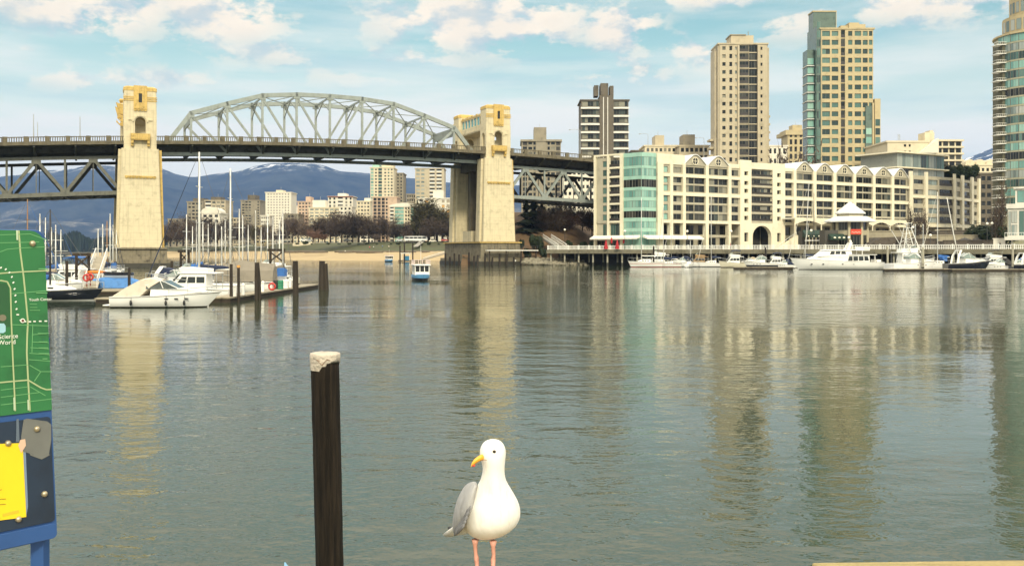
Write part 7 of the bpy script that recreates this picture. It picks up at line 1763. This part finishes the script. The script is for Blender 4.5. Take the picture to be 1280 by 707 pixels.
for x in (x0, x1): mb = MB(); mb.bar((x, 391.4, .6), (x, 391.4, 3.3), .14); mb.build('shelter_post', WHITEPAINT, lr)
r = thing('landing_ramp', 'pale ramp from the far beach down to the ferry landing', 'ramp', (xat(540, 410), 410, .5)); mb = MB(); mb.bar(P(529, 324.5, 395), P(566, 313.5, 430), 1.8, .25); mb.build('walkway', OLDWOOD, r); mb = MB(); mb.bar(P(529, 322.4, 394), P(566, 311, 429), .12, .2); mb.build('railing', WHITEPAINT, r)
# ------------------------------------------------------------------ foreground
GY = 2.9                                     # distance of the gull's rail
zb_ = CZ-(394/F)*GY                          # top of the timber rail under the gull
FW = mat('weathered_yellow_rail_timber', (.50,.39,.17), .8, .22, 9.0, stretch=(.5,6,6), col2=(.30,.21,.09), bump=1.0)
def rail(name, label, x0, x1, ya, yb, z, w=.14, t=.09):
    mb = MB(); mb.add([Vector((x, y+dy, zz)) for zz in (z-t, z) for x, y, dy in ((x0, ya, -w), (x1, yb, -w), (x1, yb, 0), (x0, ya, 0))], [(0,3,2,1), (4,5,6,7), (0,1,5,4), (1,2,6,5), (2,3,7,6), (3,0,4,7)])
    o = mb.build(name, FW, bevel=.006); setbase(o, ((x0+x1)/2, (ya+yb)/2, z-t)); tag(o, label, 'timber rail'); return o
rail('rail_timber', 'pale yellowish timber rail plank at the lower right corner of the picture', xat(1015, 2.92), 3.2, 2.925, 3.02, CZ-(389/F)*2.92)
rail('rail_timber', 'timber rail plank under the feet of the gull', -.62, xat(1013, 2.92), 2.888, 2.888, zb_, .16)
for x in (-.5, .45, 1.02, 2.2, 3.1):
    mb = MB(); mb.box(x-.05, x+.05, 2.78, 2.88, 2.45, zb_-.10); o = mb.build('rail_post', FW, bevel=.005); setbase(o, (x, 2.83, 2.45)); tag(o, 'short timber post holding up the rail planks along the pier edge', 'post', 'posts under the rail planks')
mb = MB(); 
for i in range(22): mb.box(-4.5+0, 4.5, -1.2+i*.19, -1.2+i*.19+.18, 2.35, 2.45)
struct(mb, 'pier_deck', OLDWOOD)
def gull():
    k = GY/F
    def X(px): return (px-640)*k
    def Z(py): return CZ+(HZ-py)*k
    base = (X(607), GY-.08, zb_)
    r = thing('gull', 'white gull with grey wings and yellow bill standing on the timber rail, head turned left', 'gull', base)
    Wm = mat('white_feathers', (.80,.78,.73), .9, .04, 60.0, stretch=(1,1,.3), col2=(.72,.69,.62), bump=.12)
    rows = [(541.3,614.5,619.5,.006,0),(542.6,609.5,624.5,.018,0),(545,605.5,628,.027,0),(549,602.6,631,.034,0),(554,600.8,632.6,.038,0),(559,600.6,632.8,.040,0),(564,601.4,632.3,.040,0),(570,603.4,631.6,.038,0),(577,604.4,631,.037,.002),(585,603.6,631.2,.040,.006),
            (593,601,633,.048,.014),(600,597.5,636.3,.058,.024),(607,593,640,.070,.036),(615,588,644,.084,.048),(624,583.5,648.4,.098,.058),(633,580.0,651.0,.108,.066),(642,578,651.2,.112,.072),(650,577.5,648.6,.110,.078),(657,579.5,643.5,.100,.085),(663,583.5,636,.082,.090),(667.5,589,627,.058,.088),(670.5,598,617,.025,.08)]
    mb = MB(); N = 20; rings = []
    for y, a, b, d, dy in rows:
        c, h = (X(a)+X(b))/2, (X(b)-X(a))/2
        rings.append([Vector((c+h*math.cos(t), GY-.09+dy+d*math.sin(t), Z(y))) for t in (2*math.pi*j/N for j in range(N))])
    mb.loft(rings); mb.build('body', Wm, r, smooth=True, sub=1)
    # tail
    mb = MB()
    tl = [((590,652), .19, .060, .030), ((578,660), .24, .050, .018), ((567,665), .29, .040, .010), ((559,668.5), .335, .030, .005)]
    mb.loft([[P(p[0], p[1], GY-.09+dy)+Vector((w*.45*math.cos(t), w*.9*math.cos(t)*.6, h*math.sin(t)-w*.25*math.cos(t))) for t in (2*math.pi*j/10 for j in range(10))] for p, dy, w, h in tl]); mb.build('tail', Wm, r, smooth=True)
    GW = mat('grey_wing_feathers', (.36,.355,.35), .85, .16, 40.0, stretch=(1,1,.25), bump=.25)
    # folded wings: shells hugging the flanks, running back to the tail
    def wing(s):
        # rows: image y, outer x px, inner x px (front edge), depth centre, half depth
        W_ = [(604,592,596.5,.0,.02),(609,585.5,596.5,.020,.05),(616,579.0,596,.045,.085),(625,573.5,595.5,.06,.10),(634,569.5,594.5,.07,.11),(643,566.8,590.5,.09,.11),(651,565.0,585,.115,.10),(658,564.2,580.5,.15,.08),(663.5,564.8,576,.19,.055),(667,566.5,572,.22,.025)]
        if s > 0: W_ = [(y, xo+9, xi+6, dy+.05, hd*.8) for y, xo, xi, dy, hd in W_]
        mb = MB(); rings = []
        for y, xo, xi, dy, hd in W_:
            yy = GY-.09+dy+(.02 if s < 0 else .075); ye = yy-hd*.5
            cx, hx = (xat(xo, ye)+xat(xi, ye))/2, (xat(xi, ye)-xat(xo, ye))/2
            if s > 0: cx = 2*X(616)-cx
            if s > 0: cx -= dy*.35
            rings.append([Vector((cx+hx*math.cos(t)+(hd*.10*math.sin(t)*(-1 if s < 0 else 1)), yy+hd*math.sin(t), zat(y, ye))) for t in (2*math.pi*j/12 for j in range(12))])
        mb.loft(rings); return mb
    for s in (-1, 1): wing(s).build('wing', GW, r, smooth=True, sub=1)
    FG = mat('dark_grey_flight_feathers', (.17,.168,.17), .85, .2, 40.0, stretch=(1,1,.25), bump=.25)
    for i, (ax, ay, bx, by) in enumerate(((588,634,571,657), (586,640,569.5,660), (584,646,568.5,663), (582,651,568,665.5), (580,656,568,667.5))):
        mb = MB(); N = 7
        rings = []
        for q in range(N):
            f = q/(N-1); w = .0085*math.sin(math.pi*(.12+.80*f))**.7; c = P(ax+(bx-ax)*f, ay+(by-ay)*f, GY-.09+.035-.075*math.cos(f*1.3)+.10*f)
            rings.append([c+Vector((w*.5*math.cos(t), .006*math.sin(t), w*math.sin(t))) for t in (2*math.pi*j/8 for j in range(8))])
        mb.loft(rings); mb.build('flight_feather', FG, r, smooth=True)
    PT = mat('dark_primaries', (.03,.03,.032), .7, .2, 20)
    mb = MB(); mb.loft([[P(p[0], p[1], GY-.09+dy)+Vector((w*.5*math.cos(t), w*.5*math.sin(t), h*math.sin(t))) for t in (2*math.pi*j/8 for j in range(8))] for p, dy, w, h in (((570,662), .25, .02, .008), ((563,660), .31, .014, .005), ((560.5,659), .34, .004, .003))]); mb.build('wing_tip', PT, r, smooth=True)
    # bill
    YB = mat('yellow_orange_bill', (.72,.36,.03), .4, .12, 30)
    yb = GY-.10
    sec = [((608,560.4), .0085, .010, -.008), ((603,561.3), .0092, .0085, -.014), ((599,563.0), .0088, .0072, -.020), ((595,565.4), .0085, .006, -.026), ((592,568.4), .0055, .004, -.030), ((590.8,571.0), .0012, .0012, -.031)]
    mb = MB(); mb.loft([[Vector((X(p[0])+hz*.35*math.cos(t)*0, yb+dy+hy*math.cos(t), Z(p[1])+hz*math.sin(t))) for t in (2*math.pi*j/10 for j in range(10))] for p, hz, hy, dy in sec]); b = mb.build('bill', YB, r, smooth=True)
    mb = MB(); mb.ball((X(594.2), yb-.030, Z(569.3)), .0052, 8, 6, (1,1.2,.8)); mb.build('red_bill_spot', mat('red_spot', (.55,.05,.02), .5), b, smooth=True)
    mb = MB(); mb.tube([(X(610), yb-.0345, Z(562.4)), (X(604), yb-.0225, Z(563.3)), (X(598), yb-.0285, Z(566.0)), (X(593.5), yb-.0335, Z(569.0))], .0009, 5); mb.build('gape_line', mat('bill_gape', (.25,.10,.02), .6), b)
    for s in (-1, 1):
        ex, ey = (X(618.8), GY-.09-.0375) if s < 0 else (X(618.8), GY-.09+.0375)
        mb = MB(); mb.ball((ex, ey, Z(553)), .0044, 10, 8, (1,.55,.95)); mb.build('eye', mat('dark_eye', (.02,.015,.01), .08, .05), r, smooth=True)
        mb = MB(); mb.ball((ex, ey+s*-.0005, Z(553)), .0053, 10, 8, (1,.35,.9)); mb.build('eye_ring', mat('eye_ring', (.25,.18,.10), .6), r, smooth=True)
    PK = mat('pink_legs', (.55,.27,.20), .6, .12, 30, col2=(.40,.17,.12))
    for hx, fx, dy in ((594.8, 597.8, -.035), (617, 617, -.05)):
        y0 = GY-.03+dy; mb = MB()
        mb.tube([(X(hx), y0+.01, Z(667)), (X(hx)+.000, y0+.012, Z(674)), (X(hx+.6), y0+.014, Z(684)), (X((hx+fx)/2), y0+.012, Z(690)), (X(fx), y0, Z(703)), (X(fx), y0-.005, zb_+.006)], [.011, .0066, .0055, .0075, .0050, .007], 8)
        for a in (-38, 0, 38):
            e = Vector((X(fx)+.048*math.sin(R(a+8)), y0-.005-.048*math.cos(R(a+8)), zb_+.004)); o = Vector((X(fx), y0-.005, zb_+.008)); mb.tube([o, o.lerp(e, .5)+Vector((0,0,.003)), e], [.006, .005, .0025], 6)
        web = [Vector((X(fx), y0-.005, zb_+.004))]+[Vector((X(fx)+.043*math.sin(R(a+8)), y0-.005-.043*math.cos(R(a+8)), zb_+.003)) for a in (-38, -19, 0, 19, 38)]
        mb.add(web+[v+Vector((0,0,.002)) for v in web], [(0,1,2,3,4,5), (11,10,9,8,7,6)]); mb.tube([(X(fx), y0, zb_+.007), (X(fx), y0+.018, zb_+.004)], [.005, .003], 5)
        mb.build('leg', PK, r, smooth=True)
    return r
gull()
# piling with a white wrapped head
def wrapped_piling():
    Y = 10.0; k = Y/F
    xt, xb = (406.3-640)*k, (412.5-640)*k
    zt = CZ+(HZ-445)*k; z7 = CZ+(HZ-707)*k
    sl = (xb-xt)/(zt-z7)
    r = thing('mooring_piling', 'dark round timber piling with a white wrapped head, left of the gull', 'piling', (xt+sl*zt, Y, 0))
    PW = mat('tarred_piling_wood', (.014,.010,.0065), .9, 2.2, 3.0, stretch=(7,7,.35), col2=(.003,.0024,.0018), bump=2.2, spec=.25)
    mb = MB(); rings = []; N = 28; rnd = random.Random(4); ph = [rnd.uniform(-.004,.004) for _ in range(N)]
    for i in range(25):
        z = -2+(zt+2)*i/24; x = xt+sl*(zt-z); rad = .146-(.010)*max(0, (3-z))/5
        rings.append([Vector((x+(rad+ph[j]+rnd.uniform(-.0025,.0025))*math.cos(2*math.pi*j/N), Y+(rad+ph[j])*math.sin(2*math.pi*j/N), z)) for j in range(N)])
    mb.loft(rings); mb.build('shaft', PW, r, smooth=True)
    WR = mat('crumpled_white_wrap', (.55,.48,.39), .6, .12, 9, col2=(.42,.34,.27), bump=1.5)
    mb = MB(); rings = []
    for q, (dz, rad) in enumerate(((-.085,.151),(-.06,.154),(-.03,.156),(.012,.156),(.032,.150),(.040,.12),(.043,.0))):
        ring = []
        for j in range(N):
            a = 2*math.pi*j/N; droop = (-.055*(1 if math.cos(a+.55*math.pi*0-math.pi*1.18) > .25 else 0)) if q == 0 else 0
            rr = rad+rnd.uniform(-.002,.003); ring.append(Vector((xt+max(.0005, rr)*math.cos(a), Y+max(.0005, rr)*math.sin(a), zt+dz+droop+rnd.uniform(-.003,.003)+(.05 if q == 0 and math.sin(a) < 0 and math.cos(a) > -.15 else 0))))
        rings.append(ring)
    mb.loft(rings, caps=False); mb.build('wrapped_head', WR, r, smooth=True)
    mb = MB()
    for p, q in (((-.055,-.02),(.0,-.075)), ((.0,-.075),(.05,-.015)), ((-.06,-.022),(-.02,-.03)), ((.05,-.018),(.075,-.03))):
        mb.tube([(xt+p[0], Y-math.sqrt(max(0,.157**2-p[0]**2))-.001, zt+p[1]), (xt+q[0], Y-math.sqrt(max(0,.157**2-q[0]**2))-.001, zt+q[1])], [.005, .003], 5)
    mb.build('wrap_crease', mat('brown_crease', (.20,.12,.07), .8), r)
wrapped_piling()
# map sign
def sign():
    Yr = 2.4; kr = Yr/F
    xr = (55-640)*kr; tilt = (17*kr)/(382*kr)
    o = Vector(((72-640)*kr, Yr, CZ+(HZ-672)*kr))               # lower right corner
    dl = Vector((-.605*.86, -.796*.86, 0)).normalized(); dl = Vector((-.66, -.75, 0)).normalized(); up = Vector((-tilt, 0, 1)).normalized()
    nrm = dl.cross(up).normalized()
    if nrm.y > 0: nrm = -nrm
    M = Matrix(((dl.x, up.x, nrm.x, o.x), (dl.y, up.y, nrm.y, o.y), (dl.z, up.z, nrm.z, o.z), (0,0,0,1)))
    H = 385*kr; Wd = .62
    SB = mat('sign_blue', (.022,.075,.23), .45, .08, 4); SN = mat('sign_navy', (.012,.026,.052), .55, .15, 6); SG = mat('map_green', (.022,.145,.045), .5, .14, 9, col2=(.016,.10,.032))
    SGD = mat('map_dark_green', (.018,.085,.03), .5, .10, 5); LN = mat('map_road_line', (.35,.42,.22), .5, .05); LT = mat('map_faint_line', (.12,.33,.13), .5, .05); WT = mat('map_white', (.75,.78,.70), .5, .02); YP = mat('yellow_poster', (.78,.55,.01), .6, .06, 5); GP = mat('grey_worn_patch', (.13,.135,.125), .7, .2, 8)
    r = thing('map_sign', 'blue framed sign with green street map and yellow poster at the left edge', 'sign', (o.x-.05, Yr, 2.45))
    q = 100*kr
    def rr_poly(x0, x1, y0, y1, rad, corners=(1,1,1,1)):
        pts = []
        for (cx, cy, a0, on) in ((x1-rad, y1-rad, 0, corners[0]), (x0+rad, y1-rad, 90, corners[1]), (x0+rad, y0+rad, 180, corners[2]), (x1-rad, y0+rad, 270, corners[3])):
            if on: pts += [(cx+rad*math.cos(R(a0+t)), cy+rad*math.sin(R(a0+t))) for t in (0, 22, 45, 67, 90)]
            else: pts.append((x1 if a0 in (0, 270) else x0, y1 if a0 in (0, 90) else y0))
        return pts
    def panel(name, m, poly, z0, z1, par, bevel=0): mb = MB(); mb.prism(poly, z0, z1, M); return mb.build(name, m, par, bevel=bevel)
    bot = 0; split = H*.412
    panel('backing_board', SB, rr_poly(0, Wd, bot, H, .02, (1,1,1,1)), -.018, 0, r, .002)
    pm_ = panel('map_panel', SG, rr_poly(.0015, Wd-.002, split+.004, H-.002, .035, (0,1,0,0)), .0005, .004, r)
    np_ = panel('navy_panel', SN, rr_poly(.006, Wd-.006, bot+.045, split-.012, .008), .0005, .0035, r)
    panel('blue_band', SB, rr_poly(.003, Wd-.006, bot+.003, bot+.040, .012), .0005, .006, r, .001)
    # coordinates on the panel from picture pixels (v measured along the right edge)
    def px2(px, py):
        s = (px-640)/F; zz = (HZ-py)/F
        d = Vector((s, 1, zz)); c = Vector((0,0,CZ)); t = (o-c).dot(nrm)/d.dot(nrm); p = c+d*t-o
        a_, b_, g_ = p.dot(dl), p.dot(up), dl.dot(up); return (a_-b_*g_)/(1-g_*g_), (b_-a_*g_)/(1-g_*g_)
    def line(m, pts, w, name, par, z=.0042):
        mb = MB(); P2 = [px2(*p) for p in pts]
        for (x0, y0), (x1, y1) in zip(P2[:-1], P2[1:]):
            d = Vector((x1-x0, y1-y0)); n = Vector((-d.y, d.x)).normalized()*w/2
            mb.prism([(x0+n.x, y0+n.y), (x0-n.x, y0-n.y), (x1-n.x, y1-n.y), (x1+n.x, y1+n.y)], z, z+.0004, M)
        return mb.build(name, m, par)
    w = 1.0*kr
    line(LN, [(22.5,288),(24.5,315),(28.5,345),(30,360),(34,402),(33,420),(32.5,440),(34.5,480),(36.5,513)], 1.9*w, 'map_road', pm_)
    line(LN, [(-30,345),(0,341.5),(20,340),(60,338)], 1.6*w, 'map_road', pm_, .0047)
    line(LN, [(-40,480),(0,477.5),(16,476),(34,474.5),(50,484),(57,486.5),(64,486)], 1.7*w, 'map_road', pm_, .0047)
    line(LN, [(-20,350),(0,350.5),(8,352),(12,360),(13,400),(15,450),(18,513)], 1.7*w, 'map_road', pm_, .0052)
    for i, pts in enumerate(([(-30,294),(0,293.5),(37,292.5),(58,300)], [(-30,304),(0,303.5),(48,302.5)], [(-30,318),(0,314.5),(8,311.5),(24,310),(56,308.5)], [(12,367),(60,363)], [(14,405.5),(60,407)], [(36,456),(50,464),(64,464)], [(0,458),(34,455.5)], [(0,487),(34,483)], [(0,496),(48,490)], [(0,505.5),(64,498)], [(40,418),(60,416)], [(40,427),(60,428)], [(37,434),(60,436)], [(36,441),(61,443)], [(35,449),(62,451)], [(40,405),(39,440)], [(42,476),(50,464)], [(37,483),(56,494)])):
        line(LT, pts, .9*w, 'map_street', pm_, .0043)
    for i, (px, py) in enumerate([(0,334.5),(6,336.5),(10.5,340.5),(13.6,346),(15.5,353),(17,361),(18,369),(18.5,377),(19.5,386),(21,393),(25,400),(30,401.6),(36,401.8),(42,401.4),(49,401.2),(56,401.0)]):
        line(WT, [(px-.9, py+.9), (px+.9, py-.9)] if px < 20 else [(px-1.6, py), (px+1.6, py)], 1.5*w, 'dotted_route', pm_, .0056)
    x, y = px2(27, 400.5); mb = MB(); mb.prism([(x+.0055*math.cos(2*math.pi*i/14), y+.0055*math.sin(2*math.pi*i/14)) for i in range(14)], .0058, .0066, M); rm = mb.build('route_marker', WT, pm_)
    mb = MB(); mb.prism([(x+.0032*math.cos(2*math.pi*i/14), y+.0032*math.sin(2*math.pi*i/14)) for i in range(14)], .0068, .0074, M); mb.build('marker_centre', mat('marker_maroon', (.12,.03,.02), .5), rm)
    a = [px2(*p) for p in ((-30,354),(6,354),(9.5,358),(10.5,375),(11.5,408),(-30,410))]; mb = MB(); mb.prism(a, .0042, .0046, M); pk = mb.build('park_area', SGD, pm_)
    a = [px2(*p) for p in ((-10,404),(4,404),(6,407),(6,414),(3,416),(-10,416))]; mb = MB(); mb.prism(a, .0048, .0052, M); mb.build('water_area', mat('map_blue', (.30,.52,.60), .5, .03), pm_)
    x, y = px2(2, 397); mb = MB(); mb.prism([(x+.009*math.cos(2*math.pi*i/12), y+.008*math.sin(2*math.pi*i/12)) for i in range(12)], .0048, .0053, M); mb.build('map_symbol', mat('map_brown', (.16,.15,.10), .6), pm_)
    def text(s, px, py, size, m, par, z=.0054, rot=0.0, name='lettering', align='LEFT'):
        cu = bpy.data.curves.new(name, 'FONT'); cu.body = s; cu.size = size; cu.extrude = .0002; cu.align_x = align; cu.align_y = 'CENTER'
        t = bpy.data.objects.new(name, cu); COL.objects.link(t); dg = bpy.context.evaluated_depsgraph_get(); me = bpy.data.meshes.new_from_object(t.evaluated_get(dg)); bpy.data.objects.remove(t)
        x, y = px2(px, py)
        L_ = M @ Matrix.Translation((x, y, z)) @ Matrix.Rotation(rot, 4, 'Z') @ Matrix(((-1,0,0,0),(0,1,0,0),(0,0,1,0),(0,0,0,1)))
        me.transform(Matrix.Translation(-r.location) @ L_); me.materials.clear(); me.materials.append(m); ob = bpy.data.objects.new(name, me); COL.objects.link(ob); ob.parent = par; return ob
    text('Science', 21.5, 419.5, .0150, WT, pm_, align='RIGHT'); text('World', 18.5, 427, .0150, WT, pm_, align='RIGHT')
    text('Youth Center', 35, 374.7, .0098, WT, pm_)
    for i, (px, py, L) in enumerate(((36,380,9),(36,384,9.5),(36,387.5,13))): line(LT, [(px, py), (px+L, py)], .9*w, 'small_print', pm_, .0055)
    for (px, y0, y1) in ((20,288,300), (16.5,496,512), (34,499,512)): line(WT, [(px, y0), (px+.4, y1)], 2.4*w, 'street_name', pm_, .0058) if False else line(mat('map_pale_label', (.42,.52,.36), .5), [(px, y0), (px+.4, y1)], 2.0*w, 'street_name', pm_, .0058)
    for (x0, y0, x1) in ((46,416.5,57), (47,427,58), (47,434.5,59), (47,441.5,60), (52,448,58), (47,336,58), (44,366,58)): line(LT, [(x0, y0), (x1, y0)], 1.3*w, 'street_name', pm_, .0058)
    # poster, patch, bolts
    a = [px2(*p) for p in ((-60,556),(27,553),(31.5,645),(-60,657))]; mb = MB(); mb.prism(a, .0045, .0062, M); po = mb.build('yellow_poster', YP, r)
    a = [px2(*p) for p in ((27.2,556),(31,560),(34,632),(31.8,644))]; mb = MB(); mb.prism(a, .0040, .0050, M); mb.build('poster_sleeve', mat('clear_sleeve_edge', (.16,.22,.32), .2), po)
    for pts in ([(-8,612),(1,611)], [(-8,623.5),(6,622.5)], [(-8,630),(6,629)]): line(mat('poster_print', (.22,.13,.01), .6), pts, .8*w, 'poster_print', po, .0064)
    line(mat('poster_faint', (.55,.40,.02), .6), [(2,643),(22,638)], 3.5*w, 'poster_print', po, .0063)
    a = [px2(*p) for p in ((28.5,524),(33,522.5),(58,526),(63,530),(63,550),(60,567),(62,567.5),(51,573.5),(37,568.5),(36,566),(25,563),(25.5,545))]; mb = MB(); mb.prism(a, .0040, .0052, M); pa = mb.build('grey_patch', GP, r)
    a = [px2(*p) for p in ((21.5,556),(24,549),(30,548),(31,556),(25,565.5))]; mb = MB(); mb.prism(a, .0064, .0070, M); mb.build('tape', mat('pinkish_tape', (.62,.42,.30), .4, .06), po)
    a = [px2(*p) for p in ((19.5,523),(22.5,523),(23.5,552),(19,552))]; mb = MB(); mb.prism(a, .0042, .0048, M); mb.build('tape', mat('clear_tape', (.10,.13,.17), .25, .1), po)
    BR = mat('brassy_bolt', (.42,.36,.24), .35, .1, metal=.7)
    for px, py in ((39.5,304.5),(45,535.5),(54.5,616.5),(9,553.5),(22,648)):
        x, y = px2(px, py); c = M @ Vector((x, y, .005)); mb = MB(); mb.ball(c, .0078, 10, 8); mb.build('bolt', BR, r, smooth=True)
    # post
    a, b = px2(48, 690), px2(63, 684)
    mb = MB(); x0, x1 = .012, .045; c0 = M @ Vector((.028, 0, -.035))
    mb.box(c0.x-.016, c0.x+.016, c0.y-.016, c0.y+.016, 2.45, c0.z+.5); mb.build('post', SB, r)
    c1 = M @ Vector((Wd-.03, 0, -.035)); mb = MB(); mb.box(c1.x-.016, c1.x+.016, c1.y-.016, c1.y+.016, 2.45, c1.z+.5); mb.build('post', SB, r)
sign()
# a scrap of light blue plastic at the lower edge
p = P(359, 706, 2.88); mb = MB(); mb.add([p+Vector(v) for v in ((-.009,0,-.05), (.03,-.01,-.05), (.018,-.004,-.012), (-.009,0,.0085), (-.009,.012,.007), (.03,.012,-.05), (-.009,.012,-.05))], [(0,1,2,3), (4,5,6), (3,2,5,4), (0,3,4,6), (1,5,2)])
mb.box(p.x-.03, p.x+.04, p.y-.02, p.y+.03, zb_-.0, p.z-.0495) if p.z-.0495 > zb_ else None
o = mb.build('plastic_scrap', mat('light_blue_plastic', (.25,.50,.75), .4, .05)); setbase(o, p-Vector((0,0,.05))); tag(o, 'pointed scrap of light blue plastic sticking up at the bottom edge left of the piling', 'plastic scrap')
